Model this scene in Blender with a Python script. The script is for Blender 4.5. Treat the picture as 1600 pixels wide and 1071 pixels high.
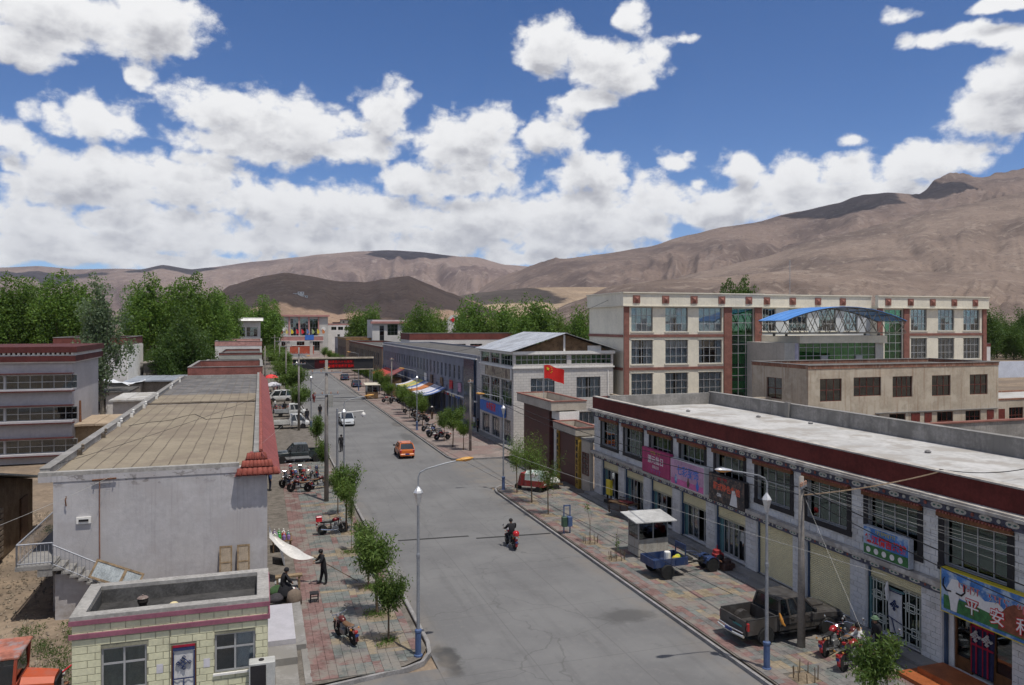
import bpy, bmesh, math, random
from mathutils import Vector, Matrix, noise as mn
for o in list(bpy.data.objects): bpy.data.objects.remove(o)
SC = bpy.context.scene; COL = SC.collection
R = math.radians; PI = math.pi
rnd = random.Random(7)
# ---------------------------------------------------------------- camera
YAW = R(17.9); CAMH = 13.0
cd = bpy.data.cameras.new('camera'); cam = bpy.data.objects.new('camera', cd); COL.objects.link(cam)
cam.location = (0, 0, CAMH); cam.rotation_euler = (R(90), 0, -YAW)
cd.sensor_width = 36.0; cd.lens = 36.0*1220/1600; cd.shift_y = -28.5/1600
cd.clip_start = .1; cd.clip_end = 60000; SC.camera = cam
# ---------------------------------------------------------------- sun and sky
SUND = Vector((.14, -.32, 1)).normalized()          # towards the sun
EL = math.asin(SUND.z); AZ = math.atan2(SUND.x, SUND.y)
sl = bpy.data.lights.new('sun', 'SUN'); sl.energy = 3.75; sl.angle = R(.53); sl.color = (1, .955, .88)
so = bpy.data.objects.new('sun', sl); COL.objects.link(so)
so.rotation_euler = SUND.to_track_quat('Z', 'Y').to_euler()
SC.view_settings.view_transform = 'Standard'; SC.view_settings.look = 'None'
SC.view_settings.exposure = 0.07; SC.view_settings.gamma = 1.0
SC.render.engine = 'CYCLES'
SC.cycles.max_bounces = 5; SC.cycles.diffuse_bounces = 3; SC.cycles.glossy_bounces = 3
SC.cycles.transparent_max_bounces = 10; SC.cycles.volume_bounces = 0; SC.cycles.use_denoising = True; SC.cycles.adaptive_threshold = .02
SC.cycles.caustics_reflective = False; SC.cycles.caustics_refractive = False
W = bpy.data.worlds.new('World'); SC.world = W; W.use_nodes = True

class NT:
    """tiny helper to write node trees as expressions"""
    def __init__(s, t): s.t = t
    def n(s, typ, ins=(), **kw):
        x = s.t.nodes.new(typ)
        for k, v in kw.items(): setattr(x, k, v)
        for i, v in (ins.items() if isinstance(ins, dict) else enumerate(ins)):
            if v is None: continue
            if isinstance(v, bpy.types.NodeSocket): s.t.links.new(v, x.inputs[i])
            else: x.inputs[i].default_value = v
        return x
    def m(s, op, a, b=None, c=None, clamp=False):
        return s.n('ShaderNodeMath', [a, b, c], operation=op, use_clamp=clamp).outputs[0]
    def v(s, op, a, b=None, c=None):
        x = s.n('ShaderNodeVectorMath', [a, b, c], operation=op)
        return x.outputs['Value'] if op in ('LENGTH', 'DOT_PRODUCT', 'DISTANCE') else x.outputs[0]
    def noise(s, vec, scale, detail=4, rough=.55, dist=0, out=0):
        return s.n('ShaderNodeTexNoise', {'Vector': vec, 'Scale': scale, 'Detail': detail, 'Roughness': rough, 'Distortion': dist}).outputs[out]
    def ramp(s, f, lo, hi, a=0., b=1., smooth=True):
        x = s.n('ShaderNodeMapRange', [f, lo, hi, a, b]); x.interpolation_type = 'SMOOTHSTEP' if smooth else 'LINEAR'
        return x.outputs[0]
    def mix(s, f, a, b, typ='RGBA', blend='MIX'):
        x = s.t.nodes.new('ShaderNodeMix'); x.data_type = typ
        if typ == 'RGBA': x.blend_type = blend
        o = {'RGBA': (0, 6, 7, 2), 'FLOAT': (0, 2, 3, 0), 'VECTOR': (0, 4, 5, 1)}[typ]
        for i, v in zip(o[:3], (f, a, b)):
            if isinstance(v, bpy.types.NodeSocket): s.t.links.new(v, x.inputs[i])
            else: x.inputs[i].default_value = v
        return x.outputs[o[3]]

# each cumulus of the photograph as an ellipse of the sky: azimuth, elevation, half width, half height (radians), fullness
def skyang(px, py):
    tx = (px-800)/1220; ty = (507-py)/1220
    return YAW+math.atan(tx), math.atan(ty*math.cos(math.atan(tx)))
CL = [(100,22,225,62),(262,40,84,52),(15,70,120,36),(222,128,40,34,.45),(140,190,82,40),(15,222,62,34),
 (335,172,88,44),(450,200,150,62),(592,188,66,66),(420,232,150,30),(560,236,110,30),
 (120,285,185,54),(290,285,130,46),(728,232,92,58),(770,186,52,30),(850,212,76,44),(650,280,70,34),
 (868,82,58,46),(955,104,92,48),(988,28,36,30),(915,152,60,24),(1063,58,50,20,.25),
 (925,272,72,40),(1058,252,40,30,.45),(1088,290,24,16,.3),
 (60,350,170,44),(250,360,190,46),(450,330,160,54),(610,340,130,56),(770,345,170,56),(950,345,130,56),(1030,310,56,42),(480,382,430,34),(110,392,200,34),(880,378,160,34),(300,408,240,20),(600,405,240,18),(90,412,160,14),(820,402,120,18),(710,290,90,30),
 (1160,264,40,34),(1235,275,58,42),(1320,270,62,38),(1120,330,90,34),(1270,312,180,40),(1420,268,54,30),(1490,246,92,30),(1420,310,160,30),
 (1328,226,44,28,.45),(1575,160,98,66),(1550,198,80,30),(1600,120,60,60),(1500,56,92,24),(1590,60,70,30),(1405,20,80,28,.2),(1570,6,70,14)]
CLA = []
for c in CL:
    az, el = skyang(c[0], c[1]); cs = math.cos(math.atan((c[0]-800)/1220))
    CLA.append((az, el, c[2]/1220*cs*cs, c[3]/1220*cs, c[4] if len(c) > 4 else 1.))


def density_group(name, cells):
    g = bpy.data.node_groups.new(name, 'ShaderNodeTree')
    g.interface.new_socket('Direction', in_out='INPUT', socket_type='NodeSocketVector')
    g.interface.new_socket('Lift', in_out='INPUT', socket_type='NodeSocketFloat')
    g.interface.new_socket('Density', in_out='OUTPUT', socket_type='NodeSocketFloat')
    T = NT(g); gi = T.n('NodeGroupInput'); go = T.n('NodeGroupOutput'); D0 = gi.outputs[0]
    # ragged, billowing outline: noise in direction space
    dv = T.v('ADD', D0, T.n('ShaderNodeCombineXYZ', [0., 0., gi.outputs[1]]).outputs[0])
    dv = T.v('MULTIPLY', dv, (1., 1., 1.35))
    sx = T.n('ShaderNodeSeparateXYZ', [D0])
    if cells:
        el_ = T.m('ADD', T.m('ARCSINE', sx.outputs[2]), gi.outputs[1]); az_ = T.m('ARCTAN2', sx.outputs[0], sx.outputs[1])
        P = T.n('ShaderNodeCombineXYZ', [az_, el_, 0.]).outputs[0]
        w1 = T.n('ShaderNodeTexNoise', {'Vector': dv, 'Scale': 11., 'Detail': 2., 'Roughness': .5}).outputs['Color']
        P2 = T.v('MULTIPLY_ADD', w1, (.06, .04, 0), T.v('ADD', P, (-.03, -.02, 0)))
        acc = None
        for az, el, ra, re, full in cells:
            d = T.v('LENGTH', T.v('MULTIPLY_ADD', P2, (1/ra, 1/re, 0), (-az/ra, -el/re, 0)))
            if full < 1: d = T.m('ADD', d, (1-full)*.6)
            acc = d if acc is None else T.m('SMOOTH_MIN', acc, d, .22)
        blob = T.m('SUBTRACT', 1.36, acc)
    else:
        pl = T.v('DIVIDE', D0, T.n('ShaderNodeCombineXYZ', [T.m('ADD', T.m('MAXIMUM', sx.outputs[2], 0.), .12)]*3).outputs[0])
        blob = T.m('MULTIPLY', T.m('SUBTRACT', T.noise(pl, 1.1, 2, .5), .42), 6.)
    fb = T.noise(dv, 15., 7, .66)
    bw = T.m('ABSOLUTE', T.m('SUBTRACT', T.noise(dv, 26., 2, .45), .5))
    dens = T.m('MULTIPLY_ADD', T.m('SUBTRACT', fb, .5), 1.9, blob)
    dens = T.m('MULTIPLY_ADD', T.m('SUBTRACT', bw, .1), 1.5, dens)
    g.links.new(dens, go.inputs[0])
    return g
T = NT(W.node_tree); W.node_tree.nodes.clear()
dirn = T.v('NORMALIZE', T.n('ShaderNodeTexCoord').outputs['Generated'])
sxw = T.n('ShaderNodeSeparateXYZ', [dirn]); zz = sxw.outputs[2]; azw = T.m('ARCTAN2', sxw.outputs[0], sxw.outputs[1])
sky = T.n('ShaderNodeTexSky', sky_type='NISHITA', sun_disc=False, sun_elevation=EL, sun_rotation=AZ, altitude=3800, air_density=1.0, dust_density=.12, ozone_density=3.5)
skc = T.n('ShaderNodeHueSaturation', {'Hue': .506, 'Saturation': 1.22, 'Value': 1.34, 'Color': sky.outputs[0]}).outputs[0]
hz = T.ramp(zz, .0, .22, 1, 0)
pf = T.ramp(T.noise(T.v('MULTIPLY', dirn, (1., 1., 2.1)), 17., 6, .6), .36, .60, .48, 1.15)   # folds of light and shade inside the banks
def cloudy_sky(g):
    def den(l):
        x = T.n('ShaderNodeGroup', node_tree=g); T.t.links.new(dirn, x.inputs[0]); x.inputs[1].default_value = l
        return x.outputs[0]
    d0 = den(0.); d1 = den(.024)
    body = T.ramp(d0, .27, .74)
    mask = T.m('MULTIPLY', body, T.ramp(zz, -.02, .03))
    # light falls from above: what has much cloud over it is greyer
    s = T.m('MULTIPLY_ADD', d1, .85, T.m('MULTIPLY', d0, .15))
    s = T.ramp(s, .42, 1.5)
    s = T.m('MULTIPLY', s, pf)
    cc = T.mix(s, (10.5, 10.5, 10.55, 1), (5.1, 5.15, 5.6, 1))
    cc = T.mix(T.m('MULTIPLY', hz, .25), cc, (7.4, 7.8, 8.5, 1))
    return T.n('ShaderNodeBackground', {'Color': T.mix(mask, skc, cc), 'Strength': .085}).outputs[0]
def near(a0, a1): return [c for c in CLA if a0 < c[0]+c[2]*1.6+.03 and c[0]-c[2]*1.6-.03 < a1]
CUTS = [skyang(x, 300)[0] for x in (330, 700, 1050)]
secs = list(zip([-9]+CUTS, CUTS+[9]))
sh = [cloudy_sky(density_group('cumulus_%d' % i, near(a, b))) for i, (a, b) in enumerate(secs)]
res = sh[0]
for c, nxt in zip(CUTS, sh[1:]): res = T.n('ShaderNodeMixShader', [T.m('GREATER_THAN', azw, c), res, nxt]).outputs[0]
outw = T.m('MAXIMUM', T.ramp(T.m('ABSOLUTE', T.m('SUBTRACT', azw, YAW)), .62, .76), T.ramp(zz, .41, .50))
res = T.n('ShaderNodeMixShader', [outw, res, cloudy_sky(density_group('cumulus_beyond', []))]).outputs[0]
T.n('ShaderNodeOutputWorld', [res])
W.cycles.sampling_method = 'MANUAL'; W.cycles.sample_map_resolution = 512
# ---------------------------------------------------------------- materials
MATS = {}
def srgb(r, g, b):
    f = lambda c: (c/255/12.92) if c/255 <= .04045 else ((c/255+.055)/1.055)**2.4
    return (f(r), f(g), f(b))
def M(name, col=(.5,.5,.5), rough=.8, var=.18, scale=1.5, bump=.0, bscale=30, spec=.3, metal=0., streak=0., streakcol=None, obj=True, col2=None, patch=None, world=False):
    """procedural material: base colour mottled by noise, optional second colour in patches, vertical streaks of dirt, fine relief"""
    if name in MATS: return MATS[name]
    m = bpy.data.materials.new(name); m.use_nodes = True; MATS[name] = m
    T = NT(m.node_tree); nt = m.node_tree; b = nt.nodes['Principled BSDF']
    if world: co = T.n('ShaderNodeNewGeometry').outputs['Position']
    else: co = T.n('ShaderNodeTexCoord').outputs['Object']
    c = (*col, 1)
    n1 = T.noise(co, scale, 5, .6)
    n2 = T.noise(co, scale*9, 3, .6)
    f = T.m('MULTIPLY_ADD', n2, .4, T.m('MULTIPLY', n1, .6))
    lo = tuple(max(0, x*(1-var*1.6)) for x in col)+(1,); hi = tuple(min(1, x*(1+var)) for x in col)+(1,)
    colr = T.mix(T.ramp(f, .32, .68), lo, hi)
    if col2:
        colr = T.mix(T.ramp(T.noise(co, patch or scale*.6, 5, .62), .47, .60), colr, (*col2, 1))
    if streak:
        st = T.v('MULTIPLY', co, (3., 3., .16))
        s = T.ramp(T.noise(st, 1.6, 4, .6), .5, .72)
        colr = T.mix(T.m('MULTIPLY', s, streak), colr, (*(streakcol or tuple(x*.45 for x in col)), 1))
    nt.links.new(colr, b.inputs['Base Color'])
    b.inputs['Roughness'].default_value = rough; b.inputs['Metallic'].default_value = metal
    b.inputs['Specular IOR Level'].default_value = spec
    if bump:
        bn = T.n('ShaderNodeBump', {'Strength': bump, 'Distance': .02, 'Height': T.noise(co, bscale, 4, .6)})
        nt.links.new(bn.outputs[0], b.inputs['Normal'])
    return m
def glass(name, tint=(.6,.7,.7), refl=.16, rough=.02):
    """window glass: mostly see-through, mirrors the sky"""
    if name in MATS: return MATS[name]
    m = bpy.data.materials.new(name); m.use_nodes = True; MATS[name] = m
    T = NT(m.node_tree); m.node_tree.nodes.clear()
    tr = T.n('ShaderNodeBsdfTransparent', {'Color': (*tint, 1)}).outputs[0]
    gl = T.n('ShaderNodeBsdfGlossy', {'Color': (.9, .95, 1, 1), 'Roughness': rough}).outputs[0]
    fr = T.n('ShaderNodeFresnel', {'IOR': 1.5}).outputs[0]
    f = T.m('ADD', T.m('MULTIPLY', fr, .8), refl, clamp=True)
    T.n('ShaderNodeOutputMaterial', [T.n('ShaderNodeMixShader', [f, tr, gl]).outputs[0]])
    return m
def leafmat(name, c1, c2, trans=.42):
    if name in MATS: return MATS[name]
    m = bpy.data.materials.new(name); m.use_nodes = True; MATS[name] = m
    T = NT(m.node_tree); m.node_tree.nodes.clear()
    geo = T.n('ShaderNodeNewGeometry'); oi = T.n('ShaderNodeObjectInfo').outputs['Random']
    f = T.m('ADD', T.m('MULTIPLY', T.noise(geo.outputs['Position'], .9, 2, .5), .6), T.m('MULTIPLY', geo.outputs['Random Per Island'], .4))
    c = T.mix(T.ramp(f, .25, .75), (*c1, 1), (*c2, 1))
    c = T.n('ShaderNodeHueSaturation', {'Value': T.ramp(oi, 0, 1, .82, 1.15, False), 'Color': c}).outputs[0]
    d = T.n('ShaderNodeBsdfPrincipled', {'Base Color': c, 'Roughness': .55, 'Specular IOR Level': .25}).outputs[0]
    t = T.n('ShaderNodeBsdfTranslucent', {'Color': T.mix(.5, c, (.16, .24, .03, 1))}).outputs[0]
    T.n('ShaderNodeOutputMaterial', [T.n('ShaderNodeMixShader', [trans, d, t]).outputs[0]])
    return m
def emit(name, col, s):
    if name in MATS: return MATS[name]
    m = bpy.data.materials.new(name); m.use_nodes = True; MATS[name] = m
    T = NT(m.node_tree); m.node_tree.nodes.clear()
    T.n('ShaderNodeOutputMaterial', [T.n('ShaderNodeEmission', {'Color': (*col, 1), 'Strength': s}).outputs[0]])
    return m
# ---------------------------------------------------------------- mesh building
class MB:
    def __init__(s): s.v = []; s.f = []; s.m = []; s.smooth = False
    def add(s, vs, fs, mi=0):
        n = len(s.v); s.v += [tuple(p) for p in vs]; s.f += [tuple(i+n for i in f) for f in fs]; s.m += [mi]*len(fs); return s
    def box(s, x0, x1, y0, y1, z0, z1, mi=0, skip=''):
        vs = [(x0,y0,z0),(x1,y0,z0),(x1,y1,z0),(x0,y1,z0),(x0,y0,z1),(x1,y0,z1),(x1,y1,z1),(x0,y1,z1)]
        fs = {'b':(3,2,1,0),'t':(4,5,6,7),'f':(0,1,5,4),'r':(1,2,6,5),'k':(2,3,7,6),'l':(3,0,4,7)}
        return s.add(vs, [fs[k] for k in fs if k not in skip], mi)
    def cbox(s, x0, x1, y0, y1, z0, z1, c=.02, mi=0):
        """box with chamfered upright and top edges"""
        def ring(i, z): return [(x0+i+c,y0+i,z),(x1-i-c,y0+i,z),(x1-i,y0+i+c,z),(x1-i,y1-i-c,z),(x1-i-c,y1-i,z),(x0+i+c,y1-i,z),(x0+i,y1-i-c,z),(x0+i,y0+i+c,z)]
        vs = ring(0, z0)+ring(0, z1-c)+ring(c, z1)
        fs = [tuple(reversed(range(8)))]
        for k in (0, 8): fs += [(k+i, k+(i+1)%8, k+8+(i+1)%8, k+8+i) for i in range(8)]
        fs.append(tuple(range(16, 24))); return s.add(vs, fs, mi)
    def poly(s, pts, mi=0): return s.add(pts, [tuple(range(len(pts)))], mi)
    def prism(s, pts, dirv, mi=0):
        """polygon (3d points) extruded along dirv"""
        n = len(pts); q = [tuple(p[i]+dirv[i] for i in range(3)) for p in pts]
        fs = [tuple(range(n)), tuple(reversed(range(n, 2*n)))]+[(i+n, (i+1)%n+n, (i+1)%n, i) for i in range(n)]
        return s.add(list(pts)+q, fs, mi)
    def tube(s, path, rad, n=6, mi=0, cap=True):
        """tapered tube along a path; rad a number or one per point"""
        P = [Vector(p) for p in path]; L = len(P)
        rr = rad if isinstance(rad, (list, tuple)) else [rad]*L
        vs = []; up = None
        for i in range(L):
            t = (P[min(i+1, L-1)]-P[max(i-1, 0)]).normalized()
            if up is None: up = t.orthogonal().normalized()
            else: up = (up-t*up.dot(t)); up = up.normalized() if up.length > 1e-6 else t.orthogonal().normalized()
            w = t.cross(up)
            for k in range(n):
                a = 2*PI*k/n; vs.append(P[i]+(up*math.cos(a)+w*math.sin(a))*rr[i])
        fs = [(i*n+k, i*n+(k+1)%n, (i+1)*n+(k+1)%n, (i+1)*n+k) for i in range(L-1) for k in range(n)]
        if cap: fs += [tuple(reversed(range(n))), tuple(range((L-1)*n, L*n))]
        return s.add(vs, fs, mi)
    def lathe(s, prof, c=(0,0,0), n=12, axis='z', mi=0):
        """profile [(r,h)] turned round an axis through c"""
        vs = []
        for r, h in prof:
            for k in range(n):
                a = 2*PI*k/n; p = (r*math.cos(a), r*math.sin(a), h)
                if axis == 'x': p = (p[2], p[0], p[1])
                elif axis == 'y': p = (p[1], p[2], p[0])
                vs.append((c[0]+p[0], c[1]+p[1], c[2]+p[2]))
        L = len(prof)
        fs = [(i*n+k, i*n+(k+1)%n, (i+1)*n+(k+1)%n, (i+1)*n+k) for i in range(L-1) for k in range(n)]
        if prof[0][0] > 1e-5: fs.append(tuple(reversed(range(n))))
        if prof[-1][0] > 1e-5: fs.append(tuple(range((L-1)*n, L*n)))
        return s.add(vs, fs, mi)
    def loft(s, rings, mi=0, cap=True):
        n = len(rings[0]); vs = [p for r in rings for p in r]; L = len(rings)
        fs = [(i*n+k, i*n+(k+1)%n, (i+1)*n+(k+1)%n, (i+1)*n+k) for i in range(L-1) for k in range(n)]
        if cap: fs += [tuple(reversed(range(n))), tuple(range((L-1)*n, L*n))]
        return s.add(vs, fs, mi)
    def bar(s, a, b, w, h=None, mi=0):
        """square bar from a to b"""
        a = Vector(a); b = Vector(b); t = (b-a).normalized(); h = h or w
        up = Vector((0,0,1)) if abs(t.z) < .95 else Vector((0,1,0))
        x = t.cross(up).normalized(); y = x.cross(t)
        q = [x*w/2+y*h/2, -x*w/2+y*h/2, -x*w/2-y*h/2, x*w/2-y*h/2]
        return s.add([a+k for k in q]+[b+k for k in q], [(3,2,1,0),(4,5,6,7)]+[(i,(i+1)%4,(i+1)%4+4,i+4) for i in range(4)], mi)
    def mesh(s, name, mats, off=(0,0,0)):
        me = bpy.data.meshes.new(name)
        ox, oy, oz = off
        me.from_pydata([(p[0]-ox, p[1]-oy, p[2]-oz) for p in s.v], [], s.f)
        for m in (mats if isinstance(mats, (list, tuple)) else [mats]): me.materials.append(m)
        if any(s.m): me.polygons.foreach_set('material_index', s.m)
        if s.smooth: me.shade_smooth() if hasattr(me, 'shade_smooth') else None
        me.update(); return me
    def build(s, name, mats, parent=None, world=True):
        """one object; with a parent, world=True means the points were given in scene coordinates"""
        off = base_of(parent) if (parent and world) else (0, 0, 0)
        return link(name, s.mesh(name, mats, off), parent)
def base_of(o):
    p = Vector((0,0,0))
    while o: p += o.location; o = o.parent
    return p
def link(name, me, parent=None, loc=None, rz=None):
    o = bpy.data.objects.new(name, me); COL.objects.link(o)
    if parent: o.parent = parent
    if loc is not None: o.location = loc
    if rz is not None: o.rotation_euler = (0, 0, rz)
    return o
def tag(o, label=None, cat=None, group=None, kind=None):
    if label: o['label'] = label
    if cat: o['category'] = cat
    if group: o['group'] = group
    if kind: o['kind'] = kind
    return o
def thing(name, label, cat, loc=(0,0,0), rz=0, group=None):
    o = link(name, None, None, loc, rz); o.empty_display_size = .3
    return tag(o, label, cat, group)
def copy_tree(o, parent=None):
    c = o.copy(); COL.objects.link(c); c.parent = parent
    for ch in [x for x in o.children]: copy_tree(ch, c)
    return c
def place(proto, first, loc, rz, label, group=None, sc=None):
    """the first time the prototype itself, then copies"""
    o = proto if not first else copy_tree(proto)
    o.location = loc; o.rotation_euler = (0, 0, rz); o['label'] = label
    if group: o['group'] = group
    if sc: o.scale = (sc,)*3 if not isinstance(sc, tuple) else sc
    return o
def struct(name, mb, mat): return tag(mb.build(name, mat), kind='structure')
# a facade: origin, direction of u along the wall, outward normal n; w() gives a scene point
class Face:
    def __init__(s, ox, oy, oz, facing):
        s.o = Vector((ox, oy, oz)); s.facing = facing
        s.n = {'-y':Vector((0,-1,0)),'+y':Vector((0,1,0)),'-x':Vector((-1,0,0)),'+x':Vector((1,0,0))}[facing]
        s.u = {'-y':Vector((1,0,0)),'+y':Vector((-1,0,0)),'-x':Vector((0,-1,0)),'+x':Vector((0,1,0))}[facing]
        s.rz = {'-y':0,'+y':PI,'-x':-PI/2,'+x':PI/2}[facing]
    def w(s, u, v, n=0): return s.o+s.u*u+Vector((0,0,v))+s.n*n
    def box(s, mb, u0, u1, v0, v1, n0, n1, mi=0):
        a = s.w(u0, v0, n0); b = s.w(u1, v1, n1)
        return mb.box(min(a.x,b.x), max(a.x,b.x), min(a.y,b.y), max(a.y,b.y), min(a.z,b.z), max(a.z,b.z), mi)
    def wall(s, mb, u0, u1, v0, v1, holes, depth=.25, mi=0, mr=None):
        """wall sheet with rectangular openings and their reveals; holes: (u0,u1,v0,v1)"""
        us = sorted({u0, u1, *[x for h in holes for x in h[:2] if u0 < x < u1]}); vs = sorted({v0, v1, *[x for h in holes for x in h[2:4] if v0 < x < v1]})
        for j in range(len(vs)-1):
            run = None
            for i in range(len(us)):
                solid = i < len(us)-1 and not any(h[0] < (us[i]+us[i+1])/2 < h[1] and h[2] < (vs[j]+vs[j+1])/2 < h[3] for h in holes)
                if solid and run is None: run = us[i]
                if not solid and run is not None:
                    mb.poly([s.w(run, vs[j]), s.w(us[i], vs[j]), s.w(us[i], vs[j+1]), s.w(run, vs[j+1])], mi); run = None
        for a, b, c, d in [h[:4] for h in holes]:
            for p, q in (((a,c),(a,d)), ((a,d),(b,d)), ((b,d),(b,c)), ((b,c),(a,c))):
                mb.poly([s.w(*p), s.w(*q), s.w(*q, -depth), s.w(*p, -depth)], mi if mr is None else mr)
        return mb
    def put(s, o, u, v, n=0):
        """place a mesh made in local facade coordinates (x=u, -y=out, z=v)"""
        p = s.w(u, v, n)
        o.location = p-(base_of(o.parent) if o.parent else Vector((0,0,0))); o.rotation_euler = (0, 0, s.rz); return o
CACHE = {}
def window(F, parent, u0, u1, v0, v1, cols=3, rows=2, fr=None, gl=None, n=-.12, bw=.05, cur=None, rowf=None, panes=True, name='window', seed=0):
    """frame mesh with one pane object per light (sharing meshes) and an optional curtain behind"""
    w = round(u1-u0, 2); h = round(v1-v0, 2); key = (w, h, cols, rows, bw, str(rowf), fr.name)
    rf = rowf or [i/rows for i in range(rows+1)]
    cf = [i/cols for i in range(cols+1)]
    if key not in CACHE:
        b = MB()
        for x in cf: b.box(w*x-bw/2 if 0 < x < 1 else (0 if x == 0 else w-bw), (w*x+bw/2) if 0 < x < 1 else (bw if x == 0 else w), -.03, .03, 0, h)
        for z in rf:
            z0 = h*z-bw/2 if 0 < z < 1 else (0 if z == 0 else h-bw)
            for i in range(cols): b.box(w*cf[i]+bw*.55, w*cf[i+1]-bw*.55, -.025, .025, z0, z0+bw)
        CACHE[key] = b.mesh(name, fr)
    o = link(name, CACHE[key], parent); F.put(o, u0, v0, n)
    def pane(x0, x1, z0, z1):
        k = ('pane', round(x1-x0, 3), round(z1-z0, 3), gl.name)
        if k not in CACHE: CACHE[k] = MB().box(0, x1-x0, -.004, .004, 0, z1-z0).mesh('pane', gl)
        p = link('pane', CACHE[k], o); p.location = (x0, 0, z0)
        p.rotation_euler = (rnd.uniform(-.007, .007), 0, rnd.uniform(-.007, .007))
    if panes:
        for i in range(cols):
            for j in range(len(rf)-1): pane(w*cf[i]+bw*.3, w*cf[i+1]-bw*.3, h*rf[j]+bw*.3, h*rf[j+1]-bw*.3)
    else: pane(bw, w-bw, bw, h-bw)
    if cur:
        for (a, b_, mat) in cur: curtain(o, w*a, w*b_, .03, h-.03, mat)
    return o
def curtain(parent, x0, x1, z0, z1, mat, y=.14, name='curtain', amp=.035):
    w = round(x1-x0, 2); h = round(z1-z0, 2); key = ('cur', w, h, mat.name, amp)
    if key not in CACHE:
        b = MB(); n = max(8, int(w*14)); r = random.Random(int(w*100+h*10))
        ph = r.uniform(0, 6)
        col = [(w*i/n, amp*math.sin(i*1.9+ph+.5*math.sin(i*.7)), 0) for i in range(n+1)]
        b.add([(x, yy, 0) for x, yy, _ in col]+[(x, yy*.8, h) for x, yy, _ in col], [(i, i+1, i+n+2, i+n+1) for i in range(n)])
        b.smooth = True; CACHE[key] = b.mesh(name, mat)
    o = link(name, CACHE[key], parent); o.location = (x0, y, z0); return o
TMP = bpy.data.scenes.new('bake')
def bake(o):
    """evaluated mesh of an object, worked out in an otherwise empty scene"""
    TMP.collection.objects.link(o); vl = TMP.view_layers[0]; vl.update(); dg = vl.depsgraph; dg.update()
    return bpy.data.meshes.new_from_object(o.evaluated_get(dg))
# flat lettering: strokes of a font character turned into a thin mesh
FONT = bpy.data.fonts.load('<builtin>') if False else None
def letters(name, text, size, mat, parent=None, depth=.008, bold=0.):
    cu = bpy.data.curves.new(name, 'FONT'); cu.body = text; cu.size = size; cu.extrude = depth; cu.offset = bold
    cu.align_x = 'CENTER'; cu.align_y = 'CENTER'; cu.resolution_u = 2
    o = bpy.data.objects.new(name, cu); me = bake(o)
    bpy.data.objects.remove(o); bpy.data.curves.remove(cu)
    me.materials.clear(); me.materials.append(mat); me.name = name
    r = link(name, me, parent); r.rotation_euler = (PI/2, 0, 0); return r
# ---------------------------------------------------------------- mountains
def pxdir(px): return YAW+math.atan((px-800)/1220)
def hillmat(name, c1, c2, c3, sc):
    m = bpy.data.materials.new(name); m.use_nodes = True; T = NT(m.node_tree); b = m.node_tree.nodes['Principled BSDF']
    pos = T.n('ShaderNodeNewGeometry').outputs['Position']
    n1 = T.noise(pos, .0016*sc, 7, .62); n2 = T.noise(pos, .045*sc, 5, .7)
    # rills that run down the slopes
    rl = T.noise(T.v('MULTIPLY', pos, (1, 1, .12)), .016*sc, 7, .68, .8)
    c = T.mix(T.ramp(n1, .40, .62), (*c1, 1), (*c2, 1))
    c = T.mix(T.m('MULTIPLY', T.ramp(rl, .52, .64), .6), c, (*c3, 1))
    c = T.mix(T.m('MULTIPLY', T.ramp(n2, .54, .66), .6), c, tuple(x*.55 for x in c2)+(1,))
    m.node_tree.links.new(c, b.inputs['Base Color']); b.inputs['Roughness'].default_value = .95; b.inputs['Specular IOR Level'].default_value = .1
    bp = T.n('ShaderNodeBump', {'Strength': 1., 'Distance': 16./sc, 'Height': T.noise(T.v('MULTIPLY', pos, (1, 1, .4)), .018*sc, 9, .66)})
    m.node_tree.links.new(bp.outputs[0], b.inputs['Normal'])
    return m
def mountain(name, crest, dist, foot, mat, rough=.12, n_az=220, n_r=46, seed=0, wav=900., back=.5, px0=None, px1=None, curve=1.15, base=0., gw=70.):
    """a range whose crest line passes through the given points; slopes carved by ridged noise"""
    xs = [c[0] for c in crest]
    def prof(px):
        if px <= xs[0]: return crest[0][1]
        for (x0, y0), (x1, y1) in zip(crest, crest[1:]):
            if px <= x1:
                t = (px-x0)/(x1-x0); t2 = t*t*(3-2*t); return y0+(y1-y0)*(t*.6+t2*.4)
        return crest[-1][1]
    b = MB(); b.smooth = True; px0 = px0 or xs[0]; px1 = px1 or xs[-1]
    for i in range(n_az+1):
        px = px0+(px1-px0)*i/n_az; az = pxdir(px); ca = math.cos(az-YAW)
        D = dist*(1+.10*mn.noise(Vector((px*.006, seed, 0))))
        zc = max(4., 13+(507-prof(px))*D/1220)
        for j in range(n_r+1):
            s = j/n_r*(1+back); rr = (foot+(D-foot)*s)/ca
            x = rr*math.sin(az); y = rr*math.cos(az)
            up = s if s < 1 else max(0., 1-(s-1)*1.1)
            q = Vector((x/wav, y/wav, seed*7.3)); q2 = Vector((x/wav*.35, y/wav*.35, seed*3.1+9))
            rg = 1-abs(2*mn.fractal(q, .9, 2.1, 5)); wob = mn.fractal(q2, 1., 2., 3)
            lat = px/gw+.9*mn.noise(Vector((px/gw*.4, s*2.2, seed)))+s*.6; gl = 1-abs(2*mn.fractal(Vector((lat, s*.9, seed*2.7)), .8, 2.2, 4)); carve = (rg-.55)*rough*.5+wob*rough*.9+(gl-.6)*rough*.85*(1-.5*up)*max(0., 1-max(0, s-.62)*2.2)
            damp = min(1, s*2.2)*(1 if s > 1 else min(1, (1-s)*3.2+.05))
            z = zc*(up**curve)+zc*carve*damp
            b.v.append((x, y, base*(s < .01)+z-(6 if j == 0 else 0)))
    k = n_r+1
    b.f = [(i*k+j, (i+1)*k+j, (i+1)*k+j+1, i*k+j+1) for i in range(n_az) for j in range(n_r)]; b.m = [0]*len(b.f)
    return struct(name, b, mat)
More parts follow.
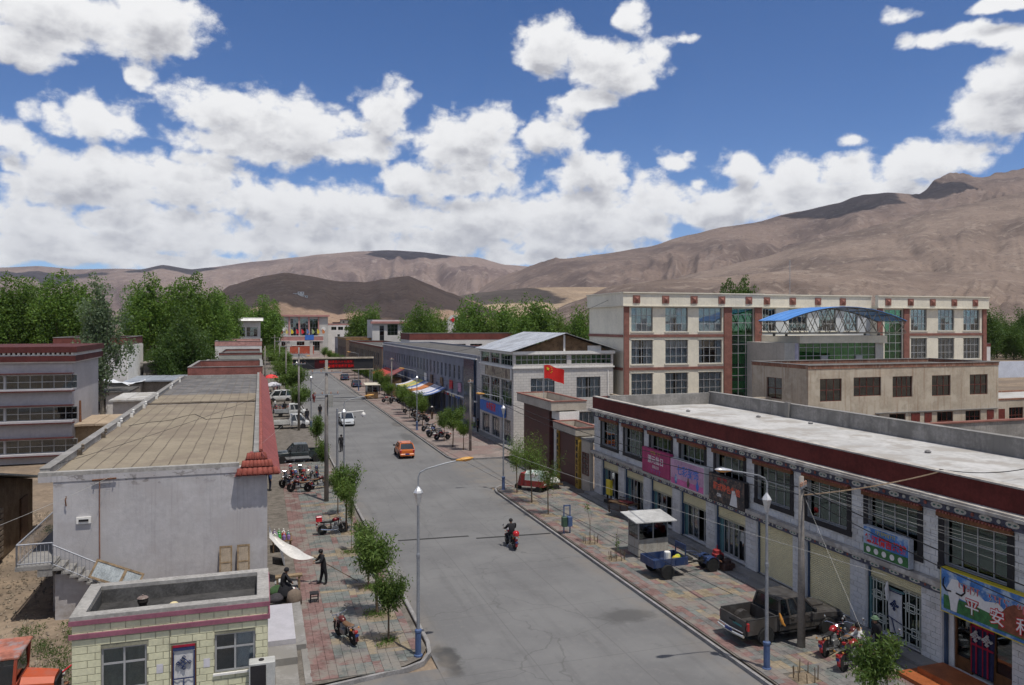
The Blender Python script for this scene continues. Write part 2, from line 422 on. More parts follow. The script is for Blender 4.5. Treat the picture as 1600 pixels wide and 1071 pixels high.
HM1 = hillmat('far_range_rock', (.225,.168,.145), (.135,.098,.092), (.32,.262,.232), .7)
HM2 = hillmat('mountain_rock', (.19,.14,.116), (.108,.079,.07), (.26,.208,.178), 1.)
HM3 = hillmat('shoulder_scree', (.215,.163,.132), (.128,.096,.081), (.30,.243,.20), 1.5)
HM4 = hillmat('dark_hill_earth', (.30,.205,.145), (.225,.155,.11), (.37,.27,.195), 3.)
HM5 = hillmat('sand_slope', (.38,.285,.195), (.25,.185,.13), (.44,.35,.25), 2.)
mountain('mountains', [(-500,425),(-200,428),(0,418),(60,416),(120,421),(180,420),(220,421),(255,414),(300,421),(330,418),(400,409),(470,402),(500,398),(560,393),(605,391),(650,393),(720,401),(745,402),(790,414),(840,417),(900,415),(1100,420)], 8200, 3600, HM1, .20, 460, 54, 1, 1300, gw=55.)
mountain('mountains', [(740,455),(800,428),(830,416),(880,404),(940,396),(1010,385),(1075,365),(1130,352),(1175,346),(1250,327),(1310,314),(1335,304),(1350,300),(1385,298),(1435,303),(1465,290),(1490,280),(1508,276),(1535,278),(1560,272),(1600,265),(1750,240),(2000,226)], 5200, 2300, HM2, .14, 520, 64, 2, 800, gw=110.)
mountain('mountains', [(800,507),(880,478),(960,452),(1040,438),(1100,424),(1180,405),(1290,371),(1400,346),(1450,331),(1520,318),(1600,300),(1800,268),(2050,250)], 3300, 1500, HM3, .07, 460, 54, 3, 420, gw=110.)
mountain('hills', [(820,507),(900,470),(960,445),(1040,436),(1120,432),(1250,421),(1330,420),(1420,424),(1500,426),(1560,422),(1600,430),(1750,425),(1950,430)], 1700, 800, HM3, .12, 400, 44, 4, 210, gw=60.)
mountain('hills', [(310,507),(335,462),(360,444),(410,430),(447,424),(480,429),(530,438),(570,440),(600,436),(637,432),(670,446),(700,458),(735,470),(775,484),(830,507)], 1450, 760, HM4, .09, 260, 40, 5, 260, gw=60.)
mountain('hills', [(520,500),(620,480),(700,464),(760,456),(820,450),(900,448),(960,449),(1040,455),(1150,470),(1250,500)], 2600, 900, HM5, .08, 200, 44, 6, 500, curve=1.5)
# ---------------------------------------------------------------- ground
DIRT = M('dry_earth', (.24,.185,.135), .95, .22, .35, .5, 9, .1, col2=(.17,.135,.105), patch=.12, world=True)
def gz(x, y):
    """the yards east of the shops lie on a terrace"""
    t = max(0., min(1., (x-34.5)/1.2)); return (3.3*t*max(0, min(1, (175-y)/40)) if x<90 else 3.3*min(1,max(0,(600-y)/300)))-.06
xs = sorted({-16500,-12000,-4000,-1500,-600,-300,-150,-90,-60,-40,-30,-25,-20,-16,-13,-10,-8,-6,-4,-2,0,3,6,10,14,18,22,26,30,34,34.5,35,35.4,35.7,36,40,50,60,75,90,110,140,180,240,320,480,800,1500,4000,12000,16500})
ys = sorted({-3000,-500,-100,0,*range(10,60,4),*range(60,200,10),200,220,250,300,360,450,600,900,1500,3000,7000,15500})
b = MB()
for y in ys:
    for x in xs: b.v.append((x, y, gz(x, y)+(.10*mn.noise(Vector((x*.35, y*.35, 3))) if (x < -1 and -60 < x and y < 200) else 0)))
n = len(xs); b.f = [(j*n+i, j*n+i+1, (j+1)*n+i+1, (j+1)*n+i) for j in range(len(ys)-1) for i in range(n-1)]; b.m = [0]*len(b.f)
struct('ground', b, DIRT)
# ---------------------------------------------------------------- road and pavements
def roadmat():
    m = bpy.data.materials.new('road_concrete'); m.use_nodes = True; T = NT(m.node_tree); b = m.node_tree.nodes['Principled BSDF']
    pos = T.n('ShaderNodeNewGeometry').outputs['Position']
    n1 = T.noise(pos, .22, 6, .6); n2 = T.noise(pos, 3.2, 5, .65); n3 = T.noise(T.v('MULTIPLY', pos, (1.6, .12, 1)), 1., 4, .6)
    c = T.mix(T.ramp(n1, .36, .66), (.135,.133,.133,1), (.168,.166,.164,1))
    c = T.mix(T.m('MULTIPLY', T.ramp(n3, .52, .68), .32), c, (.10,.098,.097,1))
    c = T.mix(T.m('MULTIPLY', T.ramp(n2, .5, .75), .35), c, (.20,.193,.183,1))
    c = T.mix(T.m('MULTIPLY', T.ramp(T.noise(pos, .9, 5, .7), .60, .72), .35), c, (.085,.082,.08,1))
    # oil and damp stain near the shops, dust washed along the kerbs
    def stain(x, y, rx, ry, c, col, f):
        q = T.v('LENGTH', T.v('MULTIPLY_ADD', T.v('ADD', pos, T.v('MULTIPLY', T.n('ShaderNodeTexNoise', {'Vector': pos, 'Scale': 1.4, 'Detail': 3.}).outputs['Color'], (1.1, 1.1, 0))), (1/rx, 1/ry, 0), (-(x+.55)/rx, -(y+.55)/ry, 0)))
        return T.mix(T.m('MULTIPLY', T.ramp(q, 1.0, .55), f), c, col)
    c = stain(15.6, 31.6, 1.6, 1.1, c, (.075,.073,.072,1), .75); c = stain(6.95, 29.6, .55, 1.8, c, (.05,.05,.05,1), .85)
    c = stain(16.2, 88., 1.0, 6., c, (.09,.088,.086,1), .7); c = stain(16.9, 101., .8, 3., c, (.06,.06,.06,1), .7)
    sx = T.n('ShaderNodeSeparateXYZ', [pos]).outputs[0]
    kd = T.m('MULTIPLY', T.m('MAXIMUM', T.ramp(sx, 15.9, 17.4), T.ramp(sx, 7.6, 6.4)), T.ramp(T.noise(pos, .7, 4, .6), .35, .65))
    c = T.mix(T.m('MULTIPLY', kd, .6), c, (.19,.165,.14,1))
    # hairline cracks and slab joints
    vc = T.n('ShaderNodeTexVoronoi', {'Vector': T.v('ADD', pos, T.v('MULTIPLY', T.n('ShaderNodeTexNoise', {'Vector': pos, 'Scale': .8, 'Detail': 4.}).outputs['Color'], (1.6, 1.6, 0))), 'Scale': .17}, feature='DISTANCE_TO_EDGE').outputs['Distance']
    c = T.mix(T.m('MULTIPLY', T.ramp(vc, .006, .0015), .38), c, (.075,.073,.07,1))
    sy_ = T.n('ShaderNodeSeparateXYZ', [pos]).outputs[1]
    jy = T.m('ABSOLUTE', T.m('SUBTRACT', T.m('FRACT', T.m('DIVIDE', sy_, 5.6)), .5)); jx = T.m('ABSOLUTE', T.m('SUBTRACT', T.m('FRACT', T.m('DIVIDE', T.m('SUBTRACT', T.n('ShaderNodeSeparateXYZ', [pos]).outputs[0], 6.4), 3.68)), .5))
    c = T.mix(T.m('MULTIPLY', T.m('MAXIMUM', T.ramp(jy, .494, .4975), T.ramp(jx, .491, .496)), .38), c, (.085,.082,.08,1))
    m.node_tree.links.new(c, b.inputs['Base Color']); b.inputs['Roughness'].default_value = .88; b.inputs['Specular IOR Level'].default_value = .25
    bp = T.n('ShaderNodeBump', {'Strength': .35, 'Distance': .01, 'Height': T.noise(pos, 14, 6, .7)})
    m.node_tree.links.new(bp.outputs[0], b.inputs['Normal'])
    return m
ROAD = roadmat()
CONC = M('weathered_concrete', (.25,.24,.228), .9, .2, .8, .4, 22, .2, col2=(.21,.2,.185), patch=.5, world=True)
KERB = M('kerb_stone', (.25,.24,.235), .85, .22, 2., .3, 30, .2, world=True)
MORTAR = M('paving_bed', (.155,.138,.12), .95, .25, 2., .3, 20, .1, world=True)
b = MB()
XL, XR = 6.4, 17.45
b.poly([(XL,-40,0),(XR,-40,0),(XR,395,0),(XL,395,0)])
b.poly([(XR,59.6,.0),(22.8,59.6,.0),(22.8,72.5,.0),(XR,72.5,.0)])             # mouth of the gateway
b.poly([(-70,14,-.002),(XL,14,-.002),(XL,28.9,-.002),(-70,28.9,-.002)][::1])    # side street in front of the guard house
struct('road', b, ROAD)
# dark joint across the road and the worn white mark beside it
JM = M('joint_tar', (.035,.034,.034), .9, .3, 3.)
PAINT = M('worn_road_paint', (.52,.51,.48), .8, .3, 3., col2=(.22,.215,.21), patch=5.)
for i, (x0, x1, y) in enumerate([(7.9, 12.2, 46.55), (12.5, 17.2, 45.6)]):
    struct('road_joint', MB().poly([(x0,y+.05,.004),(x1,y-.25,.004),(x1,y+.0,.004),(x0,y+.3,.004)]), JM)
struct('road_joint', MB().poly([(6.6,137,.004),(17.3,135.9,.004),(17.3,136.5,.004),(6.6,137.6,.004)]), JM)
for (x, y, w, l) in ():
    struct('road_marking', MB().poly([(x,y,.005),(x+w,y,.005),(x+w,y+l,.005),(x,y+l,.005)]), PAINT)
# kerbs (chamfered, a real step)
def kerb(pts, w=.16, h=.15):
    b = MB(); P = [Vector((p[0], p[1], 0)) for p in pts]; rings = []
    for i, p in enumerate(P):
        t = (P[min(i+1, len(P)-1)]-P[max(i-1, 0)]).normalized(); s = Vector((t.y, -t.x, 0))
        rings.append([p+Vector((0,0,-.05)), p+Vector((0,0,h-.03)), p+s*.03+Vector((0,0,h)), p+s*w+Vector((0,0,h)), p+s*w+Vector((0,0,-.05))])
    for a, c in zip(rings, rings[1:]):
        n = len(b.v); b.v += [tuple(q) for q in a+c]; b.f += [(n+k, n+k+5, n+k+6, n+k+1) for k in range(4)]; b.m += [0]*4
    b.poly([tuple(q) for q in rings[0]]); b.poly([tuple(q) for q in reversed(rings[-1])])
    struct('kerb', b, KERB)
kerb([(XL,395),(XL,31.2),(XL-.15,30.2),(XL-.55,29.5),(5.2,29.15),(2.2,28.55)][::-1])
kerb([(XR,8),(XR,57.6),(XR+.25,58.8),(XR+.9,59.6),(22.7,59.7)][::-1])
kerb([(22.7,72.4),(XR+.9,72.6),(XR+.2,73.3),(XR,74.4),(XR,395)][::-1])
b = MB()
b.poly([(2.2,28.7,.13),(5.2,29.25,.13),(5.9,29.7,.13),(6.3,30.6,.13),(6.3,31.2,.13),(6.3,395,.13),(.2,395,.13),(.2,28.7,.13)]); struct('pavement', b, MORTAR)
b = MB(); b.poly([(17.55,8,.13),(24.2,8,.13),(24.2,59.6,.13),(18.3,59.6,.13),(17.7,58.9,.13),(17.55,57.6,.13)]); PAVR = struct('pavement', b, MORTAR)
PAVL = bpy.data.objects['pavement']
b = MB(); b.poly([(17.55,74.4,.13),(17.7,73.2,.13),(18.3,72.6,.13),(25.4,72.6,.13),(25.6,395,.13),(17.55,395,.13)]); PAVF = struct('pavement', b, M('far_paving', (.225,.185,.165), .9, .25, .5, .3, 8, .2, col2=(.21,.15,.135), patch=.35, world=True))
PV = [M('paver_red', (.185,.115,.105), .85, .25, 1.1, .2, 40, .2, col2=(.20,.175,.155), patch=.9, world=True),
      M('paver_green', (.14,.15,.14), .85, .25, 1.1, .2, 40, .2, col2=(.195,.18,.16), patch=.9, world=True),
      M('paver_yellow', (.24,.195,.135), .85, .25, 1.1, .2, 40, .2, col2=(.21,.185,.155), patch=.9, world=True),
      M('paver_grey', (.155,.147,.142), .85, .25, 1.1, .2, 40, .2, col2=(.195,.175,.155), patch=.9, world=True)]
PITS_L = [(4.95,31.55),(4.97,34.76),(5.05,38.44),(4.93,44.8),(5.08,49.05),(5.0,53.6),(5.1,66.)]
PITS_R = [(18.62,56.39),(18.63,53.03),(18.5,49.32),(18.55,42.34),(18.6,38.89),(18.85,23.7)]
def col_left(x, y):
    if any(.55 < max(abs(x-a), abs(y-c)) < .9 for a, c in PITS_L): return 2
    if x < 2.75 and x > 1.75: return 0
    if x > 5.65: return 0 if rnd.random() > .25 else 3
    if abs((y % 6.2)-1.15) < .3 and x < 5.7: return 2
    if 3.9 < x < 4.5 and (y % 3.1) < 1.9: return 0
    if 2.9 < x < 3.9 and abs((y % 3.1)-2.4) < .3: return 0
    return 1 if rnd.random() > .15 else 3
def col_right(x, y):
    u = (x-18.2)
    if x < 18.15: return 0 if rnd.random() > .2 else 3
    if abs(x-19.0) < .42 or abs(x-22.1) < .42: return (0, 2, 1)[int(y*1.1+x*2.3) % 3]
    if abs((y % 7.4)-3) < .45: return (2, 0)[int(x*2) % 2]
    return 3 if rnd.random() > .35 else 1
def in_view(x, y):
    d = x*math.sin(YAW)+y*math.cos(YAW); l = x*math.cos(YAW)-y*math.sin(YAW)
    return d > 5 and abs(l/d*1220) < 800 and 13*1220/d < 563, d
def lay_pavers(parent, x0, x1, y0, y1, colf, pits, s=.33):
    cells = []
    for i in range(int((x1-x0)/s)):
        for j in range(int((y1-y0)/s)):
            x = x0+(i+.5)*s; y = y0+(j+.5)*s
            if any(abs(x-a) < .5 and abs(y-c) < .5 for a, c in pits): continue
            if parent is PAVL and x > 5.2 and y < 29.5+max(0, (x-5.2))*1.4: continue
            if parent is PAVR and x < 18.2 and y > 57.6+(x-17.6)*2: continue
            v, d = in_view(x, y); cells.append((0 if v else 1, d, x, y))
    cells.sort(); st = MB(); me = []
    for k in range(4): me.append(MB().cbox(-s/2+.004, s/2-.004, -s/2+.004, s/2-.004, -.03, .03, .006).mesh('paver', PV[k]))
    for k, (v, d, x, y) in enumerate(cells):
        c = colf(x, y); z = .132+rnd.uniform(-.004, .004)
        if k < 290:
            o = link('paver', me[c], parent, (x, y, z)); o.rotation_euler = (rnd.uniform(-.012, .012), rnd.uniform(-.012, .012), rnd.uniform(-.02, .02))
        else: st.box(x-s/2+.004, x+s/2-.004, y-s/2+.004, y+s/2-.004, z-.02, z+.03, c, 'b')
    tag(st.build('paving', PV, parent), kind='stuff')
lay_pavers(PAVL, 1.75, 6.22, 28.95, 78, col_left, PITS_L)
lay_pavers(PAVR, 17.62, 22.95, 17, 59.4, col_right, PITS_R)
# shop platform with two steps, along the tiled building and along the far shops
b = MB(); b.box(22.9, 24.2, 8, 54.6, .1, .22).box(23.35, 24.2, 8, 54.58, .22, .36); struct('pavement_step', b, CONC)
b = MB(); b.box(24.2, 25.6, 73, 172, .1, .3); struct('pavement_step', b, CONC)
# earth in the tree pits
SOIL = M('pit_soil', (.21,.165,.115), .95, .3, 3., .5, 25, .1)
for x, y in PITS_L+PITS_R:
    b = MB(); n = 7
    for i in range(n+1):
        for j in range(n+1):
            u, v = i/n-.5, j/n-.5; b.v.append((x+u, y+v, .13+.06*(1-4*max(u*u, v*v))+rnd.uniform(-.012, .012)))
    b.f = [(i*(n+1)+j, (i+1)*(n+1)+j, (i+1)*(n+1)+j+1, i*(n+1)+j+1) for i in range(n) for j in range(n)]; b.m = [0]*len(b.f)
    struct('ground_pit', b, SOIL)
# concrete aprons in front of the guard house
struct('path', MB().box(.55, 1.35, 28.8, 32.2, .05, .15), CONC); struct('path', MB().box(1.55, 1.8, 28.8, 40., .05, .165), CONC)
# ---------------------------------------------------------------- two-storey shop building faced with pale blocks (east side)
FX = 24.1
BLK = M('pale_block', (.55,.54,.53), .6, .12, 1.2, .15, 30, .35, world=True)
BLK2 = M('pale_block_dusty', (.48,.465,.45), .65, .15, 1.2, .15, 30, .35, world=True)
GROUT = M('block_joint', (.62,.61,.60), .9, .1, 2.)
MAROON = M('maroon_band', (.115,.024,.020), .8, .2, .8, .2, 20, .2, world=True)
LEDGE = M('ledge_plaster', (.44,.41,.37), .9, .2, .9, .2, 20, .2, col2=(.31,.28,.25), patch=1.2, world=True)
WHITEROOF = M('whitewashed_roof', (.44,.43,.415), .95, .14, .35, .3, 9, .15, col2=(.33,.31,.285), patch=.45, world=True)
GREYRENDER = M('grey_render', (.28,.265,.245), .95, .2, .7, .4, 14, .15, col2=(.2,.19,.175), patch=.5, world=True, streak=.4)
BLKFRAME = M('black_window_surround', (.022,.02,.022), .7, .2)
ORANGE = M('painted_lintel', (.17,.068,.028), .7, .3, 6.)
ALU = M('aluminium_frame', (.38,.38,.38), .45, .1, 3., metal=.3)
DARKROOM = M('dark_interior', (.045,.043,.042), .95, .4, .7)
FRZ_B = M('frieze_slate', (.10,.10,.135), .8, .3, 8.)
FRZ_W = M('frieze_cartouche', (.55,.53,.48), .8, .25, 14.)
FRZ_R = M('frieze_rosette_red', (.30,.10,.08), .8, .3, 10.)
FRZ_G = M('frieze_scroll_green', (.08,.17,.15), .8, .3, 10.)
SHUT = M('roller_shutter', (.62,.55,.34), .5, .08, .7, spec=.4)
GLG = glass('green_glass', (.30,.48,.40), .07); GLD = glass('clear_glass', (.80,.84,.86), .05); GLK = glass('dark_glass', (.36,.40,.42), .08)
CURG = M('green_curtain', (.05,.12,.07), .9, .3, 3.); CURW = M('white_curtain', (.62,.64,.66), .9, .12, 3.); CURB = M('blue_curtain', (.10,.16,.30), .9, .2, 3.); CURT = M('tan_curtain', (.42,.33,.22), .9, .2, 3.)
TEAL = M('teal_door_frame', (.10,.20,.21), .5, .15)
tb = thing('shop_building', 'two-storey grey block shop building with maroon band and flat whitewashed roof', 'building', (29, 36, 0))
F = Face(FX, 54.3, 0, '-x')            # u runs towards the camera (falling y)
Y0 = 54.3; BAYS = 11; PITCH = 3.79
def bay(k): return 1.3+PITCH*k, 1.3+PITCH*k+2.84
UEND = 1.3+PITCH*BAYS+.1
wins = [(*bay(k), 4.1 if k not in (2,) else 4.1, 6.0) for k in range(BAYS)]
doors = [(*bay(k), .36, 2.98) for k in range(BAYS)]
# structural wall (set back behind the blocks)
b = MB(); F.wall(b, 0, UEND, .13, 6.72, wins+doors, .5)
b.poly([(FX,Y0,0),(FX,Y0,6.72),(34.3,Y0,6.72),(34.3,Y0,0)]); b.poly([(34.3,Y0,0),(34.3,Y0,6.72),(34.3,Y0-UEND,6.72),(34.3,Y0-UEND,0)]); b.poly([(34.3,Y0-UEND,0),(34.3,Y0-UEND,6.72),(FX,Y0-UEND,6.72),(FX,Y0-UEND,0)])
b.build('wall', GROUT, tb)
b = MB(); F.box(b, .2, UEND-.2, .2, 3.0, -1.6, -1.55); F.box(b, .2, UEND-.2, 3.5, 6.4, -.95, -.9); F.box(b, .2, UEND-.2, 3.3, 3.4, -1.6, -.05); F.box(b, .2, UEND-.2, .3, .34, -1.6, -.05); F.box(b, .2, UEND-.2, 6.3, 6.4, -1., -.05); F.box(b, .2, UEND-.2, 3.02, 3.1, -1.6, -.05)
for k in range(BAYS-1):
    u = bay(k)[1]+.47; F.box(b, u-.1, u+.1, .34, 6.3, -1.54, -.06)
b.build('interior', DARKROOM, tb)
# facing blocks: each its own piece on the piers and aprons nearest the camera, the rest joined
blk = []
def blocks(u0, u1, v0, v1, bw=.45, bh=.225):
    nv = max(1, round((v1-v0)/bh)); hh = (v1-v0)/nv
    for j in range(nv):
        sft = (.5 if j % 2 else 0)*bw; u = u0
        edges = [u0]+[x for x in [u0+sft+bw*i for i in range(0, int((u1-u0)/bw)+2)] if u0+.08 < x < u1-.08]+[u1]
        for a, c in zip(edges, edges[1:]): blk.append((a, c, v0+hh*j, v0+hh*(j+1)))
piers = [(0, bay(0)[0])]+[(bay(k)[1], bay(k+1)[0]) for k in range(BAYS-1)]+[(bay(BAYS-1)[1], UEND)]
for (a, c) in piers:
    blocks(a+.02, c-.02, .36, 2.98); blocks(a+.02, c-.02, 4.1, 6.0)
blocks(0.02, UEND, 3.52, 4.08)
blk.sort(key=lambda q: -q[0]); st = MB(); nb = 0
def seen_u(u): 
    v, d = in_view(FX, Y0-u); return v or (u < 37)
for (a, c, v0, v1) in blk:
    t = .022+rnd.uniform(0, .006); m = 0 if rnd.random() > .22 else 1
    y = Y0-(a+c)/2
    if seen_u((a+c)/2) and nb < 295 and a > 15 and (c-a) > .25:
        key = ('blk', round(c-a, 2), round(v1-v0, 3), m)
        if key not in CACHE:
            w, h = (c-a)-.014, (v1-v0)-.014; x = MB(); e = .006
            x.add([(-w/2,0,-h/2),(w/2,0,-h/2),(w/2,0,h/2),(-w/2,0,h/2),(-w/2+e,-.026,-h/2+e),(w/2-e,-.026,-h/2+e),(w/2-e,-.026,h/2-e),(-w/2+e,-.026,h/2-e)], [(4,5,6,7),(0,1,5,4),(1,2,6,5),(2,3,7,6),(3,0,4,7)])
            CACHE[key] = x.mesh('block', (BLK, BLK2)[m])
        o = link('block', CACHE[key], tb); F.put(o, (a+c)/2, (v0+v1)/2, t-.024); nb += 1
    else: F.box(st, a+.007, c-.007, v0+.007, v1-.007, 0, t, m)
tag(st.build('blockwork', [BLK, BLK2], tb), kind='stuff')
# black trapezoid surrounds, windows and green panes
for k in range(BAYS):
    a, c = bay(k); b = MB()
    F.box(b, a-.12, a+.14, 3.96, 6.0, .03, .06); F.box(b, c-.14, c+.12, 3.96, 6.0, .03, .06); F.box(b, a-.14, c+.14, 3.9, 4.14, .03, .075)
    sur = b.build('window_surround', BLKFRAME, tb)
    b = MB(); F.box(b, a-.1, c+.1, 5.9, 6.06, .03, .2)
    for q in range(22): F.box(b, a-.06+q*.138, a+.0+q*.138, 6.06, 6.13, .03, .24, 1)
    b.build('lintel', [ORANGE, FRZ_R], sur)
    cu = [[(0,.98,CURG)], [(0,.34,CURG),(.7,1,CURG)], [(.5,.99,CURG)], [(0,.4,CURG)], None, [(0,.25,CURG)], [(.3,1,CURG)], [(.0,.22,CURG),(.7,1,CURG)], [(0,.99,CURG)], [(0,.3,CURG)], None][k]
    if k == 0: cu = [(0,.3,CURG),(.35,.6,FRZ_R)]
    window(F, tb, a+.14, c-.14, 4.16, 5.9, 4, 2, ALU, GLG, -.14, .038, cu, [0, .56, 1])
# ledges, painted friezes, maroon parapet
b = MB(); F.box(b, -.35, UEND, 6.46, 6.58, -.02, .42); F.box(b, -.35, UEND, 6.58, 6.66, -.02, .36); F.box(b, -.1, UEND, 3.33, 3.5, 0., .34); F.box(b, -.1, UEND, 3.27, 3.33, 0., .28); F.box(b, -.25, UEND, 7.5, 7.56, -.3, .06)
b.build('ledge', LEDGE, tb)
b = MB(); F.box(b, -.2, UEND, 6.661, 7.5, -.26, .02); b.box(24.12, 34.4, 54.5, 54.7, 6.6, 7.5); b.build('parapet', MAROON, tb)
fz = MB(); F.box(fz, -.02, UEND, 6.06, 6.45, .0, .07); F.box(fz, -.02, UEND, 3.0, 3.27, 0, .07)
fr = fz.build('frieze', FRZ_B, tb)
def oval(F, u, v, w, h, n):
    return [F.w(u+w*math.cos(t)*(abs(math.cos(t))**-.25 if abs(math.cos(t)) > .05 else 1), v+h*math.sin(t), n) for t in [i*PI/6 for i in range(12)]]
OV = []; ros = MB(); scr = MB(); k = 0; u = .3
while u < UEND-.3:
    for v, s in ((6.255, 1.), (3.135, .72)):
        OV.append((u+.25, v, s))
        ros.prism([tuple(F.w(u+.76+.075*s*math.cos(t), v+.075*s*math.sin(t), .071)) for t in [i*PI/4 for i in range(8)]], tuple(F.n*.015), k % 2)
        for sg in (-1, 1): scr.prism([tuple(F.w(u+.25+sg*.1+.07*math.cos(t), v+.035*math.sin(t), .087)) for t in [i*PI/3 for i in range(6)]], tuple(F.n*.006))
    u += 1.03; k += 1

for (u_, v_, s_) in OV:
    k_ = ('cart', s_)
    if k_ not in CACHE:
        x = MB(); x.prism([(.26*math.cos(t)*(abs(math.cos(t))**-.25 if abs(math.cos(t)) > .05 else 1), 0, .11*s_*math.sin(t)) for t in [i*PI/6 for i in range(12)]], (0,-.015,0)); CACHE[k_] = x.mesh('cartouche', FRZ_W)
    F.put(link('cartouche', CACHE[k_], fr), u_, v_, .071)
tag(ros.build('rosettes', [FRZ_W, FRZ_R], fr), kind='stuff'); tag(scr.build('scrolls', FRZ_G, fr), kind='stuff')
b = MB(); F.box(b, 0, UEND, 6.45, 6.459, .0, .2); 
for q in range(int(UEND/.16)): F.box(b, q*.16, q*.16+.08, 6.38, 6.449, .07, .15)
b.build('bracket_row', M('frieze_ochre', (.27,.17,.05), .8, .3, 6.), fr)
# roof with back parapet
b = MB(); b.box(24.3, 34.2, Y0-UEND, 54.45, 6.5, 6.72); roof = b.build('roof', WHITEROOF, tb)
b = MB(); b.box(33.9, 34.28, Y0-UEND, 54.2, 6.72, 7.62).box(25.2, 34.3, 53.95, 54.3, 6.74, 7.58); b.build('roof_parapet', GREYRENDER, tb)
b = MB(); b.box(33.86, 34.32, Y0-UEND, 54.25, 7.622, 7.66).box(33.7, 33.9, 44.1, 44.5, 6.72, 7.75); b.build('parapet_coping', CONC, tb)
for (x, y) in ((27.5,50.),(29.3,49.5),(32.,45.),(33.,41.),(31.,30.)):
    b = MB(); b.lathe([(.02,0),(.14,.02),(.16,.09),(.08,.15),(.01,.17)], (x,y,6.72), 7); tag(b.build('stone', KERB), 'small dark stone on the whitewashed shop roof, %s from the far end' % ('first second third fourth fifth'.split()[int({50.:0,49.5:1,45.:2,41.:3,30.:4}[y])]), 'stone', 'stones on the roof')
# ---- shop fronts: 0..4 glazed, 5,6 shuttered, 7 lattice with white door curtain, 8 orange doors with striped curtain
def shutter(k, v0):
    a, c = bay(k); b = MB(); n = int((2.98-v0)/.085); h = (2.98-v0)/n
    for i in range(n):
        z0 = v0+h*i
        P = [F.w(a+.03, z0, -.2), F.w(c-.03, z0, -.2), F.w(c-.03, z0+h*.5, -.165), F.w(a+.03, z0+h*.5, -.165), F.w(c-.03, z0+h*.93, -.185), F.w(a+.03, z0+h*.93, -.185), F.w(c-.03, z0+h, -.2), F.w(a+.03, z0+h, -.2)]
        b.add(P, [(0,1,2,3),(3,2,4,5),(5,4,6,7)])
    s = b.build('roller_shutter', SHUT, tb)
    b = MB(); F.box(b, a-.02, a+.07, .36, 2.98, -.24, -.1); b.build('guide_rail', M('blue_rail', (.05,.08,.14), .5), s); b = MB(); F.box(b, c-.07, c+.02, .36, 2.98, -.24, -.1); b.build('guide_rail', M('blue_rail', (.05,.08,.14), .5), s)
    if v0 > .5: b = MB(); F.box(b, a+.05, c-.05, v0-.09, v0, -.21, -.155); b.build('bottom_bar', M('shutter_bar', (.36,.335,.24), .5), s)
def glazed(k, top, ncol=4, openc=None, cur=None):
    a, c = bay(k); b = MB(); w = (c-a-.5)/ncol; u0 = a+.34
    F.box(b, a+.0, a+.34, .37, top, -.42, -.30)
    d = b.build('door_jamb', TEAL, tb)
    for i in range(ncol):
        if openc == i: continue
        b = MB(); x0, x1 = u0+w*i, u0+w*(i+1)-.02
        F.box(b, x0, x0+.05, .37, top, -.4, -.34); F.box(b, x1-.05, x1, .37, top, -.4, -.34); F.box(b, x0+.05, x1-.05, .37, .47, -.4, -.34); F.box(b, x0+.05, x1-.05, top-.07, top, -.4, -.34)
        dr = b.build('door', ALU, tb); b = MB(); F.box(b, x0+.05, x1-.05, .47, top-.07, -.375, -.365); b.build('pane', GLD if i % 2 else GLG, dr)
        b = MB(); F.box(b, x1-.12, x1-.09, 1.2, 1.6, -.34, -.30); b.build('handle', ALU, dr)
for k, v0, nc, op in ((0,2.45,4,2),(1,2.5,5,2),(2,2.35,4,2),(3,2.35,4,2),(4,2.4,5,3)):
    shutter(k, v0); glazed(k, v0-.1, nc, op)
shutter(5, .37); shutter(6, .37); shutter(9, .37); shutter(10, .37); shutter(7, 2.55); shutter(8, 2.45)
# ---------------------------------------------------------------- lettering and signs
TIB = {'ba': [[(0,1),(1,1)],[(.9,1),(.9,0)],[(.1,1),(.1,.45),(.3,.3),(.9,.42)]], 'da': [[(0,1),(1,1)],[(.45,1),(.4,.6),(.7,.45),(.75,.2),(.5,-.1)]],
 'ma': [[(0,1),(1,1)],[(.88,1),(.88,0)],[(.12,1),(.12,.6),(.5,.62),(.5,.25),(.12,.3)],[(.5,.5),(.88,.5)]], 'sa': [[(0,1),(1,1)],[(.85,1),(.85,.1)],[(.15,1),(.15,.5),(.85,.55)],[(.5,.55),(.3,.2),(.1,0)]],
 'ga': [[(0,1),(1,1)],[(.9,1),(.9,0)],[(.5,1),(.5,.5)],[(.1,1),(.05,.6),(.3,.45),(.55,.6)]], 'ra': [[(0,1),(1,1)],[(.5,1),(.45,.6),(.75,.4),(.4,.1)]],
 'ya': [[(0,.9),(.1,1)],[(.1,1),(.1,.4),(.45,.35),(.5,1)],[(.5,.4),(.9,.4)],[(.9,1),(.9,0)]], 'la': [[(0,1),(1,1)],[(.9,1),(.9,0)],[(.3,1),(.35,.55),(.6,.55),(.6,.9)],[(.1,.4),(.6,.35)]]}
def tibetan(name, seq, size, mat, parent, F, uc, vc, n, w=.13):
    """a line of head-stroke letters drawn as strokes; ' ' is a gap, vowel marks with a trailing quote"""
    b = MB(); adv = size*1.05; x = -adv*len(seq)/2
    for s in seq:
        if s != ' ':
            for st in TIB[s.rstrip("'")]:
                for (p, q) in zip(st, st[1:]):
                    b.bar((x+p[0]*size*.85, 0, (p[1]-.5)*size), (x+q[0]*size*.85, 0, (q[1]-.5)*size), size*w, .008)
            b.bar((x+size*.93, 0, .38*size), (x+size*.93, 0, .5*size), size*w, .008)
            if s.endswith("'"): b.bar((x+size*.2, 0, .68*size), (x+size*.55, 0, .85*size), size*w, .008)
        x += adv
    o = link(name, b.mesh(name, mat), parent); F.put(o, uc, vc, n); return o
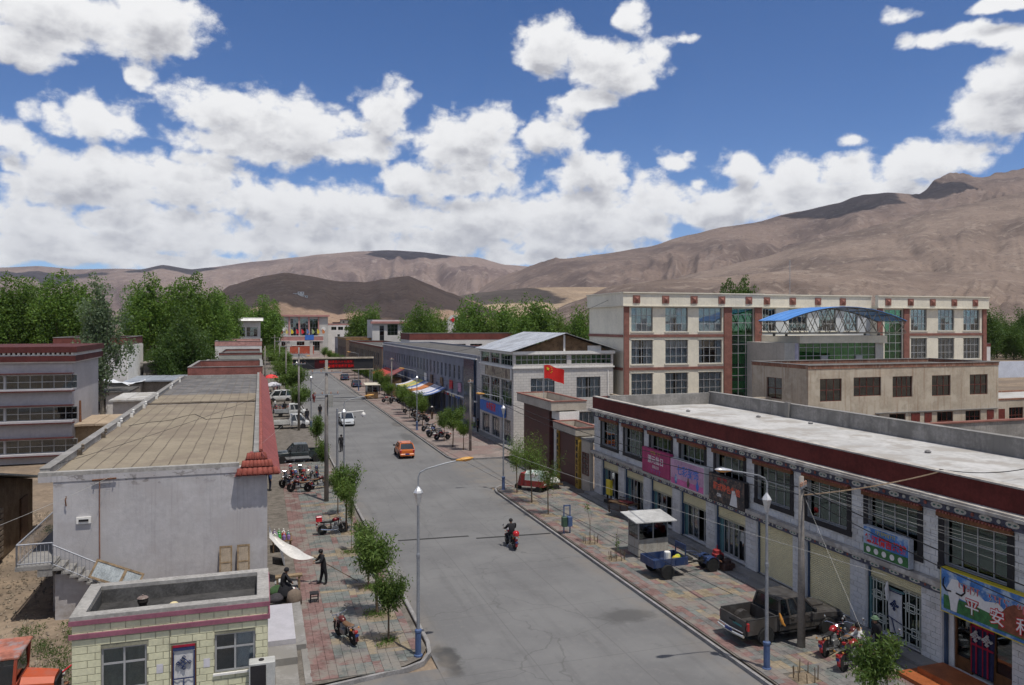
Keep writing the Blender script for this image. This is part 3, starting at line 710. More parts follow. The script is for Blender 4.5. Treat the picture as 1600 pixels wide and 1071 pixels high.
def put_letters(text, size, mat, parent, F, u, v, n, bold=0.):
    o = letters('lettering', text, size, mat, parent, .006, bold); F.put(o, u, v, n); o.rotation_euler = (PI/2, 0, F.rz); return o
S_W = M('sign_white', (.64,.62,.60), .5, .08); S_R = M('sign_red', (.55,.02,.03), .5, .1); S_Y = M('sign_yellow', (.56,.44,.03), .5, .1); S_P = M('sign_magenta', (.36,.045,.13), .6, .18, 2., streak=.25)
S_PK = M('sign_pink', (.46,.27,.38), .6, .18, 1., streak=.2); S_B = M('sign_blue', (.05,.15,.48), .5, .15, 2.); S_LB = M('sign_sky', (.06,.17,.42), .6, .25, 2., col2=(.34,.42,.52), patch=1.6); S_G = M('sign_meadow', (.045,.15,.05), .5, .3, 5.)
S_K = M('sign_dark', (.04,.038,.04), .5, .3, 4., col2=(.14,.09,.07), patch=4.); S_O = M('sign_orange_red', (.62,.10,.05), .5, .15)
def board(label, F, u0, u1, v0, v1, n0, n1, face, edge, side=None):
    """box sign fixed on a facade: casing and face"""
    c = F.w((u0+u1)/2, v0, (n0+n1)/2); t = thing('shop_sign', label, 'sign', c, 0, 'signs along the shop fronts')
    b = MB(); F.box(b, u0, u1, v0, v1, n0, n1); b.build('casing', edge, t)
    b = MB(); F.box(b, u0+.04, u1-.04, v0+.04, v1-.04, n1+.001, n1+.006); b.build('face', face, t)
    return t
F = Face(FX, 54.3, 0, '-x')
def U(y): return 54.3-y
# magenta and pink clothing-shop signs, dark restaurant sign
t = board('magenta shop sign with white characters, farthest along the tiled shop building', F, U(45.9), U(42.3), 3.45, 5.05, .1, .34, S_P, S_P)
tibetan('lettering', ['ba','ga','ma',' ','da','ra'], .2, S_Y, t, F, U(44.1), 4.82, .35); put_letters('源元批日', .52, S_W, t, F, U(44.1), 4.36, .345, .008)
put_letters('服装百货', .22, S_W, t, F, U(44.1), 3.95, .345); put_letters('丫 丫 丫 丁', .28, S_B, t, F, U(44.1), 3.66, .345)
t = board('pale pink shop sign with blue characters and small figures', F, U(42.05), U(38.3), 3.4, 4.95, .1, .42, S_PK, S_W)
put_letters('七彩服饰', .62, S_B, t, F, U(40.1), 4.3, .425, .01)
b = MB(); F.box(b, U(42.0), U(38.4), 3.46, 3.8, .427, .432); b.build('face_band', M('sign_rose', (.55,.12,.30), .5, .2, 2.), t)
for k, (y, c) in enumerate(((41.4, S_LB), (40.0, S_K), (39.0, S_B))):
    b = MB(); b.prism([tuple(F.w(U(y)+.16*math.cos(a)*(1 if math.sin(a) < .3 else .5), 3.78+.30*math.sin(a), .433)) for a in [i*PI/6 for i in range(12)]], tuple(F.n*.005)); b.build('figure', c, t)
t = board('dark restaurant sign with red characters under a street lamp head', F, U(37.9), U(34.55), 3.32, 4.82, .12, .36, S_K, BLKFRAME)
tibetan('lettering', ['sa','ba',' ','ga',"la'"], .17, S_R, t, F, U(36.6), 4.6, .37); put_letters('藏式特色餐馆', .42, S_O, t, F, U(36.2), 4.15, .365, .01); put_letters('ON', .26, S_W, t, F, U(36.9), 3.72, .365, .01)
b = MB(); b.prism([tuple(F.w(U(35.55)+p[0], 3.4+p[1], .366)) for p in ((-.35,0),(.35,0),(.3,.5),(.1,.85),(-.12,.8),(-.2,.45))], tuple(F.n*.004)); b.build('emblem', S_W, t)
# small blue and green tea-house sign
t = board('small blue and green tea house sign with red characters above the latticed shop', F, U(26.3), U(23.9), 3.55, 4.72, .1, .32, S_LB, M('casing_grey', (.42,.44,.47), .5))
b = MB(); F.box(b, U(26.26), U(23.94), 3.59, 3.98, .327, .331); b.build('face_meadow', S_G, t)
tibetan('lettering', ['ba','da',"sa'",'ga','ma','ra','ba'], .14, S_Y, t, F, U(25.1), 4.55, .33); put_letters('德江情吉茶馆', .36, S_R, t, F, U(25.1), 4.2, .328, .012)
for k in range(5):
    b = MB(); b.lathe([(.12,0),(.12,.004),(.07,.005),(.07,.009),(.01,.01)], (0,0,0), 14, 'y'); o = link('dish', b.mesh('dish', [S_W]), t); F.put(o, U(26.)+k*.42, 3.78, .34)
# large yellow-edged sign with yak skull
sg = board('large yellow edged sign with white characters and a horned yak skull', F, U(22.35), U(17.3), 2.55, 4.15, .16, .42, S_LB, S_Y)
b = MB(); F.box(b, U(22.2), U(17.4), 2.7, 3.2, .427, .432); b.build('face_meadow', S_G, sg)
b = MB(); b.prism([tuple(F.w(U(22.1)+p[0], 2.9+p[1], .433)) for p in ((0,.5),(.25,.95),(.5,.98),(.75,.75),(1.2,.8),(1.6,.6),(2.1,.7),(2.4,.5),(2.8,.3),(1.8,.25),(.6,.35))], tuple(F.n*.003)); b.build('cloud_shape', S_W, sg)
b = MB(); b.prism([tuple(F.w(U(21.75)+p[0], 2.72+p[1], .437)) for p in ((-.12,0),(.12,0),(.16,.3),(.24,.62),(.1,.75),(-.1,.75),(-.24,.62),(-.16,.3))], tuple(F.n*.02)); b.build('skull', S_W, sg)
b = MB()
for s in (-1, 1): b.tube([F.w(U(21.75)+s*x, 2.72+z, .45) for x, z in ((.1,.68),(.32,.66),(.46,.8),(.46,1.0),(.38,1.12))], [.03,.035,.03,.02,.008], 6)
b.build('horn', BLKFRAME, sg)
b = MB(); b.prism([tuple(F.w(U(19.3)+p[0], 2.75+p[1], .436)) for p in ((-.7,0),(.7,0),(.65,.5),(.35,.85),(.1,1.0),(-.1,1.0),(-.35,.85),(-.65,.5))], tuple(F.n*.003)); b.build('emblem', M('sign_brown', (.22,.07,.04), .6, .3, 4.), sg)
for i, ch in enumerate('平安和睦'):
    put_letters(ch, .58, S_R, sg, F, U(21.0)+i*.98, 3.08, .444, .03); put_letters(ch, .58, S_W, sg, F, U(21.0)+i*.98, 3.08, .452, .004)
tibetan('lettering', ['ba','ma','sa',' ','ra','sa','da',' ',"ga'",'la','ma','sa','ba'], .27, S_W, sg, F, U(19.7), 3.68, .446, .19); tibetan('lettering', ['ba','ma','sa',' ','ra','sa','da',' ',"ga'",'la','ma','sa','ba'], .27, S_R, sg, F, U(19.7), 3.68, .454, .11)
# ---- latticed shop front (bay 7) and its white door curtain
a, c = bay(7); GRILL = M('lattice_bar', (.50,.52,.46), .5, .1)
def lattice(u0, u1, v0, v1):
    b = MB(); w = u1-u0; h = v1-v0; L = []
    for x in (.12, .30, .70, .88): L.append(((x,0),(x,1)))
    for z in (.04, .22, .30, .66, .74, .96): L.append(((0.,z),(1,z)))
    L += [((.3,.22),(.3,.3)), ((.45,.18),(.45,.34)), ((.45,.18),(.8,.18)), ((.8,.18),(.8,.34)), ((.45,.34),(.8,.34)), ((.2,.62),(.2,.78)), ((.2,.62),(.6,.62)), ((.6,.62),(.6,.78)), ((.2,.78),(.6,.78))]
    for p, q in L: b.bar(F.w(u0+p[0]*w, v0+p[1]*h, -.16), F.w(u0+q[0]*w, v0+q[1]*h, -.16), .032)
    g_ = b.build('lattice', GRILL, tb); b = MB(); F.box(b, u0, u1, v0, v1, -.3, -.29); b.build('pane', GLG, g_)
lattice(a+.12, a+1.02, .4, 2.5); lattice(c-1.02, c-.1, .4, 2.5)
b = MB(); F.box(b, a+1.0, c-1.0, 2.3, 2.36, -.2, -.14); F.box(b, a, a+.14, .37, 2.5, -.36, -.1); b.build('door_head', TEAL, tb)
def cloth(F, u0, u1, v0, v1, n, mat, name, parent, amp=.04, lean=0.):
    b = MB(); b.smooth = True; nx, nz = 14, 10
    for j in range(nz+1):
        for i in range(nx+1):
            t = j/nz; b.v.append(tuple(F.w(u0+(u1-u0)*(i/nx)*(1-.08*t)+lean*t*t, v1-(v1-v0)*t, n+amp*math.sin(i*1.3+t*1.5)*t+.03*t)))
    b.f = [(j*(nx+1)+i, j*(nx+1)+i+1, (j+1)*(nx+1)+i+1, (j+1)*(nx+1)+i) for j in range(nz) for i in range(nx)]; b.m = [0]*len(b.f)
    return b.build(name, mat, parent)
def knot(F, uc, vc, s, n, mat, parent, name='endless_knot', th=.12):
    """interlaced endless-knot motif from bars"""
    b = MB(); q = s/2
    def br(p0, p1): b.bar(F.w(uc+p0[0]*q, vc+p0[1]*q, n), F.w(uc+p1[0]*q, vc+p1[1]*q, n), s*th, .01)
    for k in (-.33, 0, .33):
        br((-.75+abs(k), k*2-.0), (.0, .75+k*.0-abs(k))) if False else None
    D = [(.5,.5),(-.5,.5),(-.5,-.5),(.5,-.5)]
    for i in (-1, 0, 1):
        br((-.5+i*.33-.25, -.5-i*.33-.25+.25), (.25+i*.33, .5-i*.33)); br((-.5-i*.33+.0, .5-i*.33), (.25-i*.33+.0, -.25-i*.33))
    for sx, sy in ((0,1),(0,-1),(1,0),(-1,0)):
        cx, cy = sx*.78, sy*.78; r_ = .24
        P = [(cx+r_,cy),(cx,cy+r_),(cx-r_,cy),(cx,cy-r_)]
        for p0, p1 in zip(P, P[1:]+P[:1]): br(p0, p1)
    return b.build(name, mat, parent)
dc = thing('door_curtain', 'white Tibetan door curtain with dark knot hanging in the latticed shop front', 'curtain', F.w((a+c)/2, .5, 0))
cloth(F, a+1.05, c-1.06, .62, 2.3, -.12, M('curtain_cloth_white', (.52,.51,.50), .9, .12, 3.), 'cloth', dc, lean=.18)
CB = M('curtain_blue', (.03,.045,.12), .9, .2); knot(F, (a+c)/2+.02, 1.75, .42, -.06, CB, dc)
b = MB()
b.bar(F.w(a+1.1, 1.25, -.04), F.w(c-1.0, 1.12, -.04), .045, .012); b.bar(F.w((a+c)/2-.1, 1.2, -.04), F.w((a+c)/2+.12, .66, -.03), .045, .012); b.bar(F.w(a+1.05, 2.28, -.08), F.w(c-1.06, 2.28, -.08), .07, .02); b.build('trim', CB, dc)
b = MB(); b.tube([F.w((a+c)/2-.28, 2.62, .0), F.w((a+c)/2-.3, 2.3, .01), F.w((a+c)/2-.26, 1.9, .02)], [.03,.09,.05], 7); b.build('scarf', S_W, dc)
# ---- bay 8: brown-framed doors with striped door curtain and orange step
a, c = bay(8); BROWN = M('varnished_wood', (.13,.055,.022), .5, .25, 5.)
for (x0, x1) in ((a+.3, a+1.0), (c-.95, c-.12)):
    b = MB(); F.box(b, x0, x0+.07, .37, 2.4, -.4, -.3); F.box(b, x1-.07, x1, .37, 2.4, -.4, -.3); F.box(b, x0+.07, x1-.07, .37, .85, -.38, -.32); F.box(b, x0+.07, x1-.07, 2.3, 2.4, -.4, -.3)
    d = b.build('door', BROWN, tb); b = MB(); F.box(b, x0+.07, x1-.07, .85, 2.3, -.36, -.35); b.build('pane', GLK, d)
b = MB(); F.box(b, a+.02, a+.28, .37, 2.4, -.4, -.26); b.build('door_jamb', S_W, tb)
dc = thing('door_curtain', 'dark blue and red striped door curtain with white knots under the yellow edged sign', 'curtain', F.w((a+c)/2, .5, 0))
NAVY = M('curtain_navy', (.02,.022,.06), .9, .2); CRED = M('curtain_crimson', (.28,.012,.035), .9, .2)
for k in range(2):
    x0 = a+1.02+k*.46; x1 = x0+.47
    cloth(F, x0, x1, .5, 2.3, -.3, NAVY, 'cloth', dc, .02)
    b = MB(); F.box(b, x0+.19, x0+.25, .52, 2.2, -.25, -.235); F.box(b, x0+.0, x0+.04, .52, 2.25, -.25, -.24); F.box(b, x0+.02, x1-.02, 1.5, 1.57, -.252, -.237); F.box(b, x0, x1, 2.16, 2.3, -.25, -.24); b.build('stripe', CRED, dc)
    knot(F, x0+.23, 1.86, .40, -.215, S_W, dc, th=.17)
    b = MB(); F.box(b, x0, x1, 2.3, 2.4, -.27, -.24); b.build('valance', M('curtain_green', (.04,.16,.08), .9), dc)
b = MB(); F.box(b, a-.2, c+1.2, .14, .30, .92, 1.9); F.box(b, a+.1, c+1.2, .30, .50, .05, 1.25); tag(b.build('doorstep', M('orange_tile_step', (.30,.09,.03), .55, .2, 2.)), 'orange tiled doorstep below the striped door curtain', 'step')
# ---------------------------------------------------------------- generic building
def building(t, x0, x1, y0, y1, z0, z1, wall, faces={}, roof=None, par=0., parmat=None, pt=.22, fr=None, gl=None, cope=None, depth=.22, room=True, sides='-y +y -x +x'):
    """walls with real openings, windows, dark rooms, flat roof and parapet; faces: facing -> [(u0,u1,v0,v1,cols,rows,curtains)]"""
    fr = fr or ALU; gl = gl or GLD; out = {}; b = MB()
    for fc in sides.split():
        F = {'-y':Face(x0,y0,0,'-y'),'+y':Face(x1,y1,0,'+y'),'-x':Face(x0,y1,0,'-x'),'+x':Face(x1,y0,0,'+x')}[fc]; out[fc] = F
        L = (x1-x0) if 'y' in fc else (y1-y0); hs = faces.get(fc, [])
        F.wall(b, 0, L, z0, z1, [h[:4] for h in hs], depth)
    b.build('wall', wall, t)
    for fc, hs in faces.items():
        for i, h in enumerate(hs):
            cu = h[6] if len(h) > 6 else None; nm = h[7] if len(h) > 7 else 'window'
            window(out[fc], t, h[0], h[1], h[2], h[3], h[4], h[5], h[8] if len(h) > 8 else fr, h[9] if len(h) > 9 else gl, -depth*.6, .05 if (h[1]-h[0]) > .8 else .035, cu, panes=(h[1]-h[0])*(h[3]-h[2]) > 2.5 and h[4]*h[5] <= 12, name=nm)
    if room and faces:
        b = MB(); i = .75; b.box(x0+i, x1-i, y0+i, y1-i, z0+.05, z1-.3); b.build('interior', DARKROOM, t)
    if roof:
        b = MB(); b.box(x0+.01, x1-.01, y0+.01, y1-.01, z1-.25, z1); b.build('roof', roof, t)
    if par:
        p = pt; b = MB(); e = .04
        b.box(x0-e, x1+e, y0-e, y0+p, z1, z1+par).box(x0-e, x1+e, y1-p, y1+e, z1, z1+par).box(x0-e, x0+p, y0+p, y1-p, z1, z1+par).box(x1-p, x1+e, y0+p, y1-p, z1, z1+par)
        b.build('parapet', parmat or wall, t)
        if cope:
            b = MB(); e = .09; q = p+.05; zc = z1+par
            b.box(x0-e, x1+e, y0-e, y0+q, zc, zc+.06).box(x0-e, x1+e, y1-q, y1+e, zc, zc+.06).box(x0-e, x0+q, y0+q, y1-q, zc, zc+.06).box(x1-q, x1+e, y0+q, y1-q, zc, zc+.06)
            b.build('coping', cope, t)
    return out
# ---------------------------------------------------------------- school
CREAM = M('cream_render', (.70,.65,.535), .9, .08, .5, .15, 20, .2, world=True, streak=.12, streakcol=(.36,.32,.26))
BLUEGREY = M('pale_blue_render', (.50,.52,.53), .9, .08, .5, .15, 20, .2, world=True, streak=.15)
BRICKRED = M('red_pilaster_tile', (.235,.105,.083), .8, .18, 1.5, .2, 30, .25, world=True)
WHITEP = M('white_paint', (.70,.68,.64), .8, .1, 1.)
BITU = M('bitumen_roof', (.11,.105,.10), .95, .25, .6, .3, 12, .15, world=True)
GREENG = glass('green_curtain_wall', (.35,.78,.5), .05); GREENB = M('green_blind', (.035,.30,.12), .8, .25, 1.)
sch = thing('school_building', 'long cream three-storey school building with brick-red pilasters', 'building', (63, 80, 3.3))
ZB, ZT = 3.25, 15.25
def sw(u, kinds): return [(u[0], u[1], z0, z1, 4, 3, k) for (z0, z1), k in zip(((12.2,14.85),(8.62,11.3),(5.1,7.65)), kinds)]
CW = [(0,.98,CURW)]; CP = [(0,.42,CURW),(.6,.98,CURW)]; CE = [(.0,.2,CURW),(.84,.99,CURW)]
wl = sw((.95,3.55), (CW,CP,CW))+sw((5.1,7.92), (CP,CW,CP))+sw((9.3,12.28), (CW,CE,CW))
stair = [(13.55,16.5,4.6,14.8)]
F1 = building(sch, 37.5, 55.0, 76.8, 86, ZB, ZT, CREAM, {'-y': wl}, BITU, 0, sides='+y -x -y')['-y'] if False else None
def wing(x0, x1, y0, y1, wins, stairs, mat, fcs='-y -x +x +y'):
    b = MB(); F = Face(x0, y0, 0, '-y')
    for fc in fcs.split():
        G = {'-y':F,'+y':Face(x1,y1,0,'+y'),'-x':Face(x0,y1,0,'-x'),'+x':Face(x1,y0,0,'+x')}[fc]
        G.wall(b, 0, (x1-x0) if 'y' in fc else (y1-y0), ZB, ZT, ([h[:4] for h in wins]+stairs) if fc == '-y' else [], .28)
    b.build('wall', mat, sch)
    for h in wins: window(F, sch, h[0], h[1], h[2], h[3], 4, 3, ALU, GLD, -.2, .06, h[6], [0,.32,.66,1])
    for s in stairs:
        window(F, sch, s[0], s[1], s[2], s[3], 3, 9, ALU, GREENG, -.2, .06, None, [0,.1,.25,.34,.5,.6,.7,.84,.93,1][:10], name='stair_window')
        b = MB()
        for i, z in enumerate((5.2,6.9,8.5,10.1,11.7,13.3)):
            if i != 3: F.box(b, s[0]+.05, s[1]-(.05 if i % 2 else 1.0), z, z+1.3, -.34, -.32)
        b.build('stair_blind', GREENB, sch)
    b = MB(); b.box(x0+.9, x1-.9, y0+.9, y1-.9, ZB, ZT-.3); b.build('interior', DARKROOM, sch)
    b = MB(); b.box(x0+.02, x1-.02, y0+.02, y1-.02, ZT-.2, ZT+.02); b.build('roof', BITU, sch)
    # window trim in cream, string courses in red
    b = MB()
    for h in wins:
        F.box(b, h[0]-.12, h[1]+.12, h[2]-.12, h[2], 0, .09); F.box(b, h[0]-.12, h[1]+.12, h[3], h[3]+.08, 0, .05)
    b.build('sill', M('cream_trim', (.62,.58,.48), .9, .08), sch)
    return F
wc_ = [(1.0,2.8,0),(4.6,7.2,1),(8.9,11.4,2),(12.6,14.6,3)]
FL = wing(37.5, 55.0, 76.8, 86, wl, stair, CREAM)
wr = sw((5.2,7.7), (CE,CP,CE))+sw((9.5,12.1), (CE,CP,CP))+sw((13.6,16.3), (None,CP,CW))
FR = wing(71.5, 88.8, 76.8, 86, wr, [(1.15,3.9,4.6,14.8)], CREAM)
wm = [(a_, c_, 12.2, 14.85, 4, 3, (CW if i == 3 else None)) for a_, c_, i in wc_]+[(.3,2.6,8.7,11.1,4,3,CE),(12.8,14.9,8.7,11.1,3,3,CP)]
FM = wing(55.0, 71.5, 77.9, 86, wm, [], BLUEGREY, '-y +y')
b = MB()
for (F_, u0, u1) in ((FL,0,.62),(FL,12.5,13.5),(FL,16.55,17.5),(FR,.0,.75),(FR,4.0,4.85),(FR,16.7,17.3)): b = MB(); F_.box(b, u0, u1, ZB, 14.95, 0, .16); b.build('pilaster', BRICKRED, sch)
b = MB()
for (F_, u0, u1) in ((FL,.63,12.49),(FR,4.86,16.69)):
    for z in (11.58, 7.98): F_.box(b, u0, u1, z, z+.3, 0, .1)
b.box(37.38, 37.5, 76.9, 86, 11.58, 11.88).box(37.38, 37.5, 76.9, 86, 7.98, 8.28)
b.build('string_course', BRICKRED, sch)
b = MB()
for (x0, x1, y) in ((37.3,55.1,76.5),(71.4,89.0,76.5),(55.101,71.399,77.6)): b.box(x0, x1, y, y+.5, 15.05, 16.38); b.box(x0-.05 if x0 != 55.101 else x0, x1+.05 if x0 != 55.101 else x1, y-.14, y+.55, 16.381, 16.5); b.box(x0, x1, y-.08, y+.5, 14.95, 15.05)
b.box(37.3, 37.8, 77.0, 86.2, 15.05, 16.38).box(37.2, 37.85, 77.05, 86.3, 16.381, 16.5).box(37.22,37.5,77.0,86.2,14.95,15.05)
b.build('parapet', CREAM, sch)
for x, y in [(38.9+i*3.55, 76.5) for i in range(5)]+[(56.3+i*3.6, 77.6) for i in range(4)]+[(72.9+i*3.45, 76.5) for i in range(5)]:
    b = MB(); b.box(x-.42, x+.42, y-.09, y, 15.3, 16.14); b.add([(x-.25,y-.09,15.45),(x+.25,y-.09,15.45),(x+.25,y-.09,15.98),(x-.25,y-.09,15.98),(x,y-.3,15.72)], [(0,1,4),(1,2,4),(2,3,4),(3,0,4)]); b.build('roof_stud', BRICKRED, sch)
b = MB(); b.tube([(62.9,82,15.2),(62.9,82,21)], .04, 5); b.build('mast', ALU, sch)
# entrance block with green curtain wall
eb = thing('entrance_block', 'green glazed entrance block in front of the school', 'building', (60, 73, 3.3))
F = Face(53.2, 70.2, 0, '-y')
b = MB(); b.box(53.2, 66.3, 70.25, 77.8, 3.25, 6.5).box(53.2, 54.6, 70.25, 77.8, 6.5, 11.0).box(65.2, 66.3, 70.25, 77.8, 6.5, 11.0).box(54.6,65.2,74.,77.79,6.51,10.99); b.build('wall', M('pale_grey_render', (.48,.46,.42), .9, .1, .5, world=True, streak=.2), eb)
b = MB(); b.box(54.9, 66.5, 69.9, 77.5, 10.95, 11.75); b.build('roof', CREAM, eb)
b = MB(); b.lathe([(.28,6.5),(.28,10.95)], (54.75,70.4,0), 10); b.build('column', M('lilac_column', (.48,.46,.56), .7), eb)
b = MB(); n = 11
for i in range(n+1): b.box(55.1+i*.92-.03, 55.1+i*.92+.03, 70.3, 70.36, 6.5, 10.94)
for z in (6.9, 7.7, 8.5, 9.6, 10.5): b.box(55.1, 65.2, 70.31, 70.35, z-.03, z+.03)
cf = b.build('curtain_wall_frame', ALU, eb)
zs = (6.5, 6.9, 7.7, 8.5, 9.6, 10.5, 10.94); 
for i in range(n):
    for z0, z1 in zip(zs, zs[1:]):
        k = ('cw', round(z1-z0, 2))
        if k not in CACHE: CACHE[k] = MB().box(0, .86, -.01, .01, 0, z1-z0-.06).mesh('pane', GREENG)
        o = link('pane', CACHE[k], cf); o.location = Vector((55.1+i*.92+.03, 70.34, z0+.03))-base_of(cf)
for i in (3, 8): 
    b = MB(); b.box(55.1+i*.92, 55.1+i*.92+.92, 70.2, 70.26, 8.5, 9.55).box(55.1+i*.92+.1, 55.1+i*.92+.82, 70.18, 70.2, 8.6, 9.45); b.build('opening_light', ALU, cf)
b = MB(); b.box(55.1, 65.2, 70.9, 70.95, 6.5, 10.94); b.build('blind', GREENB, eb)
# blue vaulted canopy on steel trusses
cp = thing('vaulted_canopy', 'bright blue arched sheet metal canopy on steel trusses before the school', 'canopy', (59.5, 70, 11.8))
BLUES = M('blue_sheet_metal', (.07,.24,.60), .4, .08, .4, spec=.5); TRUSS = M('truss_steel', (.15,.14,.12), .6, .15, 2.)
def arc(t): return 13.35+1.5*(1-(2*t-1)**2)
X0, X1, YA, YB = 51.6, 67.4, 68., 72.6
for k in range(14):
    t0, t1 = k/14, (k+1)/14; xa, xb = X0+(X1-X0)*t0, X0+(X1-X0)*t1
    b = MB(); m = 6
    for j in range(m):
        ya, yb = YA+(YB-YA)*j/m, YA+(YB-YA)*(j+1)/m-.02
        b.prism([(xa,ya,arc(t0)),(xb,ya,arc(t1)),(xb,yb,arc(t1)+.0),(xa,yb,arc(t0)+.0)], (0,0,.04+.02*(j % 2)))
    b.build('roof_sheet', BLUES, cp)
for y in (YA+.15, YB-.2):
    b = MB(); n = 12
    for k in range(n):
        t0, t1 = k/n, (k+1)/n; x0, x1 = X0+(X1-X0)*t0, X0+(X1-X0)*t1
        b.bar((x0,y,arc(t0)-.08), (x1,y,arc(t1)-.08), .09)
        b.bar((x0,y,12.05), (x1,y,12.05), .09); b.bar((x0,y,arc(t0)-.08), (x1,y,12.05), .06); b.bar((x0,y,12.05), (x1,y,arc(t1)-.08), .045)
    b.build('truss', TRUSS, cp)
b = MB()
for k in range(0, 17, 2):
    x = X0+(X1-X0)*k/16; b.bar((x,YA+.2,12.05), (x,YB-.2,12.05), .07); b.bar((x,YA+.2,arc(k/16)-.08), (x,YB-.2,arc(k/16)-.08), .07); b.bar((x,YA+.2,12.05), (min(x+2,X1),YB-.2,12.05), .05)
b.build('cross_brace', TRUSS, cp)
b = MB()
for x in (X0+1.8, X1-1.8):
    for y in (YA+2.2, YB-.3): b.lathe([(.14,3.3 if y < 70 else 11.7),(.14,12.05)], (x,y,0), 8)
b.build('post', TRUSS, cp)
# ---------------------------------------------------------------- stained tan building in front of the school
TAN = M('stained_tan_render', (.44,.375,.29), .95, .12, .5, .3, 16, .15, world=True, streak=.55, streakcol=(.26,.155,.10), col2=(.49,.43,.34), patch=.6)
RUST = M('rust_stained_band', (.25,.125,.085), .9, .25, .8, .3, 16, .15, world=True, streak=.5, streakcol=(.42,.36,.29))
RED_FR = M('oxblood_frame', (.13,.035,.025), .6, .2, 3.)
tn = thing('tan_building', 'stained tan two-storey building with oxblood window frames before the school', 'building', (58, 59, 3.3))
def onwall(l): return [(a_-44.1, c_-44.1, z0, z1, n_, m_, cu) for a_, c_, z0, z1, n_, m_, cu in l]
up = onwall([(45.3,47.55,6.4,8.35,3,2,[(0,.98,CURT)]),(48.8,51.75,6.75,8.4,4,2,[(.0,.3,CURW)]),(53.0,55.2,6.55,8.4,4,2,None),(57.4,59.55,6.55,8.4,3,2,[(.3,.6,CURT)]),(61.8,63.95,6.55,8.4,3,2,None)])
lo = onwall([(48.8,51.6,4.3,5.1,2,1,None),(52.65,54.45,3.7,5.1,2,2,[(0,.98,CURT)]),(58.0,59.85,3.4,5.1,3,2,[(.1,.95,CURW)]),(61.3,63.1,3.4,5.1,3,3,[(0,1,CURB)])])
Fs = building(tn, 44.1, 65.25, 55.1, 63, 3.2, 9.2, TAN, {'-y': up+lo, '-x': [(2.2,4.4,6.3,8.2,2,2,None)]}, BITU, .3, RUST, .2, RED_FR, GLK, CONC)
Fy = Fs['-y']
for (x0, x1) in ((55.05,56.0),(56.55,57.35),(63.85,64.65)):
    b = MB(); Fy.box(b, x0-44.1, x1-44.1, 3.25, 5.1, .0, .05); d = b.build('door', M('oxblood_door', (.14,.03,.022), .6, .25, 4.), tn)
    b = MB(); Fy.box(b, x1-44.25, x1-44.2, 4.2, 4.35, .05, .09); b.build('handle', ALU, d)
b = MB(); Fy.box(b, 7.0, 21.0, 5.2, 5.27, .0, .12); b.build('ledge', CONC, tn)
ann = thing('annex', 'low tan annex at the right end of the stained building', 'building', (80, 57, 3.3))
Fa = building(ann, 65.3, 92, 55.3, 62, 3.2, 5.9, TAN, {'-y': [(1.5,3.3,3.7,5.2,4,2,[(0,.98,CURW)]),(7.5,10.5,3.7,5.2,4,2,None)]}, WHITEROOF, .15, RUST, .2, RED_FR, GLK)['-y']
for x0 in (.1, 5.2):
    b = MB(); Fa.box(b, x0, x0+.85, 3.3, 5.1, 0, .05); b.build('door', MATS['oxblood_door'], ann)
yw = thing('yard_wall', 'grey rendered yard wall with red coping behind the shop roof', 'wall', (60, 50, 3.3))
b = MB(); b.box(35.5, 90, 49.6, 49.9, 2.0, 4.9); b.build('wall', GREYRENDER, yw); b = MB(); b.box(35.4, 90.1, 49.5, 50., 4.9, 5.02); b.build('coping', BRICKRED, yw)
b = MB(); b.box(35.5, 35.8, 49.95, 76, 2.0, 5.6); b.box(35.85,44.15,60.2,60.5,2.5,6.4); b.build('wall', TAN, yw)
# ---------------------------------------------------------------- white tiled building with sheet metal roof
def tilemat(name, c1, c2, mort, sc, w=.5, h=.25):
    if name in MATS: return MATS[name]
    m = bpy.data.materials.new(name); m.use_nodes = True; MATS[name] = m; T = NT(m.node_tree); b = m.node_tree.nodes['Principled BSDF']
    g_ = T.n('ShaderNodeNewGeometry'); sp = T.n('ShaderNodeSeparateXYZ', [g_.outputs['Position']])
    v = T.n('ShaderNodeCombineXYZ', [T.m('ADD', sp.outputs[0], sp.outputs[1]), sp.outputs[2], 0.]).outputs[0]
    br = T.n('ShaderNodeTexBrick', {'Vector': v, 'Color1': (*c1,1), 'Color2': (*c2,1), 'Mortar': (*mort,1), 'Scale': sc, 'Mortar Size': .018, 'Brick Width': w, 'Row Height': h})
    c = T.mix(T.m('MULTIPLY', T.ramp(T.noise(g_.outputs['Position'], .7, 5, .6), .45, .7), .3), br.outputs[0], tuple(x*.6 for x in c1)+(1,))
    m.node_tree.links.new(c, b.inputs['Base Color']); b.inputs['Roughness'].default_value = .5
    bp = T.n('ShaderNodeBump', {'Strength': .3, 'Distance': .01, 'Height': br.outputs['Fac']}); bp.invert = True
    m.node_tree.links.new(bp.outputs[0], b.inputs['Normal']); return m
WT = tilemat('white_wall_tile', (.56,.53,.49), (.50,.475,.44), (.34,.32,.30), 1., .6, .28)
wb = thing('tiled_building', 'white tiled three-storey building with shiny sheet metal roof', 'building', (31, 84, 0))
GC = [(0,.33,CURG),(.36,.72,CURG)]
fz = [(.25,6.0,8.75,9.75,9,2,GC,'window',ALU,GREENG),(6.5,11.2,8.75,9.75,8,2,[(0,.8,CURG)],'window',ALU,GREENG),(1.9,4.6,5.6,7.3,4,2,CW),(7.1,9.9,5.1,7.35,4,2,CP),(7.2,10.6,2.2,3.6,5,1,[(0,1,CURW)])]
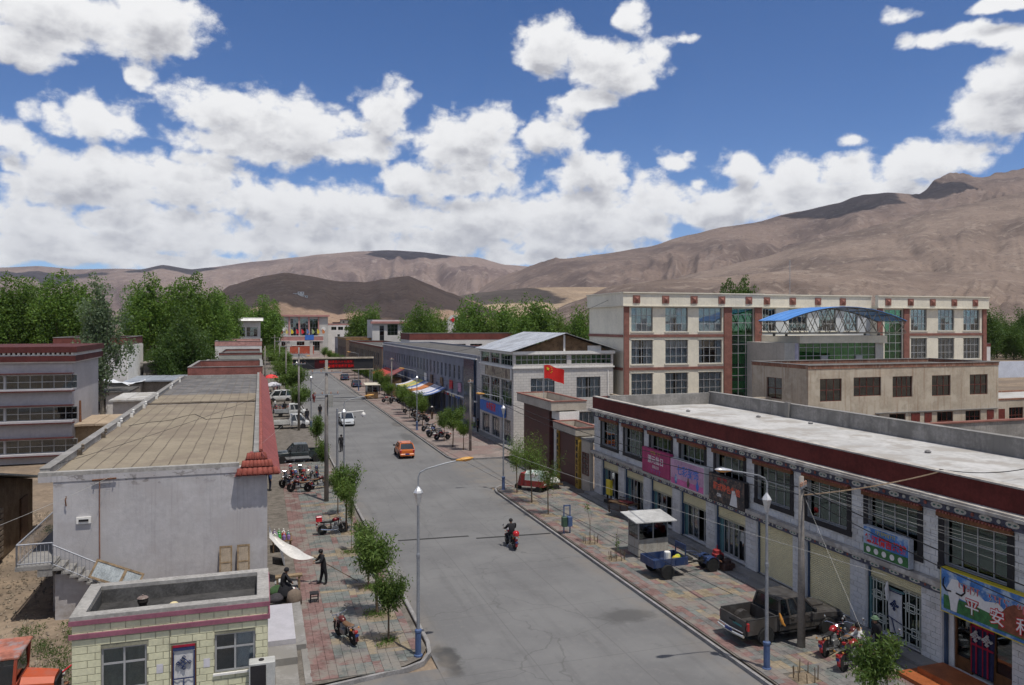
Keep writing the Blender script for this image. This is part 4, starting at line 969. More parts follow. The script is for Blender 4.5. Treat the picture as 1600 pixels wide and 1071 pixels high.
sz = [(.4,4.,8.6,9.8,4,2,CW,'window',ALU,GREENG),(4.4,8.,8.6,9.8,4,2,None,'window',ALU,GREENG),(8.4,12.6,8.6,9.8,4,2,None,'window',ALU,GREENG),(.6,4.,4.3,7.0,3,3,CE),(4.5,8.,4.3,7.0,3,3,None),(8.5,12.4,4.3,7.0,3,3,CW),(1.,4.,.4,2.6,3,1,None),(5.,8.,.4,2.6,3,1,None),(8.8,12,.4,2.8,4,2,None)]
Fw = building(wb, 25.2, 36.6, 77.5, 90.5, 0, 10.0, WT, {'-y': fz, '-x': sz}, None, 0, None, .2, ALU, GLD)
b = MB(); b.box(25.05, 36.75, 77.3, 77.48, 9.82, 10.15).box(25.02,25.19,77.5,90.5,9.82,10.15).box(25.05,36.7,77.35,77.49,8.35,8.5).box(25.05,25.19,77.5,90.5,8.35,8.5).box(35.9,36.0,77.38,77.49,3.,8.); b.build('cornice', WHITEP, wb)
TIN = M('bright_sheet_metal', (.66,.67,.68), .32, .12, .5, metal=.55, spec=.5, col2=(.5,.5,.5), patch=.6)
xm, zr = 30.9, 12.05
for side in (0, 1):
    for k in range(10):
        ya = 77.0+k*1.4; b = MB()
        xe = 24.7 if side == 0 else 37.3; ze = 10.12
        for q in range(4):
            p = [(xe,ya+q*.35,ze),(xm,ya+q*.35,zr),(xm,ya+q*.35+.35,zr),(xe,ya+q*.35+.35,ze)]
            b.prism(p if side else p[::-1], (0,0,.025+.02*(q % 2)))
        b.build('roof_sheet', TIN, wb)
BOARD = M('weathered_board', (.16,.10,.055), .85, .35, 1.5, .3, 12)
b = MB(); b.prism([(25.6,77.6,10.1),(36.4,77.6,10.1),(30.9,77.6,11.95)], (0,.06,0)); gb = b.build('gable_board', BOARD, wb)
b = MB(); b.box(30.8,31.0,77.5,77.59,10.15,11.9); b.box(33.6,35.2,77.54,77.59,10.15,10.7); b.build('gable_post', WHITEP, gb)
b = MB(); b.box(25.5,36.5,90.3,90.4,10.,10.6); b.build('gable_wall', WT, wb)
Fx = Fw['-x']
t = board('weathered bare sign board on the street side of the tiled building', Fx, 3.0, 12.6, 7.15, 8.35, .05, .25, M('flaking_board', (.36,.30,.22), .9, .3, 1.2, col2=(.17,.13,.10), patch=1.), WHITEP)
t = board('blue shop sign with red characters on the tiled building', Fx, 1.2, 10.6, 2.95, 4.15, .1, .35, S_B, S_B)
put_letters('金鑫藏家', .95, S_R, t, Fx, 5.8, 3.62, .36, .02); tibetan('lettering', ['ba','ga','ma','sa',' ','ra','da'], .2, S_Y, t, Fx, 5.8, 4.02, .36)
# ---------------------------------------------------------------- gateway with flag
GRAN = tilemat('oxblood_granite', (.075,.016,.015), (.06,.012,.012), (.03,.008,.008), 1., .9, .9); GOLD = M('gold_couplet', (.36,.22,.035), .5, .25, 5.)
BEIGE = M('beige_render', (.42,.375,.315), .9, .12, .8, .25, 18, .15, world=True, streak=.3, streakcol=(.27,.2,.15))
gt = thing('gateway', 'dark red granite gateway with gold couplets and concrete trough tops', 'gate', (24.5, 62, 0))
b = MB(); b.box(23.8, 26.0, 63.2, 70.0, 0, 5.7); b.build('pillar', GRAN, gt); b = MB(); b.box(23.8, 25.2, 57.2, 60.7, 0, 4.25); b.build('pillar', GRAN, gt)
def trough(x0, x1, y0, y1, z0, z1):
    b = MB(); w = .22
    b.box(x0+.3, x1-.3, y0+.3, y1-.3, z0-.01, z0+.15)
    for (a0, a1, c0, c1) in ((x0,x0+w,y0,y1),(x1-w,x1,y0,y1),(x0+w,x1-w,y0,y0+w),(x0+w,x1-w,y1-w,y1)): b.box(a0, a1, c0, c1, z0, z1)
    b.build('trough', BEIGE, gt)
    b = MB(); e = .05
    for (a0, a1, c0, c1) in ((x0-e,x0+w,y0-e,y1+e),(x1-w,x1+e,y0-e,y1+e),(x0+w,x1-w,y0-e,y0+w),(x0+w,x1-w,y1-w,y1+e)): b.box(a0, a1, c0, c1, z1, z1+.09)
    b.build('trough_rim', BRICKRED, gt)
trough(23.3, 26.5, 61.4, 70.6, 5.72, 6.45); trough(23.4, 25.5, 56.4, 61.25, 4.27, 4.85)
for (y0, y1) in ((60.75,61.2),(56.5,57.15)):
    b = MB(); b.box(23.7, 24.4, y0, y1, 0, 4.2); b.build('couplet_panel', GOLD, gt)
    for i, ch in enumerate('福星高照万事兴'):
        o = letters('lettering', ch, .42, BLKFRAME, gt, .004, .01); G = Face(23.7, y1, 0, '-x'); G.put(o, (y1-y0)/2, 3.7-i*.52, .008); o.rotation_euler = (PI/2, 0, G.rz)
b = MB(); b.box(24.2, 24.6, 62.7, 63.15, 0, 4.2).box(24.0,25.8,61.3,63.1,4.9,5.6); b.build('inner_post', WHITEP, gt)
b = MB()
for i in range(7): b.bar((24.6,61.25+i*.22,.1), (24.6,61.25+i*.22,3.4), .04)
for z in (.3, 1.6, 3.2): b.bar((24.6,61.2,z), (24.6,62.7,z), .05)
b.build('grille', BLKFRAME, gt)
b = MB(); b.box(23.9, 24.2, 54.75, 56.35, 0, 4.0); wl_ = thing('gate_wall', 'beige gate wall with barred window beside the tiled shops', 'wall', (24, 55.5, 0)); b.build('wall', BEIGE, wl_)
b = MB(); b.box(23.85, 25.3, 54.72, 56.38, 4.0, 4.2).box(25.1,25.3,54.75,56.3,4.2,4.6); b.build('coping', CONC, wl_)
G = Face(23.9, 56.35, 0, '-x'); window(G, wl_, .25, 1.45, 1.4, 3.1, 4, 4, RED_FR, GLK, .03, .04, None, panes=False)
fl = thing('flag', 'red flag with yellow stars flying on a short pole above the gateway', 'flag', (24.4, 66.2, 6.5))
b = MB(); b.tube([(24.4,66.2,5.8),(24.4,66.2,9.35)], .035, 6); b.build('pole', ALU, fl)
b = MB(); b.smooth = True; nx, nz = 14, 8
def flagpt(s, t): return (24.42+s*2.0+.03*math.sin(s*9), 66.2+.10*math.sin(s*7+t*1.2)*s*2, 9.3-t*1.2-.55*s*s+.06*math.sin(s*8)-.1*s*t)
for j in range(nz+1):
    for i in range(nx+1): b.v.append(flagpt(i/nx, j/nz))
b.f = [(j*(nx+1)+i, j*(nx+1)+i+1, (j+1)*(nx+1)+i+1, (j+1)*(nx+1)+i) for j in range(nz) for i in range(nx)]; b.m = [0]*len(b.f)
b.build('cloth', M('flag_red', (.50,.015,.012), .7, .1, 2.), fl)
def star(s, t, r):
    c0 = flagpt(s, t); P = []
    for k in range(10):
        a_ = PI/2+k*PI/5; q = r if k % 2 == 0 else r*.4; P.append((c0[0]+q*math.cos(a_), c0[1]-.03, c0[2]+q*math.sin(a_)-.3*q*math.cos(a_)))
    return P
for s, t, r in ((.17,.3,.2),(.33,.12,.07),(.38,.24,.07),(.38,.4,.07),(.33,.52,.07)):
    b = MB(); b.prism(star(s, t, r), (0,-.01,0)); b.build('star', S_Y, fl)
# ---------------------------------------------------------------- long grey building with felted roof and red tiled eave (west side)
GREYW = M('grey_cement_render', (.43,.415,.42), .95, .10, .45, .35, 12, .15, world=True, streak=.25, streakcol=(.27,.255,.25), col2=(.39,.37,.37), patch=.5)
def wear(m, ztop):
    """plaster flaked and damp below the roof edge, mud splashed at the foot"""
    T = NT(m.node_tree); nt = m.node_tree; b = nt.nodes['Principled BSDF']; old = b.inputs['Base Color'].links[0].from_socket
    pos = T.n('ShaderNodeNewGeometry').outputs['Position']; z = T.n('ShaderNodeSeparateXYZ', [pos]).outputs[2]
    n = T.noise(T.v('MULTIPLY', pos, (1., 1., 1.6)), 1.5, 6, .65)
    c = T.mix(T.m('MULTIPLY', T.m('MULTIPLY', T.ramp(z, ztop-.75, ztop-.25), T.ramp(n, .56, .60)), .75), old, (.17,.155,.15,1))
    dr = T.noise(T.v('MULTIPLY', pos, (5., 5., .12)), 1., 5, .7)
    c = T.mix(T.m('MULTIPLY', T.m('MULTIPLY', T.ramp(z, .5, ztop), T.ramp(dr, .53, .68)), .42), c, (.22,.205,.20,1))
    c = T.mix(T.m('MULTIPLY', T.m('MULTIPLY', T.ramp(z, 1.5, .1), T.ramp(n, .38, .6)), .6), c, (.22,.185,.15,1))
    c = T.mix(T.m('MULTIPLY', T.ramp(T.noise(pos, .38, 5, .6), .50, .60), .28), c, (.50,.485,.48,1))
    nt.links.new(c, b.inputs['Base Color'])
wear(GREYW, 6.05)
FELT = M('roofing_felt', (.25,.212,.158), .95, .10, .5, .3, 9, .12, world=True, col2=(.205,.17,.13), patch=.3)
FELT2 = M('new_roofing_felt', (.13,.125,.125), .9, .18, .5, .3, 9, .15, world=True, col2=(.175,.165,.155), patch=.5)
LAP = M('felt_lap_tar', (.13,.105,.08), .9, .3, 2., world=True)
CLAY = M('red_clay_tile', (.27,.072,.052), .7, .25, 3., .2, 30, .25, world=True); CLAYP = M('red_painted_sheet', (.235,.068,.062), .6, .15, .8, world=True)
PARG = M('parapet_cement', (.33,.315,.295), .95, .2, .8, .4, 12, .15, world=True, streak=.3)
lb = thing('felt_roofed_building', 'long grey building with tan felt roof and red tiled eave along the street', 'building', (-4, 72, 0))
X0, X1, Y0_, Y1_ = -8.9, .35, 40., 107.
FE = Face(X1, Y0_, 0, '+x'); FS = Face(X0, Y0_, 0, '-y')
b = MB(); FS.wall(b, 0, X1-X0, 0, 6.1, []); FE.wall(b, 0, Y1_-Y0_, 0, 5.75, [(1.5+4.2*k, 1.5+4.2*k+2.6, .3, 2.9) for k in range(15)], .3)
Face(X1, Y1_, 0, '+y').wall(b, 0, X1-X0, 0, 6.1, []); Face(X0, Y1_, 0, '-x').wall(b, 0, Y1_-Y0_, 0, 6.1, [(3+5*k, 4.6+5*k, 3.6, 5.0) for k in range(12)], .2)
b.build('wall', GREYW, lb)
b = MB(); b.box(X0+.5, X1-.5, Y0_+.5, Y1_-.5, .1, 5.6); b.build('interior', DARKROOM, lb)
for k in range(15):
    y = Y0_+1.5+4.2*k; b = MB()
    for q in range(3): b.box(X1-.24, X1-.16, y+.05+q*.85, y+.82+q*.85, .32, 2.85)
    b.build('door', (BROWN, M('ochre_door', (.33,.19,.06), .6, .2), TEAL)[k % 3], lb)
b = MB(); b.box(-9.5, X1, Y0_-.03, Y1_, 5.85, 6.12); b.build('roof_slab', GREYW, lb)
# felt strips: each lapped over the next
ns = 11; w = 8.75/ns
def strips(ya, yb, mat, lap, z):
    for k in range(ns):
        xa = -9.05+k*w; b = MB(); n = 10; dy = (yb-ya)/n
        for i in range(n+1):
            y = ya+dy*i; dz = .008*mn.noise(Vector((k*3.1, y*.7, 2)))
            b.v += [(xa, y, z+.022+dz), (xa+w*.5, y, z+.006+dz), (xa+w+.03, y, z+.012+dz)]
        b.f = [(i*3+j, i*3+j+1, i*3+j+4, i*3+j+3) for i in range(n) for j in range(2)]; b.m = [0]*len(b.f)
        s = b.build('roofing_strip', mat, lb)
        b = MB(); P = [(xa+.02+.02*math.sin(i*1.7+k), ya+(yb-ya)*i/24, z+.03) for i in range(25)]
        for p, q in zip(P, P[1:]): b.poly([(p[0]-.018-.012*abs(math.sin(p[1]*2.3)), p[1], p[2]), (p[0]+.02, p[1], p[2]), (q[0]+.02, q[1], q[2]), (q[0]-.018-.012*abs(math.sin(q[1]*2.3)), q[1], q[2])])
        b.build('lap_seam', lap, s)
strips(40.35, 72.6, FELT, LAP, 6.12); strips(73.2, 82, FELT, LAP, 6.13); strips(82, 106.8, FELT2, LAP, 6.13)
b = MB(); b.tube([(-9.1,72.9,6.15),(-6,72.9,6.19),(-3,72.95,6.18),(-.1,72.9,6.2)], .13, 6); b.build('roof_ridge_joint', LAP, lb)
b = MB(); b.box(-9.5, -9.1, Y0_+.3, Y1_, 6.12, 6.42).box(-9.5, -.95, Y0_-.03, Y0_+.3, 6.121, 6.3).box(-.28, .02, Y0_+.3, Y1_, 6.12, 6.72).box(-9.1,-.28,Y1_-.3,Y1_,6.12,6.5); b.build('parapet', PARG, lb)
b = MB(); b.box(-9.53, -9.08, Y0_+.28, Y1_, 6.421, 6.45).box(-.3, .04, Y0_+.3, Y1_, 6.721, 6.76); b.build('coping', CONC, lb)
for y in (46., 52.5, 58, 63.5, 70, 78, 90, 100):
    b = MB(); b.lathe([(.07,6.42),(.09,6.5),(.06,6.62),(.1,6.66),(.02,6.72)], (-8.95+.1*math.sin(y),y,0), 8); b.box(-9.12,-8.9,y-.12,y+.12,6.12,6.42); b.build('vent_stub', WHITEP if y > 55 else LAP, lb)
# tiled eave: rows of half-round tiles on the return at the front, one long run along the street
def tile_mesh():
    b = MB(); b.smooth = True; n = 5
    for z, y in ((0,0),(0.,1)):
        for i in range(n+1):
            a_ = PI*i/n; b.v.append((-.13*math.cos(a_), y*.36, .075*math.sin(a_)))
    for z, y in ((0,0),(0.,1)):
        for i in range(n+1):
            a_ = PI*i/n; b.v.append((-.11*math.cos(a_), y*.36, .055*math.sin(a_)-.005))
    k = n+1
    for i in range(n): b.f += [(i, i+1, k+i+1, k+i), (2*k+i+1, 2*k+i, 3*k+i, 3*k+i+1), (i+1, i, 2*k+i, 2*k+i+1)]
    b.m = [0]*len(b.f); return b.mesh('roof_tile', CLAY)
ev = MB().prism([(-1.15,39.55,5.72),(.9,39.55,5.72),(.15,40.3,6.7),(-.45,40.3,6.7)], (0,.5,0)).build('eave', CLAYP, lb)
tm = tile_mesh()
for i in range(8):
    for j in range(3):
        t = (j+.0)/3; u = (i+.5)/8; xa = -1.1+2.0*u; xb = -.42+.5*u; x = xa+(xb-xa)*t
        o = link('roof_tile', tm, ev); o.location = Vector((x, 39.5+.75*t, 5.76+.98*t))-base_of(ev); o.rotation_euler = (R(51), 0, (xa-xb)*.5); o.scale = (1-.55*t, 1, 1)
b = MB(); N = int((Y1_-40)/.27); b.smooth = False
for i in range(N):
    y = 40+i*.27
    for j in range(4): pass
    a_ = [(.08,y,6.74),(.95,y,5.70)]; P = []
    for k, (dy, dz) in enumerate(((0,0),(.07,.05),(.135,.06),(.2,.05),(.27,0))): P += [(.08, y+dy, 6.72+dz), (.97, y+dy, 5.70+dz)]
    b.add(P, [(2*k, 2*k+1, 2*k+3, 2*k+2) for k in range(4)])
b.add([(.08,40,6.7),(.97,40,5.68),(.97,Y1_,5.68),(.08,Y1_,6.7),(.3,40,5.6),(.3,Y1_,5.6)], [(0,1,4),(1,2,5,4)])
tag(b.build('tiling', CLAYP, ev), kind='stuff')
b = MB()
for i in range(12): b.tube([(.05,40.3+i*5.5,6.78),(.05,40.3+i*5.5+5.4,6.78)], .1, 7)
b.build('ridge_tiles', CLAY, ev)
# things on the front wall
b = MB(); b.box(-7.95,-7.35,39.9,39.99,3.9,4.2); v = b.build('vent', WHITEP, lb); b = MB(); b.box(-7.85,-7.45,39.87,39.899,4.0,4.1); b.build('vent_slot', BLKFRAME, v)
b = MB(); b.tube([(-7.0,39.93,5.9),(-7.0,39.93,4.2),(-6.98,39.9,1.2)], .025, 6); b.build('pipe', RUST, lb)
b = MB(); b.tube([(-7.3,39.9,5.86),(-6.3,39.9,5.9)], .04, 6); b.bar((-7.2,39.95,5.86),(-7.2,39.8,5.86),.04); b.bar((-6.4,39.95,5.9),(-6.4,39.8,5.9),.04); b.build('rusty_bracket', M('rusty_iron', (.17,.075,.04), .85, .4, 8.), lb)
b = MB(); b.tube([(-8.35,39.9,5.2),(-8.38,39.86,5.0),(-8.35,39.9,4.75)], .03, 6); b.build('hook', MATS['rusty_iron'], lb)
# landing, stairs and railing
st = thing('outside_stairs', 'concrete outside stairs and landing with grey railing at the felt roofed building', 'stairs', (-8, 39.3, 0))
b = MB(); b.box(-10.05, -8.62, 38.6, 52, 2.32, 2.5).box(-9.2,-8.62,38.62,39.9,2.0,2.319); b.build('landing', CONC, st)
for k in range(13):
    b = MB(); z = 2.5-.185*(k+1); b.box(-8.615+.33*k, -8.615+.33*(k+1)+.03, 38.6, 39.95, z-.09, z); b.box(-8.615+.33*k,-8.58+.33*k,38.63,39.92,z,z+.095); b.build('step', CONC, st)
b = MB(); b.prism([(-8.6,39.0,1.95),(-8.2,39.0,1.95),(-4.2,39.0,-.3),(-8.6,39.0,-.3)], (0,.85,0)); b.build('stair_wall', GREYW, st)
RAIL = M('grey_railing', (.30,.31,.34), .5, .15, 3., metal=.2)
def railing(p, q, n, h=.95):
    b = MB(); p = Vector(p); q = Vector(q); up = Vector((0,0,h))
    b.tube([p+up, q+up], .035, 6); b.tube([p+up*.12, q+up*.12], .02, 6)
    for k in (0, 1): b.tube([p+(q-p)*k, p+(q-p)*k+up], .035, 6)
    for i in range(1, n): a_ = p+(q-p)*i/n; b.tube([a_+up*.12, a_+up], .012, 5)
    b.build('railing', RAIL, st)
railing((-10.0,38.65,2.5), (-8.62,38.65,2.5), 9); railing((-10.0,38.65,2.5), (-10.0,51,2.5), 60); railing((-8.62,38.65,2.4), (-4.4,38.65,.1), 26)
of = thing('old_window_frame', 'old wooden window frame leaning on the outside stairs', 'window frame', (-6.2, 38.2, 1.5)); WOODO = M('old_grey_wood', (.23,.165,.10), .85, .35, 4., .2, 20)
of.rotation_euler = (R(-28), R(24), 0)
b = MB()
for (x0, x1, z0, z1) in ((-1.05,1.05,0,.09),(-1.05,1.05,.75,.84),(-1.05,-.96,.09,.75),(.96,1.05,.09,.75),(.2,.32,.09,.75)): b.box(x0, x1, -.04, .04, z0, z1)
b.build('frame', WOODO, of, False)
for x0, x1 in ((-.96,.2),(.32,.96)): MB().box(x0, x1, -.01, .01, .09, .75).build('pane', M('dusty_pane', (.32,.35,.36), .3, .3, 2., spec=.5), of, False)
for k, x in enumerate((-1.55,-.75)):
    t = thing('plywood_board', ('weathered wooden panel leaning on the grey wall, farther from the street', 'weathered wooden panel leaning on the grey wall, nearer the street')[k], 'panel', (x, 39.6, 1.1), 0, 'panels leaning on the grey wall'); t.rotation_euler = (R(-12), 0, 0)
    b = MB(); b.box(-.29,-.22,-.03,.03,-1.1,1.3).box(.22,.29,-.03,.03,-1.1,1.3).box(-.22,.22,-.03,.03,1.22,1.3).box(-.22,.22,-.03,.03,.5,.56); b.build('frame', WOODO, t, False)
    MB().box(-.22,.22,-.012,.012,-1.1,.5).box(-.22,.22,-.012,.012,.56,1.22).build('panel_sheet', M('faded_plywood', (.30,.245,.185), .9, .2, 3.), t, False)
b = MB(); b.tube([(-1.2,39.85,0),(-1.2,39.85,0.1)],.05,6)
# ---------------------------------------------------------------- guard house with pale yellow tiles
YT = M('pale_yellow_tile', (.60,.58,.40), .35, .10, 1.5, .05, 30, .45, world=True); YT2 = M('pale_yellow_tile_dull', (.565,.545,.38), .4, .12, 1.5, .05, 30, .45, world=True)
MAUVE = M('mauve_band', (.24,.09,.125), .7, .15, 1.5, world=True); JT = M('tile_joint_grey', (.24,.23,.17), .9, .2)
gh = thing('guard_house', 'small pale yellow tiled guard house with mauve bands and flat roof', 'building', (-2.8, 29.9, 0))
gx0, gx1, gy0, gy1 = -5.75, .25, 28.2, 31.5
holes = [(.85,2.2,1.05,2.46),(2.95,3.72,.1,2.3),(4.3,5.6,1.2,2.5)]
GF = Face(gx0, gy0, 0, '-y'); GE = Face(gx1, gy0, 0, '+x'); GWf = Face(gx0, gy1, 0, '-x')
b = MB(); GF.wall(b, 0, 6, 0, 3.5, holes, .2); GE.wall(b, 0, 3.3, 0, 3.5, [], .2); GWf.wall(b, 0, 3.3, 0, 3.5, []); Face(gx1, gy1, 0, '+y').wall(b, 0, 6, 0, 3.5, []); b.build('wall', JT, gh)
b = MB(); b.box(gx0+.5, gx1-.5, gy0+.7, gy1-.3, .1, 2.9); b.build('interior', DARKROOM, gh)
nt_ = 0
for FF, L, hs in ((GF, 6., holes), (GE, 3.3, [])):
    for r_ in range(15):
        v0 = .05+r_*.232; v1 = v0+.232
        if v1 > 3.42: break
        cuts = sorted({0, L, *[x for h in hs if h[2] < v1-.05 and h[3] > v0+.05 for x in h[:2]], *[x for x in [(.225 if r_ % 2 else 0)+.45*i for i in range(1, 15)] if x < L]})
        for a_, c_ in zip(cuts, cuts[1:]):
            m_ = (a_+c_)/2
            if c_-a_ < .05 or any(h[0] < m_ < h[1] and h[2] < v1-.06 and h[3] > v0+.06 for h in hs): continue
            k = ('yt', round(c_-a_, 2), rnd.random() < .25)
            if k not in CACHE:
                w_ = k[1]-.014; e = .006; x = MB(); x.add([(-w_/2,0,-.108),(w_/2,0,-.108),(w_/2,0,.108),(-w_/2,0,.108),(-w_/2+e,-.016,-.102),(w_/2-e,-.016,-.102),(w_/2-e,-.016,.102),(-w_/2+e,-.016,.102)], [(4,5,6,7),(0,1,5,4),(1,2,6,5),(2,3,7,6),(3,0,4,7)])
                CACHE[k] = x.mesh('tile', YT2 if k[2] else YT)
            o = link('tile', CACHE[k], gh); FF.put(o, m_, (v0+v1)/2, .001); nt_ += 1
b = MB()
for z in (3.32, 2.88): b.box(gx0-.08, gx1+.08, gy0-.09, gy0-.017, z, z+.15).box(gx1+.017, gx1+.09, gy0-.0, gy1, z, z+.15)
b.build('band', MAUVE, gh)
b = MB(); w_ = .34
b.box(gx0-.06, gx1+.06, gy0-.06, gy0+w_, 3.47, 3.6).box(gx0-.06, gx1+.06, gy1-w_, gy1+.06, 3.47, 3.6).box(gx0-.06, gx0+w_, gy0+w_, gy1-w_, 3.47, 3.6).box(gx1-w_, gx1+.06, gy0+w_, gy1-w_, 3.47, 3.6); b.build('parapet_top', PARG, gh)
b = MB(); b.box(gx0+w_, gx1-w_, gy0+w_, gy1-w_, 2.95, 3.0); b.build('roof', M('dark_tar_roof', (.06,.058,.057), .95, .3, .8, .3, 12, .15, world=True), gh)
b = MB(); b.box(gx0+w_, gx0+w_+.03, gy0+w_, gy1-w_, 3.0, 3.46).box(gx1-w_-.03, gx1-w_, gy0+w_, gy1-w_, 3., 3.46).box(gx0+w_+.03, gx1-w_-.03, gy0+w_, gy0+w_+.03, 3., 3.46).box(gx0+w_+.03, gx1-w_-.03, gy1-w_-.03, gy1-w_, 3., 3.46); b.build('roof_upstand', M('damp_upstand', (.10,.097,.094), .95, .3, 1.5, world=True), gh)
window(GF, gh, .85, 2.2, 1.05, 2.46, 2, 2, ALU, GLD, -.1, .06, [(0,.5,M('olive_curtain',(.13,.15,.10),.9,.2,3.)),(.5,.99,MATS['olive_curtain'])], [0,.62,1])
window(GF, gh, 4.3, 5.6, 1.2, 2.5, 2, 2, ALU, GLD, -.1, .06, [(.5,.99,CURW)], [0,.62,1])
b = MB(); GF.box(b, .8, 2.25, .98, 1.05, -.05, .08); b.build('sill', WHITEP, gh); b = MB(); GF.box(b, 4.25, 5.65, 1.13, 1.2, -.05, .08); b.build('sill', WHITEP, gh)
b = MB(); GF.box(b, 2.95, 3.02, .1, 2.3, -.1, .0); GF.box(b, 3.65, 3.72, .1, 2.3, -.1, .0); GF.box(b, 3.02, 3.65, 2.23, 2.3, -.1, 0); b.build('door_frame', BROWN, gh)
for x in (2.6, 4.05): b = MB(); GF.box(b, x-.1, x+.1, 1.45, 1.75, .018, .024); b.build('notice', M('paper_notice', (.55,.53,.56), .8, .1), gh)
b = MB(); b.tube([(gx0+2.9,gy0-.04,.2),(gx0+2.9,gy0-.04,2.86)], .012, 5); b.build('wire', JT, gh)
dc = thing('door_curtain', 'white door curtain with dark endless knot at the guard house door', 'curtain', (gx0+3.33, gy0, .2))
cloth(GF, 3.0, 3.68, .25, 2.24, -.0, MATS['curtain_cloth_white'], 'cloth', dc, .025); knot(GF, 3.34, 1.72, .46, .06, CB, dc)
b = MB(); GF.box(b, 3.0, 3.68, 2.12, 2.24, .03, .05, 0); GF.box(b, 3.0,3.04,.3,2.1,.05,.06); GF.box(b, 3.64,3.68,.3,2.1,.05,.06); GF.box(b, 3.03,3.65,1.18,1.22,.055,.065); GF.box(b, 3.32,3.36,.3,1.18,.06,.07); b.build('trim', CB, dc)
b = MB(); GF.box(b, 3.0, 3.68, 2.24, 2.31, .03, .06); b.build('valance', CRED, dc)
ac = thing('air_conditioner', 'grey air conditioner box standing at the corner of the guard house', 'air conditioner', (.1, 27.75, 0))
b = MB(); b.cbox(-.35, .5, 27.55, 28.05, .75, 1.62, .02); b.build('casing', M('ac_casing', (.42,.42,.40), .5, .12, 3.), ac)
b = MB(); b.box(-.3,.2,27.53,27.548,.8,1.55); b.build('grille', BLKFRAME, ac); b = MB(); b.box(-.3,-.2,27.6,28,0,.75).box(.35,.45,27.6,28,0,.75); b.build('stand', GREYW, ac); b = MB(); b.lathe([(.09,1.62),(.09,1.65),(.03,1.66)], (.05,27.8,0), 10); b.build('cap', BLKFRAME, ac)
pt = thing('stove_pot', 'dark sooty pot with lid standing on the guard house roof', 'pot', (-3.9, 30.0, 3.0)); b = MB(); b.lathe([(.14,0),(.17,.05),(.12,.2),(.15,.22),(.18,.3),(.17,.42)], (0,0,0), 12); b.build('pot', M('soot', (.03,.025,.022), .7, .3), pt, False); b = MB(); b.lathe([(.19,.42),(.15,.46),(.03,.5),(.03,.53)], (0,0,0), 12); b.build('lid', M('tin_lid', (.2,.15,.13), .5, .2), pt, False)
tag(link('foam_lump', MB().lathe([(.02,0),(.14,.02),(.17,.08),(.1,.14),(.01,.16)], (0,0,0), 9).mesh('foam_lump', M('yellow_foam', (.62,.52,.30), .8, .1)), None, (-2.9,30.05,3.0)), 'small yellow foam lump on the guard house roof', 'foam')
# ---------------------------------------------------------------- platform and steps beside the guard house
b = MB(); b.box(.3, 1.35, 31.9, 36.0, 0, .62); tag(b.build('platform', M('white_floor_tile', (.42,.405,.43), .4, .08, 1.5, world=True)), 'white tiled platform beside the guard house', 'platform')
b = MB(); b.box(1.36, 1.75, 31.9, 39.9, 0, .36).box(.3,1.36,30.6,31.88,0,.42); tag(b.build('doorstep', CONC), 'long grey concrete step along the white tiled platform', 'step')
# ---------------------------------------------------------------- brown mud-brick shed at the frame edge
sd = thing('brick_shed', 'dark brown mud-brick shed with gabled roof at the left edge', 'shed', (-18, 44, 0)); MUD = M('mud_brick', (.17,.125,.085), .95, .25, 1.2, .5, 9, .1, world=True, streak=.3)
b = MB(); b.prism([(-24,31,0),(-13.6,31,0),(-13.6,31,3.3),(-24,31,3.3)], (0,25,0)); b.prism([(-13.6,31,3.3),(-13.6,56,3.3),(-13.6,43.5,5.75)], (-10.4,0,0)); b.build('wall', MUD, sd)
for (ya, za, yb, zb) in ((30.4,3.2,43.5,5.85),(43.5,5.85,56.8,3.2)):
    b = MB(); b.prism([(-24.3,ya,za),(-13.0,ya,za),(-13.0,yb,zb),(-24.3,yb,zb)], (0,0,.1)); b.build('roof', M('shed_roof', (.16,.17,.17), .8, .25, 1., .3, 10), sd)
b = MB(); b.box(-13.62,-13.5,53.2,54.6,.1,2.6); b.build('door', M('shed_door', (.09,.05,.03), .8, .3), sd)
for k in range(9): b = MB(); b.box(-13.6,-13.42,48.9+.05*(k%2),49.5,.3+k*.3,.5+k*.3); b.build('brick_pier', M('pier_brick', (.25,.2,.15), .9, .3), sd)
# ---------------------------------------------------------------- apartment block with ribbon windows
AP = M('grey_white_render', (.42,.405,.41), .95, .08, .4, .2, 12, .15, world=True, streak=.12); DKRED = M('dark_red_cornice', (.085,.022,.02), .8, .2, 1., world=True)
ab = thing('apartment_block', 'grey three-storey block with ribbon windows and dark red cornice', 'building', (-30, 89, 0))
rb = [(1.5+i*6.05, 7.4+i*6.05, z0, z1, 6, 2, (CW if (i+j) % 3 else CP)) for j, (z0, z1) in enumerate(((6.95,8.25),(4.0,5.25),(.95,2.2))) for i in range(4)]
Fa_ = building(ab, -42, -16.9, 83, 95.7, 0, 9.4, AP, {'-y': rb}, BITU, 0, None, .2, ALU, GLK)['-y']
b = MB()
for z in (6.72, 3.72, .7): Fa_.box(b, -.2, 25.35, z-.02, z+.08, 0, .62)
for z in (8.36, 5.36, 2.32): Fa_.box(b, -.2, 25.3, z, z+.08, 0, .5)
b.build('ledge', DKRED, ab)
b = MB(); Fa_.box(b, 0, 25.25, 6.81, 6.95, .01, .5); Fa_.box(b, 0, 25.25, 3.81, 4.0, .01, .5); Fa_.box(b, 0, 25.25, .79, .95, .01, .5); b.build('ledge_face', AP, ab)
b = MB(); b.box(-42.3,-16.5,82.6,96.1,9.5,10.05).box(-42.3,-16.4,82.5,96.2,10.35,10.9); b.build('cornice', DKRED, ab)
b = MB(); b.box(-42.2,-16.6,82.7,96,9.4,9.5).box(-42.2,-16.6,82.7,96,10.05,10.15); b.build('cornice_line', WHITEP, ab)
b = MB()
